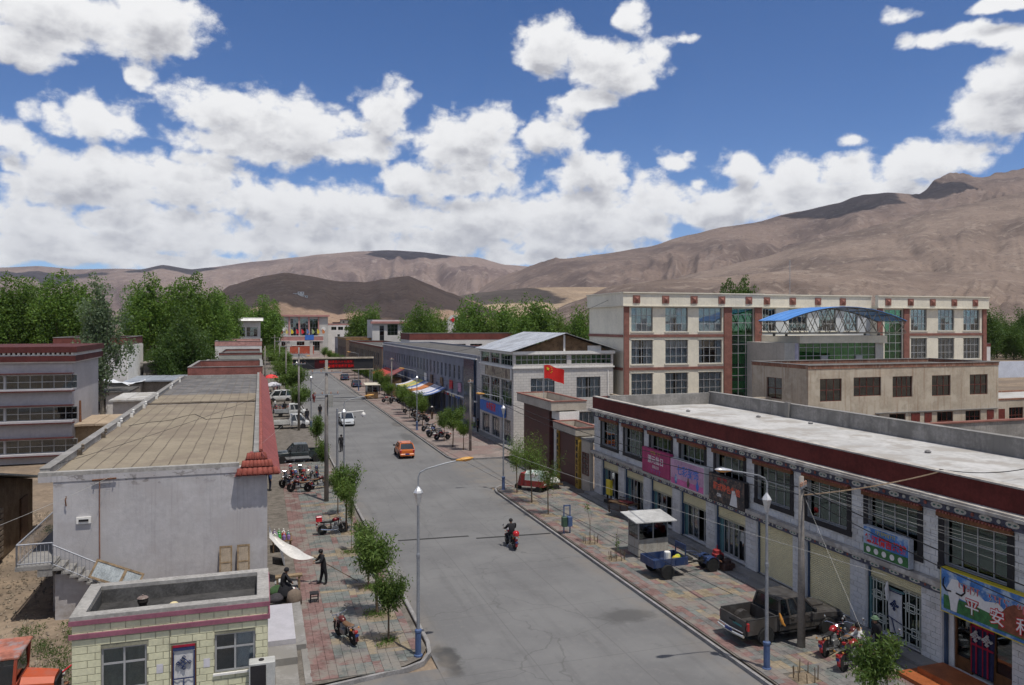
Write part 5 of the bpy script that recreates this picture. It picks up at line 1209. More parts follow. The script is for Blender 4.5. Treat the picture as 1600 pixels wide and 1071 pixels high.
for i in range(64): b.box(-42.1+i*.4, -41.9+i*.4, 82.62, 82.9, 10.15, 10.35)
for i in range(32): b.box(-16.8, -16.55, 82.9+i*.4, 83.1+i*.4, 10.15, 10.35)
b.build('dentil_row', WHITEP, ab); b = MB(); b.box(-42,-16.8,82.9,95.8,10.15,10.36); b.build('roof_core', DKRED, ab)
b = MB(); b.tube([(-16.7,86,0),(-16.85,86.2,5.5)], .12, 6); tag(b.build('timber_post', MATS['rusty_iron']), 'thin dark post leaning at the corner of the apartment block', 'post')
# ---------------------------------------------------------------- blue building on the east side
BLUEW = M('blue_grey_render', (.215,.222,.258), .85, .12, .5, .2, 14, .2, world=True, streak=.2); BLUED = M('blue_pier', (.15,.175,.25), .7, .15, .8, world=True)
bb = thing('blue_building', 'long blue two-storey building with narrow upper windows', 'building', (30, 131, 0))
up = [(2.2+i*2.6, 3.3+i*2.6, 5.5, 7.4, 2, 2, (CW if i % 3 == 0 else None)) for i in range(28)]
lo = [(1.0+i*3.35, 3.4+i*3.35, .35, 3.0, 3, 1, None) for i in range(22)]
Fb = building(bb, 25.5, 36, 93, 170, 0, 8.9, BLUEW, {'-x': up+lo}, BITU, .25, BLUEW, .2, ALU, GLK)['-x']
b = MB(); Fb.box(b, -.1, 77.1, 8.6, 8.75, 0, .18); Fb.box(b, -.1, 77.1, 3.35, 3.5, 0, .25); b.build('ledge', WHITEP, bb)
for i in range(23):
    b = MB(); Fb.box(b, .5+i*3.35, .85+i*3.35, .0, 4.3, 0, .22); b.build('pier', BLUED, bb)
for i, u in enumerate((45.5, 50, 57, 63, 68)):
    b = MB(); Fb.box(b, u, u+1.6, 4.0, 5.2, .1, .2); b.build('wall_board', (WHITEP, S_K, MATS['weathered_board'], S_R, S_PK)[i], bb)
b = MB(); Fb.box(b, 71.5, 76.5, .3, 8.6, .05, .3); b.build('stair_panel', M('dark_blue_glass', (.03,.05,.09), .2, .2, spec=.6), bb)
for i in range(9): b = MB(); Fb.box(b, 40+i*3.3, 42.2+i*3.3, 3.0, 3.3, .05, .12); b.build('shop_board', (S_B, WHITEP, S_R, MATS['roller_shutter'])[i % 4], bb)
# awnings over the stalls
def awning(label, x0, x1, y0, y1, z0, z1, mats, name='awning'):
    t = thing(name, label, 'awning', ((x0+x1)/2, (y0+y1)/2, 0), 0, 'awnings along the blue building'); n = len(mats); b = MB()
    for i in range(n):
        ya, yb = y0+(y1-y0)*i/n, y0+(y1-y0)*(i+1)/n; m_ = 5
        for j in range(m_):
            p, q = j/m_, (j+1)/m_; f_ = lambda s: z1+(z0-z1)*s-.25*math.sin(s*PI)
            b.add([(x1+(x0-x1)*p,ya,f_(p)),(x1+(x0-x1)*q,ya,f_(q)),(x1+(x0-x1)*q,yb,f_(q)),(x1+(x0-x1)*p,yb,f_(p))], [(0,1,2,3)], i)
        b.add([(x0,ya,z0),(x0,yb,z0),(x0-.02,yb,z0-.32),(x0-.02,ya,z0-.32)], [(0,1,2,3)], i)
    b.build('canopy', mats, t)
    for x, y in ((x0+.15,y0+.1),(x0+.15,y1-.1)): b = MB(); b.tube([(x,y,.13),(x,y,z0)], .04, 6); b.build('pole', ALU, t)
    return t
AWB = M('awning_blue', (.10,.16,.36), .8, .1); AWW = M('awning_white', (.56,.55,.60), .8, .1); AWY = M('awning_yellow', (.50,.40,.12), .8, .1); AWG = M('awning_green', (.28,.34,.15), .8, .1); AWO = M('awning_orange', (.50,.18,.06), .8, .1); AWR = M('awning_red', (.42,.06,.045), .8, .15)
awning('white awning with blue edge over the stall nearest the tiled building', 21.9, 25.3, 109, 117, 2.9, 3.9, [AWB, AWW, AWB, AWW, AWW, AWW, AWW])
awning('striped yellow green and orange awning in the middle of the row', 21.9, 25.3, 117.3, 132, 2.9, 3.9, [AWO, AWO, AWW, AWB, AWY, AWG, AWY, AWW])
awning('plain red awning at the far end of the blue building', 21.8, 25.3, 150, 165, 3.0, 4.0, [AWR, AWR])
tb2 = thing('tile_roofed_booth', 'small booth with red tiled pent roof among the awnings', 'booth', (23.2,141,0)); b = MB(); b.box(22.2,24.2,139.5,143.,.1,3.4); b.build('wall', BOARD, tb2); b = MB(); b.prism([(21.7,139,3.4),(24.6,139,4.9),(24.6,143.5,4.9),(21.7,143.5,3.4)], (0,0,.15)); b.build('roof', CLAYP, tb2)
for i in range(3): b = MB(); b.box(22.15,22.199,139.7+i*1.1,140.6+i*1.1,1.2,2.4); b.build('window', GLK, tb2)
# ---------------------------------------------------------------- buildings further along
def farhouse(name, label, x0, x1, y0, y1, z, wall, faces, par, parm, roof=None, fr=None, gl=None, z0=0):
    t = thing(name, label, 'building', ((x0+x1)/2, (y0+y1)/2, 0)); return t, building(t, x0, x1, y0, y1, z0, z, wall, faces, roof or BITU, par, parm, .25, fr or ALU, gl or GLK, CONC if par else None)
BRN = M('brown_shopfront', (.17,.125,.095), .85, .25, .8, world=True); WHT = M('white_render', (.60,.575,.55), .9, .08, .4, .1, 12, .2, world=True, streak=.1); PINK = M('faded_pink_band', (.42,.21,.19), .85, .15, .8, world=True); REDB = M('brown_red_band', (.16,.05,.04), .85, .2, .8, world=True)
farhouse('wooden_shop_row', 'brown two-storey shop row with tall dark windows beyond the blue building', 25.5, 36, 172, 238, 7.6, BRN, {'-x': [(1+i*3.1, 2.9+i*3.1, 3.6, 6.6, 2, 2, None) for i in range(20)]+[(1+i*4.4, 4.2+i*4.4, .4, 2.8, 3, 1, None) for i in range(14)]}, .45, REDB)
farhouse('brown_house', 'small brown house with red fascia past the wooden shop row', 25, 37, 242, 268, 8.2, BRN, {'-x': [(2+i*4.2, 4.6+i*4.2, 1., 6, 3, 3, None) for i in range(6)], '-y': [(1.5+i*3.4, 3.6+i*3.4, 4, 6.5, 2, 2, None) for i in range(3)]}, .6, M('ochre_fascia', (.30,.17,.07), .8, .25, .6, world=True))
h1, _ = farhouse('clinic_block', 'white clinic block with tall arched window beside the trees', 32.7, 44.2, 240, 252, 13.9, WHT, {'-y': [(2.2,3.6,5,12.6,1,5,None),(4.6,7.8,9.6,13.,3,3,CW),(4.6,7.8,4.,7.5,3,3,None),(8.7,10.8,4.,7.5,2,3,None)]}, .5, WHT)
b = MB(); Face(32.7,240,0,'-y').box(b, -.6, 12, 13.2, 13.9, 0, .7); b.build('cornice', PINK, h1)
hs_, _ = farhouse('hospital', 'low white hospital wing with curved gable and red cross', 53, 83, 250, 262, 13.6, WHT, {'-y': [(2.+i*3.6, 4.4+i*3.6, 8.5, 12.4, 2, 2, (CW if i % 2 else None)) for i in range(8) if i not in (1,2)]}, .4, WHT)
b = MB(); G = Face(53, 250, 0, '-y'); P = [(5.4,6)]+[(5.4+4.6*(1-math.cos(a_))/2*1., 13.6+2.5*math.sin(a_)) for a_ in [i*PI/10 for i in range(11)]]+[(10,6)]
b.prism([tuple(G.w(p[0], p[1], .15)) for p in P], (0,-.3,0)); gb = b.build('gable', WHT, hs_)
b = MB(); G.box(b, 6.4, 8.0, 14.2, 14.75, .5, .6); G.box(b, 6.95, 7.5, 13.7, 15.25, .601, .7); b.build('cross', S_R, gb)
b = MB(); b.prism([tuple(G.w(8.9+.75*math.cos(a_), 11.9+.9*math.sin(a_), .46)) for a_ in [i*PI/8 for i in range(9)]]+[tuple(G.w(8.15, 9.2, .46)), tuple(G.w(9.65, 9.2, .46))], (0,-.05,0)); b.build('arched_window', M('far_glass', (.08,.12,.16), .15, .2, spec=.6), gb)
farhouse('long_low_block', 'long white block with dark red parapet behind the blue building', 33.5, 84, 182, 194, 9.3, WHT, {'-y': [(6.5+i*4.1, 9.5+i*4.1, 6.9, 8.3, 3, 1, None) for i in range(10)]}, 1.5, REDB)
sb = thing('low_sheds', 'cluttered low shed with pale framed roof behind the blue building', 'shed', (45,120,0)); building(sb, 38.5, 66, 112, 160, 0, 8.2, BRN, {'-y': [(2+i*4,4.8+i*4,5,7.4,3,2,None) for i in range(6)]}, BITU, .3, REDB, .25)
for i in range(6): b = MB(); b.box(39+i*4.5, 39.2+i*4.5, 112, 112.2, 8.5, 9.6).box(38.2+i*4.5, 40+i*4.5, 112.02, 112.18, 9.3, 9.4); b.build('roof_frame', WHITEP, sb)
# end of the street: hall with tall glazing, gate with flags, white block
eh, Fe = farhouse('town_hall', 'pale hall with tall glazed bays and red eaves at the end of the street', 8.5, 30.8, 380, 400, 16.6, M('pale_hall_render', (.45,.43,.40), .9, .08, .4, world=True), {'-y': [(5.2+i*4.4, 8.9+i*4.4, 7.5, 15.6, 3, 4, (CW if i != 1 else CP)) for i in range(3)]+[(1+i*7,4.5+i*7,.5,5,3,2,None) for i in range(3)]}, .5, PINK)
Ge = Fe['-y']; b = MB(); Ge.box(b, -.8, 23, 16.6, 17.4, .05, 1.2)
b.build('eave', PINK, eh)
for i in range(4): b = MB(); Ge.box(b, 4.3+i*4.45, 4.9+i*4.45, 6.8, 16.5, 0, .5); b.build('pier', PINK, eh)
for x in (2.2, 20.2): b = MB(); b.lathe([(1.0,0),(1.0,.1),(.6,.12),(.6,.2),(.2,.22)], (0,0,0), 12, 'y'); o = link('emblem', b.mesh('emblem', WHITEP), eh); Ge.put(o, x, 10.8, .2)
farhouse('white_block', 'white two-storey block with pink eaves right of the hall', 31.2, 52, 384, 398, 12.6, WHT, {'-y': [(1.5+i*3.2, 3.9+i*3.2, 10.2, 11.8, 2, 1, None) for i in range(5)]+[(4.4,5.6,6.5,8.2,1,2,None),(11,13,6.5,9,2,2,None)]}, .7, PINK)
farhouse('grey_shops', 'grey low shops in front of the white block', 31, 50, 330, 346, 7.2, M('grey_shop_render', (.30,.30,.33), .9, .2, .5, world=True), {'-y': [(1+i*2.4,2.6+i*2.4,1,5.5,2,3,None) for i in range(7)], '-x': [(1+i*3,3+i*3,.5,3,2,2,None) for i in range(5)]}, .4, CONC)
ga = thing('street_gate', 'pink concrete street gate carrying small coloured flags', 'gate', (15, 335, 0))
for x in (7.4, 11.2, 20.4, 24.4): b = MB(); b.box(x-.6, x+.6, 334.4, 335.6, 0, 6.2); b.build('pillar', M('gate_pillar', (.46,.42,.38), .9, .15, .6), ga)
b = MB(); b.box(6.6, 25.2, 334.2, 335.8, 6.2, 8.0); b.build('beam', PINK, ga); b = MB(); b.box(6.4,25.4,334.1,335.9,8.0,8.25).box(6.4,25.4,334.1,335.9,6.0,6.2); b.build('beam_trim', WHITEP, ga)
b = MB(); b.box(17.8,21.4,334.0,334.15,6.5,8.6); b.build('blue_sign', S_B, ga)
for i in range(9):
    x = 8+i*2.1; f_ = thing('flag', 'small flag on the street gate, number %s from the left' % ('one two three four five six seven eight nine'.split()[i]), 'flag', (x,335,8.2), 0, 'flags on the street gate')
    b = MB(); b.tube([(x,335,8.2),(x,335,11.2)], .06, 5); b.build('pole', ALU, f_)
    b = MB(); b.add([(x+.05,335,11.1),(x+.7,335.2,10.6),(x+1.2,334.9,9.6),(x+.6,335.1,9.0),(x+.05,335,9.2)], [(0,1,2,3,4)]); b.build('cloth', (AWR, AWY, S_Y, S_R, S_R, AWB, AWG, S_Y, AWO)[i], f_)
rw = thing('red_hoarding', 'orange red hoarding wall across the end of the street', 'wall', (16,352,0)); b = MB(); b.box(10.5,22.5,351.8,352.2,0,3.6); b.build('panel', M('orange_red_hoarding', (.42,.09,.05), .8, .2, .6), rw); b = MB(); b.box(10.3,22.7,351.7,352.3,3.6,3.8); b.build('coping', WHITEP, rw)
# ---------------------------------------------------------------- north end of the west row
farhouse('red_parapet_house', 'low flat house with red parapet joined to the felt roofed building', -8.7, .3, 107.3, 126, 6.2, GREYW, {'+x': [(1+i*3.5,3.4+i*3.5,.4,2.8,3,1,None) for i in range(5)]}, 1.3, M('brick_red_parapet', (.22,.085,.07), .85, .2, .8, world=True), CONC)
farhouse('grey_flat_house', 'grey flat house with a barred window facing the felt roof', -6.8, .3, 146, 168, 7.6, M('olive_grey_render', (.36,.355,.31), .9, .12, .5, world=True), {'-y': [(3.4,5.6,5.3,6.5,3,1,None)], '+x': [(1+i*4,3.8+i*4,.4,2.8,3,1,None) for i in range(5)]}, .35, MATS['brick_red_parapet'])
farhouse('brick_flat_house', 'low brick house between the red parapet and the grey flat house', -8.5, .2, 127, 144, 6.3, M('adobe_grey', (.34,.30,.25), .95, .2, .6, .3, 9, .1, world=True), {'+x': [(1+i*4,3.6+i*4,.4,2.8,3,1,None) for i in range(4)]}, .6, PARG)
farhouse('pink_roofed_house', 'house with broad pinkish tiled roof farther along the west row', -9, .4, 176, 205, 8.4, WHT, {'+x': [(1+i*5,4.4+i*5,.4,3,3,1,None) for i in range(5)]}, 1.0, M('pink_roof_tile', (.46,.25,.22), .7, .2, 1.5, world=True), WHITEROOF)
wv, Fv = farhouse('white_villa', 'white upper storey with curved roof edge above the west row', -7.2, .2, 228, 250, 13.6, WHT, {'-y': [(.8,3.3,9.6,12.2,3,2,CW),(3.7,6.6,9.6,12.2,3,2,None)], '+x': [(2,8,8,11.5,5,3,None)]}, .3, WHT)
b = MB(); b.prism([(-7.9,227.2,13.9)]+[(-7.9,227.2+1.2*math.sin(a_)-1.2,13.9+.9*(1-math.cos(a_))) for a_ in [i*PI/8 for i in range(1,5)]]+[(-7.9,251,14.8),(-7.9,251,13.9)], (8.8,0,0)); b.build('curved_eave', WHITEP, wv)
farhouse('far_west_row', 'row of low pale shopfronts at the far end of the west side', -9, .5, 262, 375, 7.5, WHT, {'+x': [(1+i*5,4.4+i*5,.4,3,3,1,None) for i in range(20)], '-y': [(2,4,4.5,6.5,2,2,None)]}, .6, PINK)
# ---------------------------------------------------------------- yards west of the row
wh, Fw_ = farhouse('white_store', 'white windowless store with red parapet in front of the poplars', -28.9, -19.2, 130, 147, 9.9, WHT, {}, 1.1, MATS['brown_red_band'])
for i in range(16):
    b = MB(); b.box(-19.18,-18.98,130.3+i*1.04,130.9+i*1.04,1,9.7); b.build('cladding_rib', WHITEP, wh)
SHEETG = M('grey_blue_sheet', (.33,.36,.41), .5, .15, .5, metal=.3, world=True); STONEW = M('rubble_wall', (.26,.235,.21), .95, .25, .8, .4, 8, .1, world=True)
def shed(label, x0, x1, y0, y1, z, wall, roof, wins=()):
    t = thing('yard_house', label, 'house', ((x0+x1)/2, (y0+y1)/2, 0)); building(t, x0, x1, y0, y1, 0, z-.2, wall, {'-y': list(wins)}, None, 0, fr=RED_FR, gl=GLK)
    b = MB(); n = 8
    for i in range(n): b.box(x0-.4+(x1-x0+.8)*i/n, x0-.4+(x1-x0+.8)*(i+1)/n-.03, y0-.5, y1+.4, z-.2+.02*(i % 2), z+.02*(i % 2))
    b.build('roof', roof, t); return t
shed('low yard house with grey blue sheet roof behind the felt roof', -18.7, -9.7, 128, 140, 4.6, STONEW, SHEETG)
shed('whitewashed yard house with pale flat roof and dark doorway', -16.8, -9.9, 104, 114, 3.9, WHT, WHITEROOF, [(2.6,4.8,.6,2.6,2,1,None)])
shed('small white yard house with red framed opening by the block', -24, -17, 116, 124, 4.0, WHT, BITU, [(2.2,4.4,1.2,3.,2,2,None)])
shed('tan mud house with small dark window behind the long wall', -19.5, -10.8, 84.5, 92, 3.4, M('tan_mud_render', (.37,.27,.165), .95, .2, .5, .3, 9, .1, world=True, streak=.4), M('mud_roof', (.36,.28,.2), .95, .15, .5, world=True), [(6.,7.6,1.2,2.4,2,1,None)])
shed('stone walled yard house under the poplars', -18.5, -13, 143, 150, 6.6, STONEW, STONEW)
t = shed('pale canopy roofed house between the poplar trunks', -20, -9, 205, 214, 9.2, WHT, WHITEROOF, [(2,4.5,5.5,7.6,2,2,None),(6,9,5.5,7.6,3,2,None)])
b = MB(); b.smooth = True
for i in range(9):
    for j in range(5): b.v.append((-23.5+i*.9, 125+j*.9, 4.6+.35*mn.noise(Vector((i*.9, j*.8, 5)))+.3*math.sin(i*.8)))
b.f = [(i*5+j, (i+1)*5+j, (i+1)*5+j+1, i*5+j+1) for i in range(8) for j in range(4)]; b.m = [0]*len(b.f)
tp = thing('tarpaulin_shelter', 'crumpled white tarpaulin shelter in the yards', 'shelter', (-20,126,0)); b.build('tarpaulin', M('silver_tarp', (.66,.68,.72), .4, .1, 1.), tp); b = MB(); b.box(-23.2,-16.6,125.2,128.2,0,4.3); b.build('stack_below', STONEW, tp)
# ---------------------------------------------------------------- far right
farhouse('low_school_shed', 'low white building with dark red parapet right of the school', 112, 175, 150, 162, 7.4, WHT, {'-y': [(40+i*5,43+i*5,5.2,6.7,3,1,None) for i in range(4)]}, .8, REDB)
ww = thing('white_field_wall', 'long white wall beside the field right of the school', 'wall', (120,110,3)); b = MB(); b.box(95,170,108,108.4,2.8,6.2); b.build('wall', M('blue_white_wash', (.52,.55,.62), .9, .1, .5, world=True), ww)
b = MB(); b.smooth = True; b.lathe([(9,0),(7.5,.7),(5,2.0),(2.5,2.9),(.6,3.3),(.02,3.35)], (0,0,0), 18); b.v = [(x*1.2+.5*mn.noise(Vector((x,y,1))), y, z+.4*mn.noise(Vector((x*.5,y*.5,4)))*(z > .1)) for x, y, z in b.v]
o = link('earth_mound', b.mesh('earth_mound', SOIL), None, (124,132,3.1)); tag(o, 'brown mound of earth beyond the white field wall', 'mound')
# white houses of the village on the dark hill and below it
for k, (px, d, z, w_, h_) in enumerate(((455,1150,52,7,6),(462,1150,55,8,8),(470,1150,57,9,8),(477,1152,53,7,5),(540,700,14,9,6),(556,700,13,11,6),(528,705,12,9,5),(570,710,10,10,5),(548,690,8,12,5))):
    az = pxdir(px); rr = d/math.cos(az-YAW); x, y = rr*math.sin(az), rr*math.cos(az)
    t = thing('hill_house', ('tiny whitewashed house on the dark hill, %s of four' if k < 4 else 'small flat roofed house at the foot of the dark hill, %s of five') % ('first second third fourth first second third fourth fifth'.split()[k]), 'house', (x,y,0), 0, 'village houses on the hill')
    b = MB(); b.box(x-w_/2,x+w_/2,y-4,y+4,z-14,z+h_/2); b.build('wall', WHITEP if k < 4 else STONEW, t); b = MB(); b.box(x-w_/2-.3,x+w_/2+.3,y-4.3,y+4.3,z+h_/2,z+h_/2+.5); b.build('roof', REDB, t)
    for q in (-.25,.25): b = MB(); b.box(x+q*w_-.6,x+q*w_+.6,y-4.1,y-4.01,z+h_/2-2.6,z+h_/2-1.2); b.build('window', BLKFRAME, t)
# ---------------------------------------------------------------- trees
import numpy as np
LEAF_POP = leafmat('poplar_leaf', (.058,.125,.022), (.165,.265,.05)); LEAF_PALE = leafmat('pale_poplar_leaf', (.11,.16,.09), (.19,.245,.15)); LEAF_WIL = leafmat('willow_leaf', (.06,.115,.024), (.16,.235,.055)); LEAF_DK = leafmat('dark_shrub_leaf', (.042,.085,.022), (.085,.145,.036)); LEAF_YEL = leafmat('fresh_leaf', (.075,.14,.02), (.17,.25,.05))
BARK = M('bark', (.13,.095,.065), .95, .3, 4., .5, 20, .1); BARKP = M('pale_bark', (.24,.215,.18), .95, .25, 3., .4, 18, .1)
def leafmesh(name, C, size, mat, seed, aspect=.5, droop=0.):
    """C: (n,3) leaf centres -> one small bent quad each"""
    r = np.random.default_rng(seed); n = len(C); d = r.normal(size=(n,3)); d[:,2] -= droop; d /= np.linalg.norm(d, axis=1)[:,None]
    q = r.normal(size=(n,3)); q -= d*np.sum(q*d, axis=1)[:,None]; q /= np.linalg.norm(q, axis=1)[:,None]
    s = size*r.uniform(.65, 1.35, n)[:,None]
    V = np.empty((n,4,3)); V[:,0] = C-d*s*.5; V[:,1] = C+q*s*aspect*.5; V[:,2] = C+d*s*.5; V[:,3] = C-q*s*aspect*.5
    me = bpy.data.meshes.new(name); me.vertices.add(n*4); me.vertices.foreach_set('co', V.reshape(-1).astype(np.float32))
    me.loops.add(n*4); me.loops.foreach_set('vertex_index', np.arange(n*4, dtype=np.int32)); me.polygons.add(n)
    me.polygons.foreach_set('loop_start', np.arange(0, n*4, 4, dtype=np.int32)); me.materials.append(mat); me.update(calc_edges=True); return me
def poplar(h, w, seed, n, mat, leaf=.42, spires=4, base=.12, bark=BARK):
    """ascending limbs, each carrying clumps of leaves: lobed upright crown with gaps"""
    r = random.Random(seed); b = MB(); C = []; R_ = np.random.default_rng(seed)
    b.tube([(0,0,-.3),(.1*w*.1,0,h*.25),(.0,.05,h*.55),(0,0,h*.9)], [h*.017,h*.013,h*.008,h*.002], 8)
    limbs = [((0,0,h*.25),(0,0,h*.86)), ((0,0,h*.5),(w*.10,w*.05,h*.97),(w*.12,0,h*.75)), ((0,0,h*.5),(-w*.12,w*.06,h*.94),(-w*.14,0,h*.72))]
    for i in range(spires*5):
        a_ = r.uniform(0, 2*PI); z0 = h*r.uniform(base, .62); L = h*r.uniform(.18, .36)*(1.25-z0/h); rr = w*.5*r.uniform(.45, 1.)*(1.15-.55*z0/h)
        e = (rr*math.cos(a_), rr*math.sin(a_), min(h*.97, z0+L)); m_ = (e[0]*.6, e[1]*.6, z0+L*.4)
        b.tube([(0,0,z0), m_, e], [h*.006, h*.004, h*.001], 5); limbs.append(((0,0,z0), e, m_))
    per = n//len(limbs)
    for lb_ in limbs:
        p, e = np.array(lb_[0]), np.array(lb_[1]); m_ = np.array(lb_[2]) if len(lb_) > 2 else (p+e)/2
        ncl = 9 if len(lb_) > 2 else 22
        for k in range(ncl):
            t = .3+.75*k/ncl; c = (1-t)**2*p+2*t*(1-t)*m_+t*t*e if len(lb_) > 2 else p+(e-p)*min(t, 1.0)
            s = w*(.15 if len(lb_) > 2 else .12*(1.25-t*.85)); c = c+R_.normal(size=3)*s*.7
            x = R_.normal(size=(max(6, per//ncl),3)); x /= (np.linalg.norm(x, axis=1)[:,None]+1e-6); x *= R_.uniform(.35, 1., len(x))[:,None]**.5
            x[:,2] *= 1.5; C.append(c+x*s*R_.uniform(.8, 1.35))
    C = np.concatenate(C); C = C[C[:,2] > h*base*.8]
    return b.mesh('trunk', bark), leafmesh('crown', C, leaf, mat, seed, .62)
def street_tree(h, w, seed, n, mat, leaf=.17, asp=.26, lean=.1, ball=False):
    r = random.Random(seed); R_ = np.random.default_rng(seed); b = MB(); hc = h*.45; C = []
    k0 = r.uniform(-lean, lean); b.tube([(0,0,-.1),(k0*.5,k0*.3,hc*.5),(k0,0,hc),(k0*1.2,.03,h*.62)], [.055,.045,.038,.025], 7)
    for i in range(13):
        a_ = r.uniform(0, 2*PI); z0 = hc*r.uniform(.85, 1.3); e = Vector((k0+w*.5*r.uniform(.25,1)*math.cos(a_), w*.5*r.uniform(.25,1)*math.sin(a_), h*r.uniform(.66,1.0)))
        m_ = Vector((k0*1.1+e.x*.35, e.y*.35, (z0+e.z)*.52)); b.tube([(k0,0,z0), m_, e], [.02,.013,.004], 5)
        for k in range(7):
            t = .35+.75*k/7; c = np.array((1-t)**2*Vector((k0,0,z0))+2*t*(1-t)*m_+t*t*e); s = w*(.16 if ball else .14)
            x = R_.normal(size=(n//91,3))*s*.62; x[:,2] *= .8
            if not ball: x[:,2] -= np.abs(R_.normal(size=len(x)))*s*.9
            C.append(c+x)
    return b.mesh('trunk', BARK), leafmesh('crown', np.concatenate(C), leaf, mat, seed, asp, .9 if not ball else .2)
def tree_at(name, meshes, loc, label, group, sc=(1,1,1), rz=None):
    t = thing(name, label, 'tree', loc, rnd.uniform(0, 6.28) if rz is None else rz, group); t.scale = sc
    link('trunk', meshes[0], t); link('crown', meshes[1], t); return t
POP = [poplar(20, 8.0, 10+i, 19000, LEAF_POP, .40, 4, .2) for i in range(5)]; PALE = poplar(19, 6.2, 31, 15000, LEAF_PALE, .33, 4, .1, BARKP); DKS = poplar(9, 5.0, 41, 11000, LEAF_DK, .26, 4, .02); CON = poplar(9, 2.7, 43, 9000, LEAF_DK, .24, 3, .02); FAR = [poplar(17, 9.5, 50+i, 9000, LEAF_POP if i else LEAF_YEL, .55, 4, .06) for i in range(3)]
def at_px(px, d): 
    t = (px-800)/1220; return (d*(math.sin(YAW)+t*math.cos(YAW)), d*(math.cos(YAW)-t*math.sin(YAW)))
def topz(y, d): return 13+(507-y)*d/1220
ordn = 'first second third fourth fifth sixth seventh eighth ninth tenth eleventh twelfth thirteenth fourteenth fifteenth sixteenth seventeenth eighteenth nineteenth twentieth'.split()
for k, (px, yt, d, m_, ws) in enumerate([(-20,440,128,0,1.),(18,433,130,1,1.),(48,437,140,3,.9),(72,438,135,2,.9),(98,430,128,4,1.15),(128,438,138,0,1.),(212,446,142,1,.85),(238,431,133,2,1.1),(272,437,140,3,1.),(300,433,136,4,1.1),(328,446,150,0,1.),(352,462,165,1,1.0),(378,470,225,2,.9),(410,464,215,3,1.2),(425,472,240,4,1.1),(340,452,140,2,.9)]):
    d += 34; x, y = at_px(px, d); h = topz(yt, d); tree_at('poplar_tree', POP[m_], (x,y,0), 'tall green poplar, %s from the left of the western poplar belt' % ordn[[0,1,2,3,4,5,6,7,8,9,10,12,13,14,15,11][k]], 'poplars west of the street', (h/20*ws, h/20*ws, h/20))
x, y = at_px(160, 104); tree_at('pale_poplar_tree', PALE, (x,y,0), 'tall pale grey-green poplar behind the apartment block', None, (.95,.95,topz(430,104)/19))
x, y = at_px(160, 112); tree_at('cypress_tree', CON, (x-.3,y+8,0), 'narrow dark conical tree beside the apartment block', None, (1,1,topz(540,112)/9))
for k, (px, yt, d) in enumerate(((285,488,134),(262,520,131),(318,520,150),(233,548,150))):
    x, y = at_px(px, d); h = topz(yt, d); tree_at('willow_tree', DKS, (x,y,0), ('broad dark willow, tallest in front of the poplars', 'lower dark willow left of the broad one', 'rounded green willow right of the broad dark one', 'small willow beside the white store')[k], 'willows in the yards', (h/9*.85, h/9*.85, h/9))
for k, (px, yt, d, m_, ws) in enumerate([(556,484,275,0,.8),(580,478,270,1,.85),(655,478,225,2,.8),(640,490,232,1,.6),(672,486,232,1,.75),(738,469,222,1,.95),(722,490,214,2,.75),(765,492,220,0,.6),(785,473,232,2,.9),(806,482,236,0,.7),(838,466,196,1,.95),(820,490,190,2,.8),(862,484,205,0,.7),(905,480,170,1,.62),(925,486,176,2,.6),(688,488,240,0,.5),(610,506,330,2,.8),(880,500,320,0,.9)]):
    x, y = at_px(px, d); h = topz(yt, d); tree_at('leafy_tree', FAR[m_], (x,y,0), 'leafy green tree beyond the east rooftops, %s from the left' % ordn[sorted([556,580,655,640,672,738,722,765,785,806,838,820,862,905,925,688,610,880]).index(px)], 'trees beyond the east rooftops', (h/17*ws, h/17*ws, h/17))
for k, (px, yt, d) in enumerate(((1128,446,145),(1145,438,140),(1165,433,138))):
    x, y = at_px(px, d); h = topz(yt, d); tree_at('cypress_tree', CON, (x,y,2), 'dark pointed tree above the school roof, %s from the left' % ordn[k], 'trees above the school roof', (1.6,1.6,(h-2)/9))
for k in range(9):
    px, d = 1545+k*13, 215+9*(k % 3); x, y = at_px(px, d); h = topz(486+7*(k % 4), d); tree_at('dark_tree', DKS, (x,y,2.5), 'dark green tree in the row right of the school, %s from the school' % ordn[k], 'trees right of the school', (1.4,1.4,(h-2.5)/9))
# street trees
W1 = [street_tree(3.4, 1.7, 61+i, 3900, LEAF_WIL) for i in range(4)]; THIN = [street_tree(4.6, 2.6, 71+i, 2600, LEAF_YEL if i else LEAF_WIL, .15, .22, .15) for i in range(2)]; BALL = [street_tree(3.6, 2.0, 81+i, 4800, (LEAF_YEL, LEAF_WIL, LEAF_WIL)[i], .15, .35, .08, True) for i in range(3)]
for k, (x, y, m_, h, ws, lab) in enumerate([(4.95,31.55,0,3.1,1.,'young willow in the grassy pit beside the near left lamp post'),(4.97,34.76,1,3.9,1.15,'wide young willow, second along the left kerb'),(5.05,38.44,2,3.3,1.,'young willow next to the man with the awning pole'),(5.08,49.05,3,4.2,1.05,'dense young tree behind the parked red-boxed motorcycle'),(5.0,53.6,0,3.6,.8,'thin young tree between power pole and kerb'),(5.1,66.,1,3.4,.9,'young tree beside the dark double cab'),(5.3,79.5,2,3.9,1.,'young tree with round crown before the white trucks'),(5.2,110,0,5.0,1.4,'bushy street tree beyond the white trucks'),(4.9,128,3,6.5,1.6,'tall bushy street tree beside the white van'),(4.8,146,1,6.5,1.6,'street tree behind the white van on the left'),(4.6,172,2,7.,1.8,'street tree on the left kerb before the LED gantry'),(4.5,205,0,7.,2.,'street tree on the left kerb beyond the LED gantry'),(4.4,240,1,7.,2.,'far street tree on the left kerb, last but one'),(4.3,285,3,7.,2.,'farthest street tree on the left kerb')]):
    tree_at('street_tree', W1[m_], (x,y,.13), lab, 'street trees along the left kerb', (h/3.4*ws, h/3.4*ws, h/3.4))
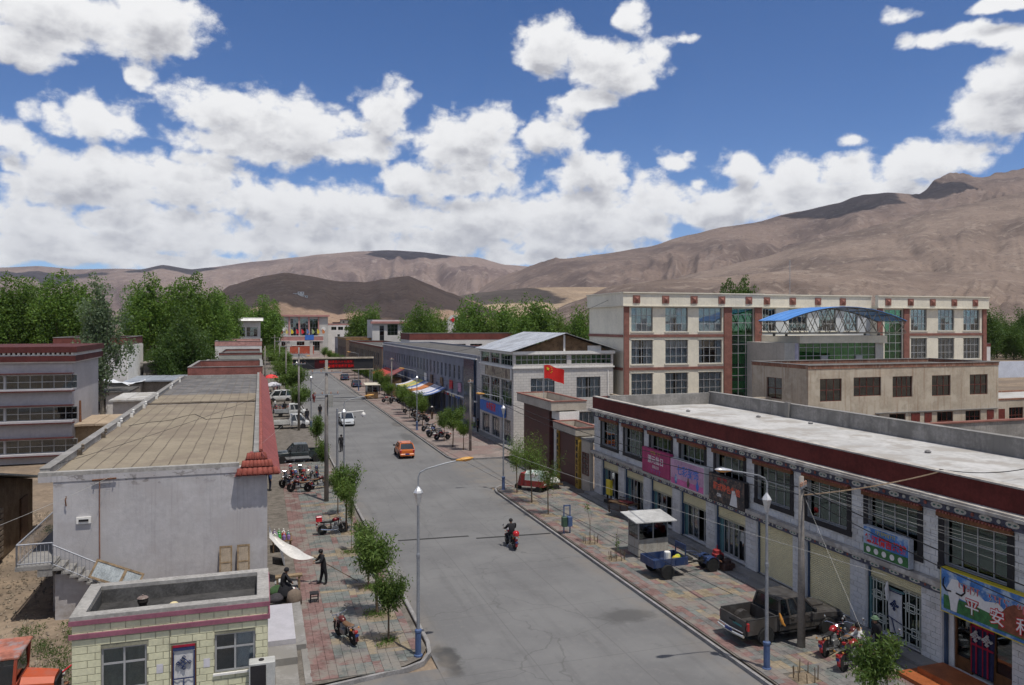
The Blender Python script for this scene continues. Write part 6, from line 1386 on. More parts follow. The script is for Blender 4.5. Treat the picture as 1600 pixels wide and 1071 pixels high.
tree_at('sapling', THIN[0], (4.93,44.8,.13), 'thin sparse sapling on the left kerb', None, (.35,.35,.85))
for k, (x, y, sc, lab) in enumerate([(18.62,56.39,.95,'loose light green tree at the lamp post by the gate'),(18.63,53.03,1.08,'tallest loose light green tree before the gateway'),(18.5,49.32,.9,'loose light green tree nearest the litter bin')]): tree_at('street_tree', THIN[k % 2], (x,y,.13), lab, 'loose trees before the gateway', (sc,sc,sc))
tree_at('street_tree', W1[2], (18.75,20.2,.13), 'dense dark willow at the bottom edge beside the red motorcycles', None, (1.0,1.0,.86))
for k, (x, y, h) in enumerate([(19.85,77.6,3.1),(19.2,79.6,4.1),(19.3,84,3.2),(19.6,97.5,3.6),(19.5,102,3.8),(19.5,105.8,3.3),(19.7,110,3.8),(19.9,113,3.4),(20.3,116.5,3.7),(19.6,125.5,3.4),(20.6,136,4.),(20.9,144,4.4),(20.9,152,3.8),(20.9,163,4.2),(20.8,172,4.),(20.8,182,4.2),(20.8,215,4.5),(20.8,232,4.5),(20.8,250,4.8),(20.8,270,5)]):
    tree_at('street_tree', BALL[k % 3], (x,y,.13), 'round-crowned tree on the right pavement, %s beyond the gateway' % ordn[k], 'round-crowned trees on the right pavement', (h/3.6*1.05,)*2+(h/3.6,))
# saplings in staked pits
for k, (x, y, h) in enumerate(((18.55,42.34,2.3),(18.6,38.89,1.7),(18.85,23.7,.0))):
    if h:
        t = thing('sapling', ('bare leaning sapling with a few leaves in the far staked pit', 'bare upright sapling in the near staked pit')[k], 'sapling', (x,y,.13), 0, 'saplings in staked pits')
        b = MB(); b.tube([(0,0,0),(-.05,.02,h*.5),(-.25 if k == 0 else .03,.0,h)], [.02,.015,.006], 5); b.tube([(-.04,0,h*.45),(.1,.1,h*.75)], [.01,.004], 4); link('trunk', b.mesh('trunk', BARK), t)
        C = np.random.default_rng(5+k).normal(size=(70,3))*np.array([.09,.09,.16])+np.array([-.2 if k == 0 else .02,0,h*.92 if k == 0 else h*.5]); link('crown', leafmesh('crown', C, .11, LEAF_YEL, 3, .4), t)
    for q in range(9):
        a_ = q/9*6.28; sx_, sy_ = x+.42*math.cos(a_), y+.42*math.sin(a_); b = MB(); b.tube([(0,0,-.05),(.03*math.sin(q),.02,.35+.1*(q % 3))], [.022,.015], 5)
        tag(link('stake', b.mesh('stake', BARK), None, (sx_,sy_,.13)), 'short wooden stake round the %s' % ('far staked sapling pit','near staked sapling pit','staked pit at the bottom edge by the right lamp post')[k], 'stake', 'stakes round %s pit' % ordn[k])
# grass tufts in pits, scrub on waste ground
def tufts(name, pts, mat, hgt, label):
    C = np.array([(x+rnd.gauss(0,.16), y+rnd.gauss(0,.16), z+rnd.uniform(.02,hgt)) for x, y, z in pts for _ in range(60)])
    tag(link(name, leafmesh(name, C, .13, mat, 9, .2, -.8)), label, kind='stuff')
tufts('grass', [(x+rnd.uniform(-.35,.35), y+rnd.uniform(-.35,.35), .15) for x, y in PITS_L[:4] for _ in range(5)], LEAF_WIL, .14, 'grass in tree pits')
tufts('weeds', [(rnd.uniform(-9.6,-6.3), rnd.uniform(31.5,38), .0) for _ in range(60)]+[(rnd.uniform(-13,-9.5), rnd.uniform(55,80), 0) for _ in range(50)]+[(41.5+rnd.uniform(-.8,3), 73+rnd.uniform(0,2), 3.2+rnd.uniform(0,1.5)) for _ in range(60)], LEAF_DK, .25, 'weeds')
# rubble on the waste ground: real stones, uncountable
b = MB()
for _ in range(3800):
    x, y = rnd.uniform(-16,-5.9), rnd.uniform(28.9,62)
    if x > -8.7 and y > 37.5: continue
    s = rnd.uniform(.02,.085)*(1.6 if rnd.random() < .06 else 1); z = -.04; a_ = rnd.uniform(0,3)
    c_, s_ = math.cos(a_)*s, math.sin(a_)*s; b.add([(x-c_,y-s_,z),(x+s_,y-c_,z),(x+c_*1.2,y+s_,z),(x-s_,y+c_,z),(x-c_*.4,y-s_*.3,z+s*1.1),(x+c_*.5,y+s_*.4,z+s*.95)], [(0,1,5,4),(1,2,5),(2,3,4,5),(3,0,4)])
tag(b.build('rubble', M('rubble_stone', (.26,.215,.165), .95, .35, 1.3, .3, 9, .1, world=True)), kind='stuff')
# ---------------------------------------------------------------- street lamps
GALV = M('galvanised_post', (.27,.28,.30), .5, .15, 2., metal=.35); BLUEP = M('blue_lamp_base', (.07,.11,.22), .5, .15, 2.); LENS = M('amber_lens', (.55,.24,.05), .3, .1, spec=.5); SILV = M('silver_lamp', (.6,.6,.6), .3, .1, metal=.5)
def lamp_proto(headm):
    t = thing('street_lamp', 'x', 'street lamp')
    MB().lathe([(.17,0),(.17,.06),(.12,.08),(.12,.9),(.14,.95),(.14,1.02),(.07,1.06)], (0,0,0), 12).build('base', BLUEP, t)
    b = MB(); b.lathe([(.068,1.06),(.062,3.8),(.075,3.82),(.075,3.95),(.055,4.),(.05,5.85)], (0,0,0), 10); b.build('post', GALV, t)
    b = MB(); b.lathe([(.05,5.85),(.07,5.9),(.17,6.28),(.19,6.34),(.15,6.42),(.05,6.55),(.03,6.6)], (0,0,0), 6); b.build('lantern_cone', SILV, t)
    b = MB(); b.tube([(0,0,6.55),(0,0,6.95),(.08,0,7.12),(.35,0,7.25),(1.1,0,7.42),(1.6,0,7.5)], .03, 7); b.build('arm', GALV, t)
    b = MB(); n = 8; rings = []
    for s, w_, h_ in ((1.5,.05,.04),(1.62,.10,.06),(1.85,.14,.09),(2.05,.13,.08),(2.2,.06,.04)): rings.append([(s, w_*math.cos(k*PI/n), 7.5+.09*(s-1.5)+h_*math.sin(k*PI/n)) for k in range(n+1)])
    b.loft(rings); b.smooth = True; hd = b.build('lamp_head', headm, t)
    b = MB(); rings = []
    for s, w_, h_ in ((1.6,.085,.03),(1.85,.125,.085),(2.05,.115,.075),(2.17,.05,.03)): rings.append([(s, -w_*math.cos(k*PI/n), 7.495+.09*(s-1.5)-h_*math.sin(k*PI/n)) for k in range(n+1)])
    b.loft(rings); b.smooth = True; b.build('lens', LENS, hd); return t
LP = lamp_proto(M('amber_lamp_head', (.52,.27,.06), .4, .1)); LP2 = lamp_proto(SILV); used = False
for x, y, rz, lab in [(5.85,29.95,0,'street lamp with blue base at the near corner of the left pavement'),(5.95,59,0,'left street lamp behind the young trees near the power pole'),(5.95,98.,0,'left street lamp beside the white trucks'),(5.9,136,0,'farthest street lamp on the left kerb'),(18.0,24.8,PI,'street lamp in front of the dark pickup'),(18.0,57.9,PI,'street lamp at the corner of the gateway'),(18.2,94.,PI,'street lamp among the round-crowned trees'),(18.2,153,PI,'farthest street lamp on the right pavement')]:
    if y == 24.8: place(LP2, False, (x,y,.13), rz, lab, 'street lamps')
    else: place(LP, used, (x,y,.13), rz, lab, 'street lamps'); used = True
# ---------------------------------------------------------------- power poles and wires
CONP = M('concrete_pole', (.235,.215,.195), .9, .2, 1.5, .3, 18, .15, world=True); INS = M('insulator', (.35,.2,.14), .3, .1)
def pole(x, y, h, lab, arms=(), box=None, r0=.15):
    t = thing('power_pole', lab, 'power pole', (x,y,0), 0, 'power poles'); b = MB(); b.lathe([(r0,0),(r0*.6,h),(.01,h+.02)], (x,y,0), 10); b.smooth = True; b.build('post', CONP, t)
    for z, L, an in arms:
        dx, dy = L*math.cos(an), L*math.sin(an); b = MB(); b.bar((x-dx,y-dy-.12,z), (x+dx,y+dy-.12,z), .08); a_ = b.build('crossarm', GALV, t)
        for s in (-.9,-.35,.35,.9): b = MB(); b.lathe([(.03,0),(.05,.04),(.03,.08),(.05,.12),(.02,.18)], (x+dx*s,y+dy*s-.12,z+.04), 6); b.build('insulator', INS, a_)
    if box: b = MB(); b.box(x+.1,x+.45,y-.3,y-.02,box,box+.9); b.build('switch_box', M('pole_box', (.3,.29,.26), .6, .2), t)
    return t
pole(4.6,58.04,10.4,'tall concrete power pole with crossarms on the left pavement',((9.5,1.1,0),(7.9,.9,.1)),7.0,.17)
pole(4.5,98,10.2,'second power pole along the left pavement',((9.4,1.,0),(8.2,.8,0)),None); pole(4.3,140,10.,'third power pole along the left pavement beside the gantry',((9.2,1.,0),)); pole(4.2,182,10.,'fourth power pole along the left pavement',((9.2,1.,0),)); pole(4.,230,10.,'farthest power pole along the left pavement',((9.2,1.,0),)); pole(.9,150,9.,'slim pole close to the west shopfronts')
pole(20.52,26.05,6.95,'concrete power pole beside the dark pickup',((6.55,.35,0.6),),None,.16); pole(20.4,77,7.4,'power pole by the tiled building',((7.1,.4,.6),)); pole(20.9,130,7.4,'power pole among the awnings',((7.1,.4,.6),)); pole(-21.2,118,7.5,'dark timber pole in the western yards')
cctv = thing('camera_pole', 'grey camera pole with a white dome on its side arm', 'camera pole', (5.85,63.2,0)); b = MB(); b.lathe([(.1,0),(.08,6.2),(.01,6.22)], (5.85,63.2,.1), 8); b.build('post', GALV, cctv); b = MB(); b.tube([(5.85,63.2,5.95),(7.9,63.2,6.08)], .04, 6); b.tube([(7.9,63.2,6.08),(7.9,63.2,5.9)], .03, 5); b.build('arm', WHITEP, cctv); b = MB(); b.lathe([(.03,5.95),(.16,5.88),(.18,5.75),(.14,5.6),(.02,5.54)], (7.9,63.2,0), 10); b.build('dome', WHITEP, cctv)
WIRE = M('black_cable', (.015,.015,.016), .6, .1); WIREP = M('pale_wire', (.42,.41,.38), .5, .1)
def wire(p, q, sag, r_=.012, mat=None, lab='thin cable'):
    p, q = Vector(p), Vector(q); n = 14; b = MB(); P = []
    for i in range(n+1): t = i/n; P.append(p+(q-p)*t-Vector((0,0,sag*4*t*(1-t))))
    b.tube(P, r_, 4); tag(b.build('cable', mat or WIRE), lab, 'cable', 'overhead cables')
A = (20.52,26.05,6.5)
wire((20.4,77,7.0), A, .9, .022, None, 'thick black cable from the tiled building pole to the pickup pole'); wire((20.4,77,6.8), (20.5,26.05,6.2), 1.1, .02, None, 'lower black cable between the two right power poles')
wire((20.4,77,7.0), (20.9,130,7.0), .8, .02, None, 'black cable above the round-crowned trees'); wire(A, (23.6,12,4.3), .25, .022, None, 'thick black cable from the pickup pole down past the yellow edged sign'); wire((20.5,26.05,6.2), (23.7,14,3.7), .3, .018, None, 'second black cable passing in front of the yellow edged sign')
for k, (e, c_) in enumerate([((24.0,14,6.2),WIREP),((24.0,15.5,5.7),WIREP),((24.,16,5.3),WIREP),((24.,13,5.0),WIRE),((24.,17.5,4.9),WIREP),((24.,12.,4.6),WIRE),((24.,19,5.6),WIREP),((24.05,31.,5.0),WIREP),((24.05,36,5.2),WIREP),((24.1,22.8,7.5),M('tan_cable', (.35,.25,.16), .7))]): wire((20.55,26.0,6.75-.06*k), e, .12, .005 if k < 9 else .03, c_, 'thin service wire from the pickup pole to the shop front, %s from the top' % ordn[k])
wire((20.6,26.,6.2), (18.0,17.5,.1), .02, .0045, WIREP, 'pale guy wire running from the pickup pole to the ground'); wire((24.1,22.8,7.6), (34.,24.5,7.66), .5, .02, WIRE, 'cable lying across the whitewashed roof')
wire((4.6,57.9,9.5), (9.5,10.,9.), .6, .004, WIREP, 'pale wire from the tall left pole towards the viewer'); wire((4.6,57.9,9.4), (8.0,12,8.2), .5, .005, WIRE, 'dark wire from the tall left pole towards the viewer')
wire((4.6,57.9,8.), (25.2,80,8.), .6, .012, WIRE, 'wire crossing the road to the tiled building'); wire((4.6,58,9.6), (4.5,98,9.6), .5, .012, WIRE, 'wire between first and second left pole'); wire((4.6,58,8.1), (4.5,98,8.4), .6, .012, WIRE, 'lower wire between first and second left pole'); wire((4.6,58,7.4), (20.4,77,6.9), .5, .012, WIRE, 'wire crossing the road above the orange car'); wire((4.6,57.9,9.3), (.1,42,6.9), .3, .004, WIREP, 'pale wire from the tall left pole to the red eave')
wire((-9.3,41,6.4), (-.2,70,6.75), .15, .012, WIRE, 'black wire lying across the felt roof'); wire((-6.5,40,6.0), (-14,30,4.5), .3, .008, WIREP, 'pale wire from the grey wall towards the shed')
wire((37.4,80,15.8), (25.9,110,8.9), .8, .018, WIRE, 'cable from the school corner down to the low sheds')
# loose cable on the felt roof
b = MB(); b.tube([(-8.4+.8*k+.3*math.sin(k), 58+1.1*k*(1 if k < 6 else .4)+.6*math.sin(k*1.7), 6.16) for k in range(11)], .018, 4); tag(b.build('cable', WIRE), 'loose black cable snaking over the felt roof', 'cable', 'overhead cables')
# ---------------------------------------------------------------- LED gantry over the road
gn = thing('led_gantry', 'long LED message board spanning the road on two posts', 'gantry', (12, 139, 0)); G = Face(5.4, 138.6, 0, '-y')
b = MB(); G.box(b, 0, 13.6, 5.2, 7.0, -.5, 0); b.build('board', M('led_housing', (.025,.025,.028), .5, .2), gn); b = MB(); G.box(b, -.1, 13.7, 7.0, 7.25, -.7, .2); G.box(b, -.1,13.7,5.05,5.2,-.6,.05); b.build('trim', M('gantry_trim', (.42,.36,.28), .8, .25, 1.), gn)
b = MB(); G.box(b, 3.6, 10.3, 5.3, 6.9, .005, .03); b.build('screen', M('led_screen', (.05,.006,.008), .4, .2), gn)
LED = emit('red_led', (1,.03,.03), .32)
o = put_letters('热烈庆祝建党八十七周年', .52, LED, gn, G, 7.2, 6.45, .04, .0); o = put_letters('创建平安和谐县城', .55, LED, gn, G, 8.1, 5.72, .04, .01)
for x in (5.7, 18.7):
    b = MB()
    for dx, dy in ((-.2,-.2),(.2,-.2),(.2,.2),(-.2,.2)): b.bar((x+dx,139.+dy,0),(x+dx,139+dy,7.),.07)
    for k in range(9): b.bar((x-.2,138.8,.7*k),(x+.2,138.8,.7*(k+1)),.04); b.bar((x-.2,139.2,.7*(k+1)),(x+.2,139.2,.7*k),.04)
    b.build('lattice_post', GALV, gn)
# ---------------------------------------------------------------- litter bin, stalls, kiosks
bn = thing('litter_bin', 'slim dark blue litter bin on posts at the right kerb', 'bin', (17.95,44.6,.15)); b = MB()
for s in (-.2,.2): b.box(s-.03,s+.03,-.03,.03,0,1.75)
b.box(-.2,.2,-.03,.03,1.68,1.75); b.build('frame', BLUEP, bn, False)
for s, c_ in ((-1,M('bin_green', (.05,.09,.06), .5)),(1,BLUEP)): b = MB(); x0 = .02 if s > 0 else -.32; b.cbox(x0, x0+.3, -.16, .16, .45, 1.05, .03); b.build('bucket', c_, bn, False)
def kiosk(lab, x, y, rz, w_, d_, h_, roofm, bodym):
    t = thing('kiosk', lab, 'kiosk', (x,y,.15), rz); b = MB(); b.box(-w_/2,w_/2,-d_/2,d_/2,.08,h_*.5); b.build('body', bodym, t, False); b = MB()
    for sx_ in (-1,1):
        for sy_ in (-1,1): b.box(sx_*w_/2-(.06 if sx_ > 0 else 0),sx_*w_/2+(0 if sx_ > 0 else .06),sy_*d_/2-(.06 if sy_ > 0 else 0),sy_*d_/2+(0 if sy_ > 0 else .06),h_*.5,h_-.06)
    b.box(-.03,.03,-d_/2+.01,-d_/2+.06,h_*.5,h_-.1); b.build('post', ALU, t, False)
    for s, e in (((-w_/2+.06,-d_/2+.02,-.03,-d_/2+.03),0),((.03,-d_/2+.02,w_/2-.06,-d_/2+.03),0),((-w_/2+.02,-d_/2+.06,-w_/2+.03,d_/2-.06),1),((w_/2-.03,-d_/2+.06,w_/2-.02,d_/2-.06),1)): b = MB(); b.box(s[0],s[2],s[1],s[3],h_*.5+.02,h_-.08); b.build('pane', GLK, t, False)
    b = MB(); b.box(-w_/2+.1,w_/2-.1,-.1,.3,h_*.5,h_*.72); b.build('shelf', M('kiosk_goods', (.12,.08,.06), .8, .5, 9.), t, False)
    b = MB(); b.prism([(-w_/2-.35,-d_/2-.4,h_+.0),(w_/2+.35,-d_/2-.4,h_-.05),(w_/2+.35,d_/2+.3,h_+.16),(-w_/2-.35,d_/2+.3,h_+.2)], (0,0,.05)); b.build('roof', roofm, t, False); return t
KB = M('kiosk_sheet', (.36,.34,.30), .6, .2, 2., streak=.5, streakcol=(.2,.14,.09)); kiosk('small grey glazed kiosk with flat sheet roof on the right pavement', 20.7, 39.3, .02, 1.85, 1.2, 2.0, M('kiosk_roof_sheet', (.42,.42,.41), .5, .2, 1.5), KB); kiosk('pale roofed wooden kiosk at the far right kerb', 18.5, 136.5, 0, 1.9, 2.2, 2.4, M('cream_sheet', (.55,.5,.4), .6, .1), BOARD)
ct = thing('display_table', 'dark slatted display table with a white box on it', 'table', (23.1,47.3,.36)); ct.rotation_euler = (0,0,R(-72)); b = MB()
for s in (-.85,.85):
    for e in (-.5,.5): b.box(s-.03,s+.03,e-.03,e+.03,0,.75)
b.build('leg', BOARD, ct, False); b = MB(); b.box(-.95,.95,-.55,.55,.72,.76); b.build('tabletop', BOARD, ct, False); b = MB()
for k in range(20): b.box(-.95+k*.095,-.93+k*.095,-.57,-.55,.3,.9); b.box(-.95+k*.095,-.93+k*.095,.55,.57,.5,.9)
b.box(-.95,.95,-.575,-.545,.9,.94).box(-.95,.95,.545,.575,.9,.94).box(-.95,.95,-.575,-.545,.26,.3); b.build('slat_guard', M('dark_slat', (.08,.05,.04), .8, .3), ct, False); b = MB(); b.box(-.2,.7,-.3,.3,.77,.86); b.build('goods', M('dark_red_goods', (.2,.03,.03), .8, .3), ct, False)
tag(link('box', MB().cbox(-.55,.55,-.4,.4,0,.5,.02).mesh('box', [WHITEP]), None, (24.1-.75,45.7,.36)), 'pale box lid on the end of the display table', 'box')
cs = thing('handcart', 'low two-wheeled handcart beside the red tricycle truck', 'cart', (21.9,57.2,.0)); b = MB(); b.box(-.6,.6,-.45,.45,.45,.52).box(-.6,.6,-.45,-.41,.52,.62).box(-.6,.6,.41,.45,.52,.62); b.build('bed', BOARD, cs, False)
for s in (-1,1): b = MB(); b.lathe([(.26,-.03),(.3,-.02),(.3,.02),(.26,.03)], (0,s*.5,.3), 14, 'y'); b.build('wheel', BLKFRAME, cs, False)
b = MB(); b.tube([(-.6,-.3,.5),(-1.4,-.25,.55)], .025, 5); b.tube([(-.6,.3,.5),(-1.4,.25,.55)], .025, 5); b.build('handle', BOARD, cs, False)
b = MB(); b.smooth = True; b.lathe([(.1,0),(.42,.05),(.46,.22),(.3,.42),(.12,.5),(.02,.54)], (0,0,0), 11); b.v = [(x*1.1+.05*math.sin(z*9+x*5), y*.9, z) for x, y, z in b.v]; tag(link('sack', b.mesh('sack', [WHITEP]), None, (21.95,57.2,.52)), 'bulging white sack on the low handcart', 'sack')
yb = thing('yellow_box_stand', 'yellow sign box on a stand in the first shop doorway', 'sign', (23.6,50.6,.36)); b = MB(); b.cbox(-.1,.1,-.35,.35,.55,1.6,.02); b.build('panel', S_Y, yb, False); b = MB(); b.box(-.06,.06,-.3,-.25,0,.55).box(-.06,.06,.25,.3,0,.55).box(-.3,.3,-.3,.3,.0,.2); b.build('stand', BLKFRAME, yb, False)
eg = thing('spare_engine', 'dark oily engine block lying on the shop step', 'engine', (23.2,35.3,.22)); b = MB(); b.cbox(-.35,.35,-.25,.25,0,.35,.05).cbox(-.2,.15,-.18,.18,.35,.55,.04); b.lathe([(.16,-.3),(.16,-.34)], (.1,0,.25), 10, 'y'); b.build('block', M('oily_iron', (.06,.035,.03), .5, .3, 6.), eg, False); b = MB(); b.tube([(-.3,0,.4),(-.5,.1,.5),(-.6,.1,.3)], .05, 6); b.build('pipe', MATS['rusty_iron'], eg, False)
# left stalls: white sheet awning, goods table, bench
aw = thing('sheet_awning', 'white sheet awning pulled out from the left shopfront by the man', 'awning', (1.4,40.5,0)); b = MB(); b.smooth = True; n = 12
for i in range(n+1):
    for j in range(n+1):
        s, t = i/n, j/n; A_ = Vector((.45,42.0,2.75))*(1-t)+Vector((.45,40.3,2.45))*t; B_ = Vector((.6,41.6,2.3))*(1-t)+Vector((2.58,39.75,1.42))*t; p = A_+(B_-A_)*s; b.v.append((p.x,p.y,p.z-.5*math.sin(s*PI)*(.4+.6*t)+.03*math.sin(t*14)))
b.f = [(i*(n+1)+j, (i+1)*(n+1)+j, (i+1)*(n+1)+j+1, i*(n+1)+j+1) for i in range(n) for j in range(n)]; b.m = [0]*len(b.f); b.build('sheet', M('awning_sheet', (.62,.60,.57), .85, .12, 1.), aw); b = MB(); b.tube([(2.55,39.75,1.5),(4.6,38.9,.35)], .02, 5); b.build('prop_pole', BARK, aw)
tg = thing('goods_table', 'low stall table with green and purple bottles by the left shopfront', 'table', (1.15,46.6,.15)); b = MB(); b.box(-.5,.6,-.8,.8,.6,.66); b.build('tabletop', BOARD, tg, False)
for s in (-.42,.52):
    for e in (-.7,.7): b = MB(); b.box(s-.03,s+.03,e-.03,e+.03,0,.6); b.build('leg', BOARD, tg, False)
for k in range(11):
    c_ = (M('goods_green', (.03,.32,.05), .4), M('goods_purple', (.25,.16,.36), .5), S_R, WHITEP, M('goods_teal', (.05,.25,.22), .4))[(0,0,1,1,3,0,2,4,1,0,3)[k]]; x, y = -.35+.25*(k % 4), -.65+.5*(k//4)
    b = MB(); b.lathe([(.09,0),(.1,.05),(.1,.22),(.05,.28),(.035,.32),(.035,.36)], (0,0,0), 8); t = thing('bottle', 'plastic bottle on the low stall table, row %s place %s' % (ordn[k//4], ordn[k % 4]), 'bottle', (1.15+x,46.6+y,.81), 0, 'bottles on the stall table'); link('body', b.mesh('body', c_), t); b = MB(); b.lathe([(.04,.36),(.04,.4)], (0,0,0), 8); link('cap', b.mesh('cap', WHITEP), t)
lad = thing('window_sash', 'grey metal window sash leaning by the left shopfront', 'window sash', (1.25,44.,.15)); lad.rotation_euler = (0,R(-14),0); b = MB()
for (y0_, y1_, z0_, z1_) in ((-.7,-.62,0,1.5),(.62,.7,0,1.5),(-.62,.62,1.42,1.5),(-.62,.62,0,.08),(-.62,.62,.72,.78),(-.04,.04,.08,1.42)): b.box(-.03,.03,y0_,y1_,z0_,z1_)
b.build('frame', RAIL, lad, False); MB().box(-.005,.005,-.62,.62,.08,1.42).build('pane', GLK, lad, False)
stl = thing('stool', 'small dark stool standing alone on the left pavement', 'stool', (2.4,37.2,.16)); b = MB(); b.box(-.2,.2,-.2,.2,.38,.43); b.build('seat', BLKFRAME, stl, False)
for s in (-.17,.17):
    for e in (-.17,.17): b = MB(); b.box(s-.02,s+.02,e-.02,e+.02,0,.38); b.build('leg', BLKFRAME, stl, False)
b = MB(); b.box(-.17,.17,-.185,-.165,.16,.19).box(-.17,.17,.165,.185,.16,.19); b.build('stretcher', BLKFRAME, stl, False)
bc = thing('plank_bench', 'rough plank counter beside the seated woman', 'bench', (1.2,38.9,.36)); b = MB(); b.box(-.5,.75,-.2,.2,.55,.63); b.build('plank', WOODO, bc, False)
for s in (-.4,.6): b = MB(); b.box(s-.05,s+.05,-.18,.18,0,.55); b.build('leg', WOODO, bc, False)
for k, (x, y, c_, h_) in enumerate(((.75,38.2,M('sack_green', (.05,.10,.04), .9, .3, 4.),.4),(.7,37.2,M('sack_dark', (.05,.045,.05), .9, .3),.35),(1.05,39.5,M('sack_white', (.5,.5,.48), .9, .1),.3),(1.5,37.1,M('sack_brown', (.17,.13,.1), .9, .2),.7))):
    b = MB(); b.smooth = True; b.lathe([(.1,0),(.33,.04),(.36,h_*.5),(.26,h_*.85),(.1,h_),(.02,h_+.02)], (0,0,0), 11); b.v = [(a_+.04*math.sin(c2*9+a_*7), d_+.03*math.sin(a_*8), c2) for a_, d_, c2 in b.v]; tag(link('sack', b.mesh('sack', c_), None, (x,y,.36 if k != 3 else .15)), ('green sack behind the seated woman','dark sack in the shade beside the white platform','white bag under the sheet awning','brown sack in front of the seated woman')[k], 'sack', 'sacks by the left shopfront')
bk = thing('bucket', 'bright red bucket beside the seated woman', 'bucket', (1.42,37.9,.36)); b = MB(); b.lathe([(.12,0),(.17,.3),(.175,.3),(.165,.28)], (0,0,0), 12); b.build('body', S_R, bk, False); b = MB(); b.lathe([(.03,.34),(.14,.32),(.165,.285),(.16,.28)], (0,0,0), 12); b.build('contents', WHITEP, bk, False)
for k, (x, y, z) in enumerate(((0,0,0),(2.2,168,2.6),(2.4,150,2.3))):
    if k == 0: continue
    t = thing('parasol', ('green stall sunshade below the red eave','red market parasol on the left pavement beside the street tree','pale market parasol beyond the white van')[k], 'parasol', (x,y,.13), 0, 'parasols on the left pavement')
    if k == 0: t['label'] = 'blue stall cloth roof below the red eave'
    b = MB(); b.lathe([(1.5,z-.75),(1.45,z-.62),(1.0,z-.3),(.5,z-.1),(.05,z)], (0,0,0), 12); b.build('canopy', (AWB, M('parasol_red', (.62,.05,.05), .6, .1), AWW)[k], t, False); b = MB(); b.tube([(0,0,0),(0,0,z-.1)], .03, 6); b.build('pole', ALU, t, False)
for k, (x, y, z, m_) in enumerate(((22.8,200,3.2,AWG),(22.6,212,3.2,AWW),(22.4,224,3.2,S_Y),(22.6,188,3.,AWY),(21.4,238,3.2,AWO))):
    t = thing('parasol', 'market parasol before the wooden shop row, %s from the near end' % ordn[(1,2,3,0,4)[k]], 'parasol', (x,y,.13), 0, 'parasols on the right pavement'); b = MB(); b.lathe([(2.3,z-.8),(1.6,z-.35),(.8,z-.1),(.05,z)], (0,0,0), 10); b.build('canopy', m_, t, False); b = MB(); b.tube([(0,0,0),(0,0,z-.1)], .04, 6); b.build('pole', ALU, t, False)
# ---------------------------------------------------------------- vehicles (local axes: forward +x, left +y)
def paint(name, col, rough=.35): return M(name, col, rough, .06, 1.2, spec=.5, col2=tuple(c*.8+.03 for c in col), patch=2.)
TYRE = M('tyre_rubber', (.018,.018,.018), .85, .2, 8.); RIM = M('wheel_rim', (.52,.52,.54), .35, .1, 4., spec=.5); AUTOG = M('car_glass', (.012,.015,.018), .06, .1, spec=.8); CHROME = M('chrome', (.62,.62,.62), .15, .1, metal=.9); LAMPR = M('tail_lamp', (.35,.02,.02), .25, .1, spec=.6); LAMPW = M('head_lamp', (.6,.6,.58), .15, .1, spec=.7); PLATEB = M('number_plate_blue', (.03,.06,.2), .5); BLACKP = M('black_plastic', (.02,.02,.021), .6, .2)
def ring(x, w, z0, z1, r=.08, top=None):
    """rounded section of a body: half widths w at the waist, top width at the upper edge"""
    t = top if top is not None else w-.05; m_ = (z0+z1)/2
    h = [(w-.08,z0),(w-.02,z0+.06),(w,m_-.03),(w-.01,z1-.09),(t,z1-.02),(t-r,z1)]
    return [(x,-a_,z) for a_, z in h]+[(x,a_,z) for a_, z in reversed(h)]
def body(stations): b = MB(); b.loft([ring(*s) for s in stations]); b.smooth = False; return b
def wheel(parent, x, y, r_, w_=.18, rimf=.6):
    b = MB(); b.lathe([(r_*rimf,-w_/2),(r_*.95,-w_/2),(r_,-w_*.3),(r_,w_*.3),(r_*.95,w_/2),(r_*rimf,w_/2)], (x,y,r_), 18, 'y'); wh_ = b.build('wheel', TYRE, parent, False)
    s = 1 if y > 0 else -1; b = MB(); prof = [(.01,s*w_*.30),(r_*.18,s*w_*.32),(r_*.2,s*w_*.25),(r_*.5,s*w_*.2),(r_*rimf,s*w_*.42)]
    b.lathe(prof, (x,y,r_), 14, 'y'); b.build('rim', RIM, wh_, False); return wh_
def arch(parent, x, y, r_):
    b = MB(); s = 1 if y > 0 else -1; b.prism([(x+r_*math.cos(a_), y, r_*.9+r_*math.sin(a_)) for a_ in [i*PI/10-.2 for i in range(11)]]+[(x-r_*.98, y, r_*.7),(x+r_*.98,y,r_*.7)], (0,-s*.12,0)); b.build('wheel_arch', BLACKP, parent, False)
def panel(parent, name, pts, mat, d=(0,0,.012)): b = MB(); b.prism(pts, d); return b.build(name, mat, parent, False)
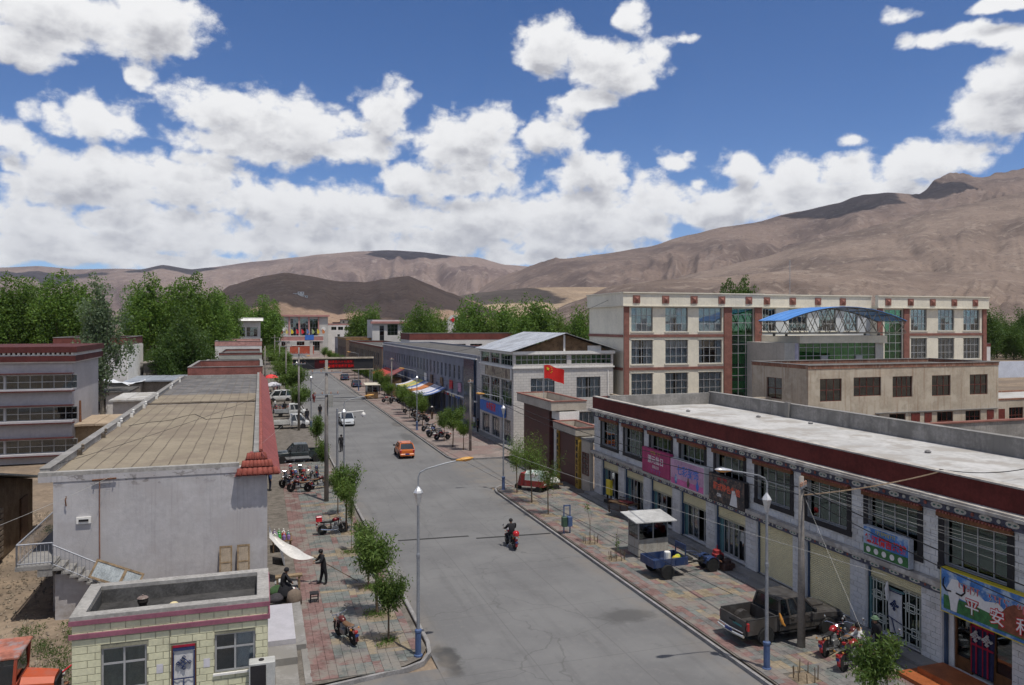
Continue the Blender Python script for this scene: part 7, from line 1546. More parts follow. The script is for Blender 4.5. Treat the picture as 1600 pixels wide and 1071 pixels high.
def greenhouse(parent, P, wl, wr, zs, mat, pill=.07):
    """cabin: P side outline [(x,z)] rear-bottom, rear-top, front-top, front-bottom; wl waist half width, wr roof half width; returns roof and glazing parts"""
    (xa,za),(xb,zb),(xc,zc),(xd,zd) = P; b = MB()
    b.add([(xa,-wl,za),(xb,-wr,zb),(xc,-wr,zc),(xd,-wl,zd),(xa,wl,za),(xb,wr,zb),(xc,wr,zc),(xd,wl,zd)], [(0,3,2,1),(4,5,6,7),(0,1,5,4),(2,3,7,6)]); b.build('glass_cabin', AUTOG, parent, False)
    b = MB(); b.loft([[(xb-.03,y*wr,zb+(.0 if abs(y) > .95 else .04)) for y in (-1,-.8,0,.8,1)]+[(xb-.03,y*wr,zb-.05) for y in (1,-1)], [((xb+xc)/2,y*(wr+.01),zb+(.02 if abs(y) > .95 else .075)) for y in (-1,-.8,0,.8,1)]+[((xb+xc)/2,y*wr,zb-.05) for y in (1,-1)], [(xc+.03,y*wr,zc+(0 if abs(y) > .95 else .035)) for y in (-1,-.8,0,.8,1)]+[(xc+.03,y*wr,zc-.05) for y in (1,-1)]]); b.build('roof', mat, parent, False)
    b = MB()
    for s in (-1,1):
        for (p, q) in (((xa,za),(xb,zb)),((xd,zd),(xc,zc))): b.bar((p[0],s*wl,p[1]),(q[0],s*wr,q[1]),pill)
        for f_ in zs: xm_ = xa+(xd-xa)*f_; xt = xb+(xc-xb)*f_; b.bar((xm_,s*(wl+.005),za),(xt,s*(wr+.005),zb),pill)
    b.build('pillar', mat, parent, False)
def mirrors(parent, x, z, w_):
    for s in (-1,1): b = MB(); b.cbox(x-.06,x+.06,s*(w_+.12)-.09,s*(w_+.12)+.09,z,z+.16,.02); b.build('mirror', BLACKP, parent, False)
def pickup(t, col, canopy=False, w=.87):
    b = body([(-2.5,w,.45,.98),(-2.46,w,.42,1.02),(-1.0,w,.42,1.04)]) if False else None
    # bed walls, floor, tailgate
    b = MB(); b.box(-2.45,-.92,-w,-w+.07,.5,1.08).box(-2.45,-.92,w-.07,w,.5,1.08).box(-.99,-.92,-w+.07,w-.07,.5,1.08).box(-2.45,-.92,-w+.07,w-.07,.5,.6); b.build('bed', col, t, False)
    b = MB(); b.tube([(-2.45,-w+.03,1.1),(-.92,-w+.03,1.1)], .035, 6); b.tube([(-2.45,w-.03,1.1),(-.92,w-.03,1.1)], .035, 6); b.build('bed_rail', BLACKP, t, False)
    for s in (-1,1):
        b = MB(); b.lathe([(.36,s*(w-.32)),(.36,s*(w-.08))], (-1.55,0,.58), 12, 'y'); b.build('wheel_housing', col, t, False)
    tg_ = MB().box(-2.52,-2.45,-w+.05,w-.05,.52,1.07).build('tailgate', col, t, False); MB().box(-2.535,-2.521,-.2,.2,.85,.92).build('handle', BLACKP, tg_, False); MB().box(-2.53,-2.521,-.62,-.05,.78,.86).build('badge', M('badge_teal', (.05,.22,.22), .4), tg_, False)
    b = MB(); b.tube([(-2.6,-w+.05,.48),(-2.64,-.3,.46),(-2.64,.3,.46),(-2.6,w-.05,.48)], .06, 7); b.tube([(-2.6,-w+.1,.62),(-2.62,0,.6),(-2.6,w-.1,.62)], .025, 6); b.build('rear_bumper', CHROME, t, False)
    MB().box(-2.72,-2.70,-.22,.22,.5,.62).build('number_plate', PLATEB, t, False)
    for s in (-1,1): MB().cbox(-2.5,-2.4,s*w-.09,s*w+.015,.72,1.02,.015).build('tail_light', LAMPR, t, False)
    b = body([(-.9,w,.42,1.05),(.6,w+.01,.40,1.06),(.75,w+.01,.4,1.06),(.95,w,.4,1.06,.1,w-.08),(1.9,w-.01,.42,1.0,.1,w-.12),(2.3,w-.05,.44,.93,.12,w-.16),(2.5,w-.14,.48,.84,.12,w-.26)]); b.build('body', col, t, False)
    greenhouse(t, [(-.86,1.05),(-.72,1.66),(.42,1.68),(1.0,1.06)], w-.05, w-.19, (.28,.60), col)
    mirrors(t, .78, 1.1, w)
    for s in (-1,1):
        b = MB(); b.box(-.9,2.2,s*w-.012,s*w+.018,.66,.73); b.build('side_strip', BLACKP, t, False)
        b = MB()
        for x in (-.88,.02,.86): b.box(x-.008,x+.008,s*(w+.004)-.004,s*(w+.004)+.004,.5,1.02)
        b.build('door_line', BLACKP, t, False)
        for x in (-.2,.68): MB().box(x-.1,x+.04,s*(w+.012)-.014,s*(w+.012)+.014,.88,.92).build('handle', col, t, False)
        MB().box(-.85,.95,s*(w-.03)-.05,s*(w-.03)+.06,.36,.41).build('running_board', BLACKP, t, False)
        for x in (-1.55,1.55): arch(t, x, s*(w+.006), .41); wheel(t, x, s*(w-.06), .36, .24, .62)
        MB().cbox(2.3,2.46,s*(w-.28)-.14,s*(w-.28)+.14,.68,.84,.03).build('headlight', LAMPW, t, False)
    MB().box(2.42,2.53,-.4,.4,.62,.82).build('grille', BLACKP, t, False); MB().cbox(2.35,2.62,-w+.06,w-.06,.42,.6,.04).build('front_bumper', BLACKP, t, False)
    b = MB(); b.box(.97,1.85,-.3,.3,1.035,1.075); b.build('bonnet_bulge', col, t, False)
PK = thing('pickup', 'dark grey-brown double cab pickup parked on the right pavement', 'pickup', (20.75,27.52,.15), R(3)); pickup(PK, paint('pickup_grey_brown', (.048,.043,.04), .3)); PK.scale = (1.0,)*3
b = MB(); b.tube([(-.95,-.95,1.25),(-.9,-1.0,1.0),(-.85,-1.02,.85),(-.75,-1.05,.75)], [.03,.07,.06,.03], 7); o = tag(link('scarf', b.mesh('scarf', M('amber_scarf', (.45,.2,.04), .8, .2)), None, (20.75,27.52,.15), R(3)), 'amber scarf tied to the rear door of the dark pickup', 'scarf')
P2 = thing('pickup', 'dark green double cab pickup with grey sills on the left pavement', 'pickup', (3.45,75.8,.13), PI+R(3)); pickup(P2, paint('dark_green_paint', (.022,.032,.034), .25)); MB().box(-.9,2.0,-.885,.885,.42,.64).build('two_tone_sill', M('sill_grey', (.33,.34,.34), .4), P2, False)
def hatch(t, col, L=3.55, w=.75, h=1.48):
    k = L/3.55
    b = body([(-1.77*k,w-.16,.5,.78,.1,w-.2),(-1.72*k,w-.04,.36,.92,.1,w-.1),(-1.2*k,w,.3,.95),(.7*k,w,.3,.95),(1.2*k,w-.02,.3,.86,.12,w-.12),(1.6*k,w-.1,.32,.72,.12,w-.22),(1.77*k,w-.24,.36,.6,.1,w-.34)]); b.build('body', col, t, False)
    greenhouse(t, [(-1.68*k,.92),(-1.28*k,h-.05),(.02*k,h-.02),(1.0*k,.92)], w-.05, w-.17, (.3,.6), col)
    mirrors(t, .72*k, .95, w)
    for s in (-1,1):
        for x in (-1.15*k,1.15*k): arch(t, x, s*(w+.006), .36); wheel(t, x, s*(w-.08), .29, .18, .6)
        MB().cbox(-1.79*k,-1.66*k,s*(w-.12)-.09,s*(w-.12)+.09,.62,.9,.03).build('tail_light', LAMPR, t, False); MB().cbox(1.5*k,1.7*k,s*(w-.24)-.13,s*(w-.24)+.13,.56,.72,.03).build('headlight', LAMPW, t, False)
        b = MB()
        for x in (-.72*k,.0,.78*k): b.box(x-.007,x+.007,s*(w+.003)-.004,s*(w+.003)+.004,.38,.92)
        b.build('door_line', BLACKP, t, False); MB().box(-.95*k,-.9*k,s*.45-.02,s*.45+.02,h,h+.06).build('roof_rail', BLACKP, t, False)
    MB().cbox(-1.86*k,-1.66*k,-w+.06,w-.06,.3,.5,.04).build('rear_bumper', col, t, False); MB().cbox(1.62*k,1.84*k,-w+.12,w-.12,.28,.46,.04).build('front_bumper', col, t, False)
    MB().box(-1.875*k,-1.861*k,-.2,.2,.42,.54).build('number_plate', PLATEB, t, False); MB().box(1.6*k,1.8*k,-.3,.3,.5,.58).build('grille', BLACKP, t, False)
CA = thing('car', 'small orange hatchback driving away along the road', 'car', (13.55,76.6,0), R(90)); hatch(CA, paint('orange_paint', (.55,.13,.02), .25)); b = MB()
for s in (-.62,.62): b.tube([(-1.3,s*.8,1.52),(-.9,s*.85,1.55),(.05,s*.85,1.53)], .02, 5)
b.build('roof_rails', CHROME, CA, False)
CB_ = thing('car', 'silver saloon car coming towards the viewer along the road', 'car', (10.7,103.,0), R(-90)); hatch(CB_, paint('silver_paint', (.42,.44,.46), .25), 4.3, .86, 1.5)
def minitruck(t, col, bedc):
    w = .76
    b = body([(-.35,w,.36,1.0),(.9,w,.36,1.0),(1.35,w-.01,.38,.98),(1.75,w-.06,.4,.9,.1,w-.14),(1.95,w-.14,.44,.8,.1,w-.24)]); b.build('body', col, t, False); greenhouse(t, [(-.33,.98),(-.28,1.74),(.95,1.72),(1.5,.98)], w-.04, w-.12, (.45,.08), col, .1)
    b = MB(); b.box(-2.25,-.4,-w-.04,w+.04,.58,.66).box(-2.25,-.4,-w-.04,-w+.0,.66,1.0).box(-2.25,-.4,w,w+.04,.66,1.0).box(-2.25,-2.21,-w,w,.66,1.0).box(-.44,-.4,-w,w,.66,1.2); b.build('bed', bedc, t, False); b = MB(); b.box(-2.2,-.3,-.35,-.25,.4,.58).box(-2.2,-.3,.25,.35,.4,.58); b.build('chassis', BLACKP, t, False)
    mirrors(t, 1.2, 1.05, w)
    for s in (-1,1):
        for x in (-1.45,1.2): wheel(t, x, s*(w-.08), .28, .17, .62)
        arch(t, 1.2, s*(w+.006), .34); MB().cbox(1.8,1.95,s*.48-.12,s*.48+.12,.62,.78,.03).build('headlight', LAMPW, t, False); b = MB(); b.box(.26,.275,s*(w+.004)-.004,s*(w+.004)+.004,.42,.96); b.build('door_line', BLACKP, t, False)
    MB().cbox(1.84,2.04,-w+.1,w-.1,.36,.52,.04).build('front_bumper', BLACKP, t, False); MB().box(-2.27,-2.24,-.7,-.5,.6,.7).build('tail_light', LAMPR, t, False); MB().box(-2.27,-2.24,.5,.7,.6,.7).build('tail_light', LAMPR, t, False)
VW = paint('van_white', (.62,.62,.61), .3); BEDG = M('bed_grey', (.33,.34,.35), .6, .2, 2.)
t = thing('small_truck', 'white double cab mini truck parked nearer on the left pavement', 'truck', (3.9,100.4,.13), R(-2), 'white mini trucks'); minitruck(t, VW, M('bed_white', (.5,.5,.48), .6, .15)); t = thing('small_truck', 'white double cab mini truck with grey bed parked behind the nearer one', 'truck', (4.2,113.3,.13), R(-2), 'white mini trucks'); minitruck(t, VW, BEDG)
def van(t, col):
    w = .8; b = body([(-1.9,w-.08,.45,1.0),(-1.85,w,.36,1.02),(1.0,w,.36,1.02),(1.5,w-.02,.38,.98,.1,w-.08),(1.85,w-.12,.42,.86,.1,w-.2)]); b.build('body', col, t, False); greenhouse(t, [(-1.86,1.0),(-1.78,1.85),(.85,1.84),(1.5,1.0)], w-.03, w-.11, (.28,.6), col, .11); mirrors(t, 1.15, 1.1, w)
    for s in (-1,1):
        for x in (-1.2,1.15): arch(t, x, s*(w+.006), .34); wheel(t, x, s*(w-.08), .29, .17, .6)
        MB().cbox(1.68,1.86,s*.5-.13,s*.5+.13,.62,.78,.03).build('headlight', LAMPW, t, False); MB().box(-1.93,-1.88,s*.62-.07,s*.62+.07,.7,1.0).build('tail_light', LAMPR, t, False)
    MB().cbox(1.74,1.94,-w+.1,w-.1,.34,.5,.04).build('front_bumper', BLACKP, t, False); MB().box(-.5,.35,-w-.02,-w+.02,.45,1.6).build('open_door', BLACKP, t, False)
for x, y, rz, lab in ((3.2,136.3,R(182),'white minivan with open side door on the left pavement'),(-19.8,101.,R(190),'white minivan in the western yard'),(4.2,190,R(95),'white minivan parked at the far left kerb')): van(thing('minivan', lab, 'van', (x,y,.1), rz, 'white minivans'), VW)
for x, y, lab in ((18.9,163,'dark saloon parked among the far right trees'),(18.7,184,'blue-black saloon parked beyond the gantry')): t = thing('car', lab, 'car', (x,y,.13), R(90), 'far parked cars'); hatch(t, paint('navy_paint', (.03,.04,.08), .25), 4.2, .85, 1.45)
# red cargo tricycle with covered bed
tr = thing('cargo_tricycle', 'red cargo tricycle truck with pale tarpaulin cover by the gateway', 'tricycle', (20.1,57.1,.0), R(133)); RP = paint('tricycle_red', (.26,.025,.025), .45)
b = MB(); b.box(-1.25,.35,-.62,.62,.55,.62).box(-1.25,.35,-.62,-.57,.62,1.0).box(-1.25,.35,.57,.62,.62,1.0).box(-1.25,-1.2,-.57,.57,.62,1.0); b.build('bed', RP, tr, False); b = MB(); b.loft([[(x,-.6,1.0),(x,-.55,1.5),(x,-.3,1.68),(x,.3,1.68),(x,.55,1.5),(x,.6,1.0)] for x in (-1.2,-.4,.35)]); b.build('tarpaulin', M('pale_tarp', (.42,.50,.47), .7, .2, 2., col2=(.5,.42,.40), patch=1.5), tr, False)
b = MB(); b.loft([[(.35,-.5,.5),(.35,.5,.5),(.35,.48,1.45),(.35,-.48,1.45)],[(.75,-.45,.5),(.75,.45,.5),(.8,.4,1.5),(.8,-.4,1.5)],[(1.2,-.22,.45),(1.2,.22,.45),(1.05,.2,1.2),(1.05,-.2,1.2)]]); b.build('cab', RP, tr, False); MB().box(-1.27,-1.24,-.5,.5,.7,.8).build('tail_lettering', WHITEP, tr, False)
wheel(tr, 1.25, .0, .3, .12); wheel(tr, -.8, .55, .3, .15); wheel(tr, -.8, -.55, .3, .15)
# walking tractor and blue trailer
TB = paint('tractor_blue', (.016,.036,.105), .5)
tl = thing('farm_trailer', 'dark blue two-wheeled farm trailer on the right pavement', 'trailer', (19.75,35.75,.15), R(2)); b = MB(); b.box(-1.0,1.0,-.68,.68,.6,.66).box(-1.0,1.0,-.68,-.63,.66,1.0).box(-1.0,1.0,.63,.68,.66,1.0).box(-1.0,-.95,-.63,.63,.66,1.0).box(.95,1.0,-.63,.63,.66,1.0); b.build('bed', TB, tl, False); b = MB()
for x in (-.9,-.3,.3,.9): b.box(x-.03,x+.03,-.71,-.68,.62,.98).box(x-.03,x+.03,.68,.71,.62,.98)
b.box(.95,1.0,-.5,-.44,1.0,1.55).box(.95,1.0,.44,.5,1.0,1.55).box(.95,1.0,-.44,.44,1.3,1.55); b.build('stake', TB, tl, False); b = MB(); b.tube([(1.0,-.4,.58),(2.1,0,.5),(1.0,.4,.58)], .04, 6); b.box(-.9,1.0,-.06,.06,.48,.6); b.build('drawbar', BLACKP, tl, False); b = MB(); b.box(-.3,-.2,-.8,.8,.32,.42).box(-.32,-.18,-.5,-.4,.4,.6).box(-.32,-.18,.4,.5,.4,.6); b.build('axle', BLACKP, tl, False); MB().cbox(1.25,1.55,-.3,.3,.72,.8,.02).build('seat', BLACKP, tl, False)
for s in (-1,1): wheel(tl, -.25, s*.76, .37, .18, .55)
for k, (x, y, c_, lab) in enumerate(((20.05,35.95,WHITEP,'white plastic drum in the blue trailer'),(20.35,35.6,S_Y,'yellow sack in the blue trailer'),(20.6,35.8,M('lime_sack', (.40,.45,.05), .7),'lime sack in the blue trailer'),(20.25,35.4,M('olive_sack', (.30,.26,.05), .8),'olive sack in the blue trailer'))):
    b = MB(); b.smooth = k > 0
    b.lathe([(.16,0),(.17,.05),(.17,.4),(.15,.44),(.02,.45)] if k == 0 else [(.08,0),(.2,.04),(.22,.14),(.14,.26),(.02,.3)], (0,0,0), 10); tag(link('drum' if k == 0 else 'sack', b.mesh('load', c_), None, (x,y,.82)), lab, 'drum' if k == 0 else 'sack', 'load of the blue trailer')
wt = thing('walking_tractor', 'blue two-wheeled walking tractor with red engine hitched to the trailer', 'tractor', (22.35,35.75,.15), R(1)); b = MB(); b.cbox(-.25,.25,-.16,.16,.35,.72,.04); b.build('gearbox', TB, wt, False); b = MB(); b.cbox(.3,.85,-.2,.2,.42,.85,.05); b.build('engine', M('engine_red', (.30,.03,.03), .5, .2), wt, False); b = MB(); b.cbox(.35,.7,-.17,.17,.85,1.02,.04); b.lathe([(.03,1.0),(.03,1.2)], (.6,.1,0), 6); b.build('fuel_tank', MATS['engine_red'], wt, False); b = MB(); b.lathe([(.22,-.24),(.22,-.2)], (.55,0,.6), 12, 'y'); b.build('flywheel', BLACKP, wt, False)
for s in (-1,1):
    wheel(wt, .0, s*.38, .36, .16, .5); b = MB(); b.tube([(-.2,s*.15,.7),(-.7,s*.3,.95),(-1.15,s*.36,1.0)], .025, 6); b.build('handlebar', TB, wt, False); b = MB(); b.loft([[(.38*math.cos(a_),s*.38-.1,.36+.4*math.sin(a_)),(.38*math.cos(a_),s*.38+.1,.36+.4*math.sin(a_)),(.4*math.cos(a_),s*.38+.1,.36+.43*math.sin(a_)),(.4*math.cos(a_),s*.38-.1,.36+.43*math.sin(a_))] for a_ in [.4+i*.3 for i in range(8)]]); b.build('mudguard', TB, wt, False)
b = MB(); b.bar((.85,0,.45),(1.15,0,.45),.08); b.bar((-.25,0,.5),(-.65,0,.5),.08); b.build('frame', BLACKP, wt, False)
# orange old truck at the frame edge
ot = thing('old_truck', 'faded orange old truck with open bonnet cab at the bottom left', 'truck', (-7.8,29.5,0), R(1)); OP = paint('faded_orange', (.34,.055,.022), .6); b = MB(); b.box(-1.2,.35,-.85,.85,.8,1.45); b.build('cab_lower', OP, ot, False); b = MB(); b.cbox(-1.3,.45,-.9,.9,2.3,2.38,.03); b.build('cab_roof', M('sun_bleached_roof', (.36,.13,.085), .6, .3, 1., col2=(.26,.22,.22), patch=1.2), ot, False); b = MB()
for x in (-1.2,-.45,.3):
    for s in (-.84,.84): b = MB(); b.bar((x,s,1.45),(x+(.06 if x > 0 else 0),s,2.3),.09); b.build('cab_pillar', OP, ot, False)
MB().box(-1.15,.28,-.83,-.82,1.48,2.25).build('side_pane', GLK, ot, False); MB().box(-1.15,.28,.82,.83,1.48,2.25).build('side_pane', GLK, ot, False); MB().box(.31,.32,-.8,.8,1.5,2.25).build('windscreen', GLK, ot, False)
b = MB(); b.loft([[(.4,-.62,.8),(.4,.62,.8),(.4,.62,1.35),(.4,.4,1.5),(.4,-.4,1.5),(.4,-.62,1.35)],[(1.35,-.5,.8),(1.35,.5,.8),(1.35,.5,1.22),(1.35,.3,1.36),(1.35,-.3,1.36),(1.35,-.5,1.22)]]); b.build('bonnet', paint('orange_bonnet', (.45,.075,.02), .5), ot, False); MB().box(1.36,1.42,-.45,.45,.8,1.25).build('grille', BLACKP, ot, False); MB().box(1.3,1.55,-.8,.8,.55,.7).build('front_bumper', MATS['rusty_iron'], ot, False)
for s in (-1,1): wheel(ot, .9, s*.72, .45, .25); wheel(ot, -2.6, s*.72, .45, .25); MB().cbox(.45,1.3,s*.72-.16,s*.72+.16,.92,1.0,.03).build('mudguard', OP, ot, False); b = MB(); b.lathe([(.03,0),(.11,.03),(.11,.12)], (1.35,s*.66,1.05), 10, 'x'); b.build('headlight', LAMPW, ot, False)
b = MB(); b.box(-4.2,-1.3,-.95,.95,.95,1.05).box(-4.2,-1.3,-.95,-.88,1.05,1.6).box(-4.2,-1.3,.88,.95,1.05,1.6).box(-4.2,1.2,-.35,.35,.6,.8); b.build('load_bed', OP, ot, False); b = MB(); b.tube([(1.35,.55,1.1),(1.75,.7,1.35)], .03, 5); b.lathe([(.02,0),(.09,.03),(.02,.06)], (1.76,.7,1.33), 8); b.build('marker_lamp', S_R, ot, False)
db = thing('oil_drum', 'dull brown steel drum beside the guard house wall', 'drum', (-6.25,29.3,0)); b = MB(); b.lathe([(.29,0),(.3,.02),(.28,.04),(.28,.3),(.3,.32),(.28,.34),(.28,.6),(.3,.62),(.28,.64),(.28,.88),(.3,.9),(.26,.9),(.26,.87)], (0,0,0), 16); b.build('body', M('drum_brown', (.14,.115,.085), .6, .25, 3.), db, False); b = MB(); b.lathe([(.26,.865),(.02,.87)], (0,0,0), 16); b.build('lid', M('drum_lid', (.18,.15,.115), .6, .3), db, False)
tag(link('slab', MB().cbox(-.5,.5,-.06,.06,0,1.0,.02).mesh('slab', [CONC]), None, (-6.75,29.6,0)), 'grey concrete slab standing behind the brown drum', 'slab'); bpy.data.objects['slab'].rotation_euler = (R(-8),0,R(25))
# ---------------------------------------------------------------- motorcycle
def motorcycle(tankm, seatm, name='motorcycle'):
    t = thing(name, 'x', 'motorcycle')
    for x, r_ in ((-.62,.30),(.66,.31)):
        b = MB(); b.lathe([(r_-.07,-.045),(r_-.02,-.05),(r_,-.025),(r_,.025),(r_-.02,.05),(r_-.07,.045)], (x,0,r_), 18, 'y'); w_ = b.build('wheel', TYRE, t, False); b = MB(); b.lathe([(.03,-.07),(.06,-.05),(.06,.05),(.03,.07)], (x,0,r_), 8, 'y')
        for k in range(10): a_ = k*PI/5; b.bar((x+.05*math.cos(a_),.02*(-1)**k,r_+.05*math.sin(a_)),(x+(r_-.06)*math.cos(a_),0,r_+(r_-.06)*math.sin(a_)),.012)
        b.lathe([(r_-.075,-.03),(r_-.06,-.035),(r_-.06,.035),(r_-.075,.03)], (x,0,r_), 18, 'y'); b.build('rim', CHROME, w_, False)
    b = MB(); b.tube([(.66,-.09,.31),(.48,-.09,.8),(.42,-.09,.98)], .022, 6); b.tube([(.66,.09,.31),(.48,.09,.8),(.42,.09,.98)], .022, 6); b.build('fork', CHROME, t, False)
    b = MB(); b.tube([(.42,-.36,1.05),(.36,-.3,1.06),(.42,-.1,1.0),(.42,.1,1.0),(.36,.3,1.06),(.3,.37,1.05)], .016, 6); b.build('handlebar', CHROME, t, False)
    b = MB(); b.lathe([(.05,.42),(.1,.5),(.105,.56),(.02,.575)], (0,0,.86), 10, 'x'); b.build('headlight', CHROME, t, False)
    for s in (-1,1): b = MB(); b.tube([(.4,s*.3,1.06),(.36,s*.36,1.22)], .008, 4); b.lathe([(.005,0),(.055,.01),(.05,.03)], (.33,s*.37,1.25), 8, 'x'); b.build('mirror', CHROME, t, False)
    b = MB(); b.smooth = True; b.loft([[(x,w_*math.cos(k*PI/4),z+h_*math.sin(k*PI/4)) for k in range(8)] for x, w_, z, h_ in ((-.02,.06,.80,.06),(.05,.12,.83,.1),(.2,.14,.86,.12),(.33,.11,.87,.1),(.42,.05,.86,.05))]); b.build('tank', tankm, t, False)
    b = MB(); b.smooth = True; b.loft([[(x,-w_,z-.06),(x,w_,z-.06),(x,w_,z-.01),(x,w_*.6,z+.02),(x,-w_*.6,z+.02),(x,-w_,z-.01)] for x, w_, z in ((-.72,.08,.84),(-.6,.13,.82),(-.3,.13,.78),(-.02,.1,.80),(.04,.07,.82))]); b.build('seat', seatm, t, False)
    b = MB(); b.cbox(-.08,.3,-.12,.12,.28,.5,.03); b.lathe([(.1,.5),(.11,.52),(.1,.54),(.11,.57),(.1,.6),(.11,.63),(.08,.68)], (.2,0,0), 8); b.build('engine', M('engine_alloy', (.25,.25,.25), .4, .2, 5., metal=.5), t, False)
    b = MB(); b.bar((.4,0,.85),(.32,0,.32),.05); b.bar((.4,0,.8),(-.1,0,.68),.05); b.bar((-.1,0,.7),(-.75,0,.74),.05); b.bar((-.1,0,.68),(-.12,0,.3),.05); b.bar((-.12,.09,.33),(-.62,.09,.3),.04); b.bar((-.12,-.09,.33),(-.62,-.09,.3),.04); b.bar((-.58,.1,.32),(-.5,.1,.72),.03); b.bar((-.58,-.1,.32),(-.5,-.1,.72),.03); b.build('frame', BLACKP, t, False)
    b = MB(); b.tube([(.28,-.1,.45),(.34,-.13,.28),(.1,-.15,.24),(-.3,-.16,.28),(-.75,-.17,.36)], [.02,.02,.022,.04,.045], 7); b.build('exhaust', CHROME, t, False)
    for xc, r_, a0, a1, m_ in ((.66,.345,.5,2.3,tankm),(-.62,.34,.7,3.3,tankm)):
        b = MB(); b.loft([[(xc+q*math.cos(a_),y,.31+q*math.sin(a_)) for q, y in ((r_,-.07),(r_+.02,0),(r_,.07),(r_-.01,.06),(r_-.01,-.06))] for a_ in [a0+(a1-a0)*i/8 for i in range(9)]]); b.build('mudguard', m_, t, False)
    b = MB(); b.tube([(-.55,-.12,.8),(-.95,-.12,.84),(-.95,.12,.84),(-.55,.12,.8)], .014, 5); b.bar((-.75,-.12,.82),(-.75,.12,.82),.02); b.build('rack', CHROME, t, False)
    MB().cbox(-1.0,-.9,-.07,.07,.6,.7,.02).build('tail_light', LAMPR, t, False); MB().box(-1.0,-.985,-.07,.07,.46,.56).build('number_plate', PLATEB, t, False)
    for s in (-1,1):
        for x, z in ((-.86,.72),(.5,.78)): b = MB(); b.lathe([(.01,0),(.04,.02),(.035,.06)], (x,s*.17,z), 7); b.build('indicator', LENS, t, False)
    b = MB(); b.tube([(.0,.1,.3),(-.12,.3,.02)], .015, 5); b.build('side_stand', CHROME, t, False); b = MB(); b.tube([(.05,-.24,.28),(.05,.24,.28)], .015, 5); b.build('foot_peg', BLACKP, t, False)
    return t
SEATK = M('vinyl_seat', (.02,.02,.02), .5, .1); SEATB = M('brown_seat', (.16,.09,.05), .6, .15); MR = motorcycle(paint('bike_red', (.26,.012,.015), .25), SEATK); MK = motorcycle(paint('bike_black', (.02,.018,.02), .2), SEATK); MBR = motorcycle(paint('bike_maroon', (.09,.015,.012), .25), SEATB); MS = motorcycle(paint('bike_blue', (.03,.05,.16), .25), SEATK)
uses = {id(MR):0, id(MK):0, id(MBR):0, id(MS):0}
def moto(p, x, y, rz, lab, grp, z=.165, lean=R(7)):
    o = place(p, uses[id(p)], (x,y,z), R(rz), lab, grp); uses[id(p)] = 1; o.rotation_euler = (-lean if lean else 0, 0, R(rz)); return o
moto(MBR, 3.35, 32.25, 112, 'chromed motorcycle with brown seat parked alone near the left corner', 'motorcycles on the left pavement'); moto(MR, 4.25, 48.9, 8, 'motorcycle with red box leaning beside a young tree', 'motorcycles on the left pavement')
for k, (p, x, y, rz) in enumerate([(MK,2.2,63.4,140),(MBR,2.9,61.9,165),(MK,2.1,65.2,100),(MS,2.9,65.6,95),(MR,3.5,65.9,80),(MK,4.0,64.9,60),(MBR,4.4,62.6,20),(MK,3.4,67.6,100),(MR,2.6,68.4,95),(MS,4.6,67.,85)]): moto(p, x, y, rz, 'parked motorcycle in the crowded row below the dark pickup, %s from the front' % ordn[[1,0,3,4,5,6,2,8,9,7][k]], 'crowded motorcycles on the left pavement')
for k, (p, x, y, rz) in enumerate([(MR,21.35,25.2,25),(MR,21.15,23.9,20),(MBR,22.1,24.9,30),(MK,22.6,23.6,28)]): moto(p, x, y, rz, ('red motorcycle parked nearest the front wheel of the dark pickup','red motorcycle half hidden by the dense willow','maroon motorcycle beside the two people','black motorcycle nearest the latticed shop')[k], 'motorcycles before the latticed shop')
for k, (p, x, y, rz) in enumerate([(MK,19.3,92.6,200),(MS,19.2,88.6,170),(MK,19.0,87.2,175),(MR,19.3,85.,185),(MK,20.3,101,150),(MBR,20.6,104,160),(MK,20.8,107,170),(MK,20.9,126.5,160),(MR,20.,128.5,170),(MBR,21.4,130,150),(MK,20.6,112,165)]): moto(p, x, y, rz, 'parked motorcycle among the round-crowned trees, %s from the gateway' % ordn[[3,2,1,0,4,5,6,8,9,10,7][k]], 'motorcycles on the right pavement')
for k in range(9): moto((MK,MR,MBR,MS)[k % 4], 2.0+.42*k, 118.5+.5*math.sin(k*2), 88+6*math.sin(k*3), 'motorcycle in the row behind the white trucks, %s from the shops' % ordn[k], 'motorcycles behind the white trucks')
for k in range(6): moto((MK,MBR,MR)[k % 3], 1.9+.5*(k % 3)+.3*k, 148+6*k, 80+15*math.sin(k*2.), 'motorcycle beyond the white van on the left, %s from the van' % ordn[k], 'motorcycles beyond the white van')
RIDE = moto(MR, 13.95, 43.4, 92, 'red motorcycle ridden away along the road', None, 0.0, 0)
bx = thing('top_box', 'small red box on the rack of the leaning motorcycle', 'box', (3.42,48.8,1.02)); b = MB(); b.cbox(-.18,.18,-.17,.17,0,.24,.03); b.build('case', S_R, bx, False); b = MB(); b.cbox(-.19,.19,-.18,.18,.25,.31,.03); b.build('lid', MATS['bike_red'], bx, False)
hb = thing('helmet_box', 'shiny red tail box behind the road rider', 'box', (13.97,42.5,.88)); b = MB(); b.smooth = True; b.lathe([(.15,0),(.19,.06),(.19,.18),(.12,.27),(.02,.3)], (0,0,0), 12); b.build('case', paint('gloss_red', (.45,.012,.015), .15), hb, False); b = MB(); b.box(-.1,.1,-.2,-.17,.02,.12); b.build('reflector', LAMPR, hb, False)
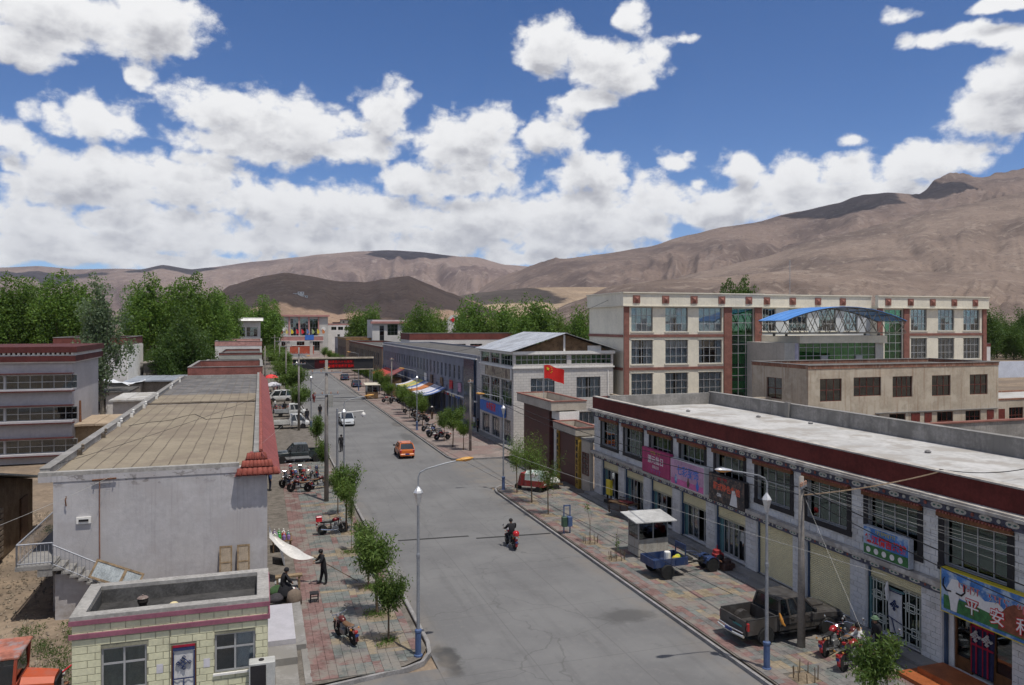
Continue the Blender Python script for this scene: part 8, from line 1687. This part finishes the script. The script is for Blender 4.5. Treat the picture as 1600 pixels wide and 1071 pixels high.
# ---------------------------------------------------------------- people: one skinned body each, hair and hat as children
SKIN = M('skin', (.26,.145,.095), .6, .1, 6.); HAIRK = M('black_hair', (.012,.010,.010), .6, .2, 20.)
def person_mesh(J, cols):
    """J: joint dict. Body grown with the skin modifier round a skeleton posed joint by joint; fingers as short tapered chains"""
    V = []; E = []; Rr = []; idx = {}
    def v(n, r_): idx[n] = len(V); V.append(J[n]); Rr.append(r_)
    for n, r_ in (('pelvis',.17),('waist',.165),('chest',.185),('neck0',.075),('neck',.062),('head',.10),('crown',.085)): v(n, r_)
    for s in 'lr':
        for n, r_ in (('sho',.105),('elb',.072),('wri',.045),('hip',.125),('kne',.092),('ank',.066),('toe',.05)): v(n+s, r_)
    ch = ['pelvis','waist','chest','neck0','neck','head','crown']; E += [(idx[a_], idx[c_]) for a_, c_ in zip(ch, ch[1:])]
    for s in 'lr':
        for c_ in (('chest','sho'+s,'elb'+s,'wri'+s),('pelvis','hip'+s,'kne'+s,'ank'+s,'toe'+s)): E += [(idx[a_], idx[d_]) for a_, d_ in zip(c_, c_[1:])]
    me = bpy.data.meshes.new('person'); me.from_pydata(V, E, []); bm = bmesh.new(); bm.from_mesh(me); L = bm.verts.layers.skin.verify(); bm.verts.ensure_lookup_table()
    for i, q in enumerate(bm.verts): q[L].radius = (Rr[i], Rr[i]*(.82 if i in (0,1,2) else 1)); q[L].use_root = (i == 0)
    bm.to_mesh(me); bm.free(); o = bpy.data.objects.new('person', me); o.modifiers.new('s', 'SKIN'); sb_ = o.modifiers.new('d', 'SUBSURF'); sb_.levels = 1; sb_.render_levels = 1
    m2 = bake(o); bpy.data.objects.remove(o)
    # hands: palm and five unequal bent fingers; facial relief
    b = MB(); b.v = [tuple(q.co) for q in m2.vertices]; b.f = [tuple(p.vertices) for p in m2.polygons]; n0 = len(b.f); b.m = [0]*n0; nv = len(b.v)
    for s in 'lr':
        w_ = Vector(J['wri'+s]); d = (w_-Vector(J['elb'+s])).normalized(); side = d.cross(Vector((0,0,1))); side = side.normalized() if side.length > .1 else Vector((0,1,0)); nrm = side.cross(d)
        b.tube([w_, w_+d*.05, w_+d*.09], [.03,.04,.034], 6)
        for k, L_ in enumerate((.07,.085,.08,.062)): p = w_+d*.085+side*(-.03+.02*k); b.tube([p, p+d*L_*.5+nrm*.008, p+d*L_*.85-nrm*.02*(1)], [.011,.010,.007], 5)
        p = w_+d*.03-side*.03; b.tube([p, p+d*.03-side*.03, p+d*.065-side*.035], [.013,.012,.008], 5)
    hd, up = Vector(J['head']), (Vector(J['crown'])-Vector(J['neck'])).normalized(); fw = Vector(J.get('face', (1,0,0))).normalized(); rt = fw.cross(up)
    b.tube([hd+fw*.075+up*.02, hd+fw*.105-up*.02, hd+fw*.085-up*.035], [.008,.016,.008], 5)
    for s in (-1,1): b.tube([hd+rt*s*.085+up*.02, hd+rt*s*.098, hd+rt*s*.088-up*.025], [.008,.014,.008], 5); b.tube([hd+fw*.078+rt*s*.033+up*.022, hd+fw*.09+rt*s*.033+up*.02], [.012,.006], 5)
    b.tube([hd+fw*.078-rt*.028-up*.055, hd+fw*.092-up*.056, hd+fw*.078+rt*.028-up*.055], .008, 5)
    bones = [('pelvis','waist',1),('waist','chest',1),('chest','neck0',1),('neck','head',0),('head','crown',0)]+[(a_+s, c_+s, m_) for s in 'lr' for a_, c_, m_ in (('sho','elb',1),('elb','wri',1),('hip','kne',2),('kne','ank',2),('ank','toe',3))]+[('chest','sho'+s,1) for s in 'lr']+[('pelvis','hip'+s,2) for s in 'lr']
    B = [(Vector(J[a_]), Vector(J[c_]), m_) for a_, c_, m_ in bones]
    def near(p):
        best = 9e9; r_ = 0
        for a_, c_, m_ in B:
            t = max(0, min(1, (p-a_).dot(c_-a_)/max(1e-6, (c_-a_).length_squared))); d = (a_+(c_-a_)*t-p).length
            if d < best: best = d; r_ = m_
        return r_
    for i, f_ in enumerate(b.f):
        c_ = sum((Vector(b.v[k]) for k in f_), Vector())/len(f_); b.m.append(0) if i >= len(b.m) else None; b.m[i] = 0 if f_[0] >= nv else near(c_)
    b.smooth = True; return b.mesh('person', cols)
def stand(h=1.7, arms=0., stride=.0, lean=0.):
    J = dict(pelvis=(0,0,.92),waist=(lean*.1,0,1.08),chest=(lean*.3,0,1.3),neck0=(lean*.45,0,1.44),neck=(lean*.5,0,1.5),head=(lean*.5+.02,0,1.6),crown=(lean*.52+.01,0,1.68))
    for s, y in (('l',1),('r',-1)):
        J['sho'+s] = (lean*.4,y*.19,1.4); J['elb'+s] = (lean*.3-.02+y*stride*.3,y*.25,1.12); J['wri'+s] = (lean*.3+.06+y*stride*.5,y*.24,.88); J['hip'+s] = (0,y*.1,.88); J['kne'+s] = (.02-y*stride*.6,y*.11,.48); J['ank'+s] = (-.02-y*stride,y*.11,.07); J['toe'+s] = (.13-y*stride,y*.13,.04)
    return {k: tuple(c*h/1.7 for c in v_) for k, v_ in J.items()}
def seat_pose(sz=.8):
    J = dict(pelvis=(-.05,0,sz+.08),waist=(-.03,0,sz+.25),chest=(.05,0,sz+.48),neck0=(.1,0,sz+.61),neck=(.12,0,sz+.67),head=(.15,0,sz+.77),crown=(.15,0,sz+.86))
    for s, y in (('l',1),('r',-1)): J['sho'+s] = (.07,y*.19,sz+.57); J['elb'+s] = (.2,y*.3,sz+.36); J['wri'+s] = (.42,y*.3,sz+.28); J['hip'+s] = (.0,y*.11,sz+.05); J['kne'+s] = (.38,y*.2,sz-.05); J['ank'+s] = (.12,y*.2,sz-.42); J['toe'+s] = (.27,y*.22,sz-.47)
    return J
def headcover(t, J, mat, name='hair', sc=1.0, brim=0.):
    h = Vector(J['head'])+Vector((-.012,0,.035)); b = MB(); b.smooth = True
    b.lathe([(.108*sc,-.05),(.118*sc,.0),(.11*sc,.05),(.08*sc,.095),(.035*sc,.118),(.004,.122)], tuple(h), 10)
    if brim: b.lathe([(.1,.0),(.1+brim,-.01),(.1+brim,.0),(.1,.02)], tuple(h+Vector((0,0,.01))), 12)
    b.build(name, mat, t, False)
def cloth_m(n, c): return M('cloth_'+n, c, .9, .15, 5.)
CK = cloth_m('black', (.016,.016,.019)); CN = cloth_m('navy', (.02,.026,.05)); CM_ = cloth_m('maroon', (.17,.03,.03)); CWH = cloth_m('white', (.55,.54,.52)); CG = cloth_m('grey', (.11,.11,.12)); CBR = cloth_m('brown', (.10,.065,.045)); CBL = cloth_m('blue', (.05,.10,.25)); SHO = M('shoe_leather', (.015,.013,.012), .5, .2); CGR = cloth_m('green', (.10,.16,.10)); COR = cloth_m('orange', (.42,.16,.04))
def person(lab, J, loc, rz, top, legs, hat=None, group=None, brim=0.):
    t = thing('person', lab, 'person', loc, R(rz), group); k = (str(sorted(J.items())), top.name, legs.name)
    if k not in CACHE: CACHE[k] = person_mesh(J, [SKIN, top, legs, SHO])
    link('body', CACHE[k], t); headcover(t, J, hat or HAIRK, 'hat' if hat else 'hair', 1.06 if hat else 1., brim); return t
J = stand(1.72, stride=.12, lean=-.18); J['wril'] = (-.40,.10,1.18); J['elbl'] = (-.24,.24,1.17); J['wrir'] = (-.44,-.08,1.12); J['elbr'] = (-.22,-.26,1.15); J['face'] = (-1,0,-.3)
J['toel'] = (J['ankl'][0]-.15,.13,.04); J['toer'] = (J['ankr'][0]-.15,-.13,.04); J['head'] = (J['head'][0]-.06,0,J['head'][2]-.02)
person('man in a dark suit bending to prop up the sheet awning', J, (3.0,39.6,.16), 10, CK, CK)
J = seat_pose(.40); J['wril'] = (.35,.12,.62); J['wrir'] = (.35,-.12,.6); t = person('seated woman in black with covered head beside the white platform', J, (1.05,37.8,.36), 15, CK, CK, CK)
b = MB(); b.smooth = True; b.lathe([(.42,0),(.4,.15),(.3,.42),(.17,.62)], (.1,0,.0), 12); b.build('skirt', CK, t, False)
J = seat_pose(.74); J['wril'] = (.48,.3,1.04); J['wrir'] = (.48,-.3,1.06); J['ankl'] = (.06,.2,.34); J['ankr'] = (.06,-.2,.34); J['toel'] = (.2,.21,.3); J['toer'] = (.2,-.21,.3); J['knel'] = (.32,.2,.72); J['kner'] = (.32,-.2,.72)
person('motorcycle rider in a dark jacket riding away on the road', J, (13.96,43.3,.0), 92, CK, CK)
S0, S1, S2 = stand(1.7), stand(1.72, stride=.16), stand(1.62, stride=-.12)
person('shopkeeper in a white shirt standing in the open shop doorway', S0, (24.7,36.2,.37), 180, CWH, CK)
J = seat_pose(.62); person('person in a white shirt crouched by the red motorcycles', J, (21.9,24.3,.05), 150, CWH, CN); person('person in dark clothes and green cap beside the maroon motorcycle', stand(1.66, lean=.35), (22.55,24.1,.16), 170, CK, CK, CGR, None, .06)
P_ = [('person in long black clothes walking along the road edge by the camera pole',S1,7.9,81.1,95,CK,CK),('person in black walking beside the white trucks',S2,8.1,113.4,270,CK,CK),('walker in pale shirt left of the maroon-clad person',S1,8.0,135.8,260,CG,CK),('person in maroon robes walking on the left side of the road',S2,8.55,133.6,85,CM_,CM_),('person in brown standing near the shops left of the white trucks',S0,1.65,122,200,CBR,CK),('person in a white top standing next to the brown-clad person',S1,2.15,121,170,CWH,CK),('person in a white hat on the right pavement',S1,22.2,104,95,CK,CBR),('person in dark trousers under the round-crowned trees',S2,20.75,107.6,270,CN,CK),('second dark-clad person under the round-crowned trees',S0,21.2,106.9,250,CK,CK),('person in blue sitting out by the left shopfront',S0,.75,63.2,0,CBL,CN),('person in a cream hat leading goods beside the far van',S0,5.0,157,90,CBR,CM_),('far walker in blue in the middle of the road',S1,11.5,225,90,CBL,CK),('far walker in orange on the road before the street gate',S2,16.5,262,90,COR,CBR),('far walker in black beside the blue walker',S1,12.4,228,90,CK,CK),('person beside the white awning stall',S0,22.6,121,0,CG,CK),('person seated in black on the platform of the blue building',S0,24.5,89,180,CK,CK),('person in pale clothes leaning at the blue building',S0,25.0,92.5,180,CWH,CG),('shopper in red below the striped awning',S2,23.,127,90,CM_,CK),('person tending bikes behind the white trucks',S2,3.4,117.6,90,CK,CK),('shopper in grey near the red parasol',S1,2.6,160,90,CG,CN),('walker in black between pole and kerb by the young tree',S1,5.9,106,80,CK,CN)]
for lab, J, x, y, rz, a_, c_ in P_: person(lab, J, (x,y,.0 if 6.4 < x < 17.4 else .15), rz, a_, c_, S_W if 'hat' in lab else None, None, .1 if 'hat' in lab else 0.)
bpy.data.scenes.remove(TMP)
# ---------------------------------------------------------------- clouds overhead, out of frame, whose shadows lie on the hills; thin air
CLW = bpy.data.materials.new('cumulus'); CLW.use_nodes = True; bs_ = CLW.node_tree.nodes['Principled BSDF']; bs_.inputs['Base Color'].default_value = (.9,.9,.92,1); bs_.inputs['Roughness'].default_value = 1.; bs_.inputs['Specular IOR Level'].default_value = 0.
def cloud(tx, ty, tz, alt, rx, ry, seed):
    """a flat-based cumulus standing so that its shadow falls on (tx, ty, tz)"""
    k = (alt-tz)/SUND.z; cx, cy = tx+SUND.x*k, ty+SUND.y*k; b = MB(); b.smooth = True; r = random.Random(seed); n, m_ = 40, 18
    for j in range(m_+1):
        ph = PI*j/m_
        for i in range(n):
            th = 2*PI*i/n; d = Vector((math.sin(ph)*math.cos(th), math.sin(ph)*math.sin(th), math.cos(ph))); q = 1+.45*mn.fractal(d*1.7+Vector((seed,0,0)), .8, 2.1, 5)
            b.v.append((cx+rx*d.x*q, cy+ry*d.y*q, alt+(.55*min(rx,ry)*d.z*q if d.z > 0 else .06*min(rx,ry)*d.z)))
    b.f = [(j*n+i, (j+1)*n+i, (j+1)*n+(i+1)%n, j*n+(i+1)%n) for j in range(m_) for i in range(n)]; b.m = [0]*len(b.f)
    tag(b.build('cloud', CLW), kind='structure')
for px, d, z, alt, rx, ry, sd_ in ((560,1350,70,2300,230,380,1),(430,1250,60,2350,120,260,2),(1325,5000,780,3900,270,330,3),(1480,4900,900,4000,150,230,4),(900,5600,330,4200,380,420,5),(640,8000,720,5200,420,420,6),(60,7600,520,5100,520,400,8),(760,2300,70,2900,200,300,9),(270,7900,560,5200,330,380,10)):
    x, y = at_px(px, d); cloud(x, y, z, alt, rx, ry, sd_)
HZM = bpy.data.materials.new('thin_air'); HZM.use_nodes = True; HZM.node_tree.nodes.clear(); T = NT(HZM.node_tree)
pv = T.n('ShaderNodeVolumePrincipled', {'Color': (.80,.86,.98,1), 'Density': 2.3e-5, 'Anisotropy': .1}); om = T.n('ShaderNodeOutputMaterial'); HZM.node_tree.links.new(pv.outputs[0], om.inputs['Volume'])
tag(MB().box(-17000, 17000, -3500, 16000, -8, 1750).build('haze', HZM), kind='stuff')
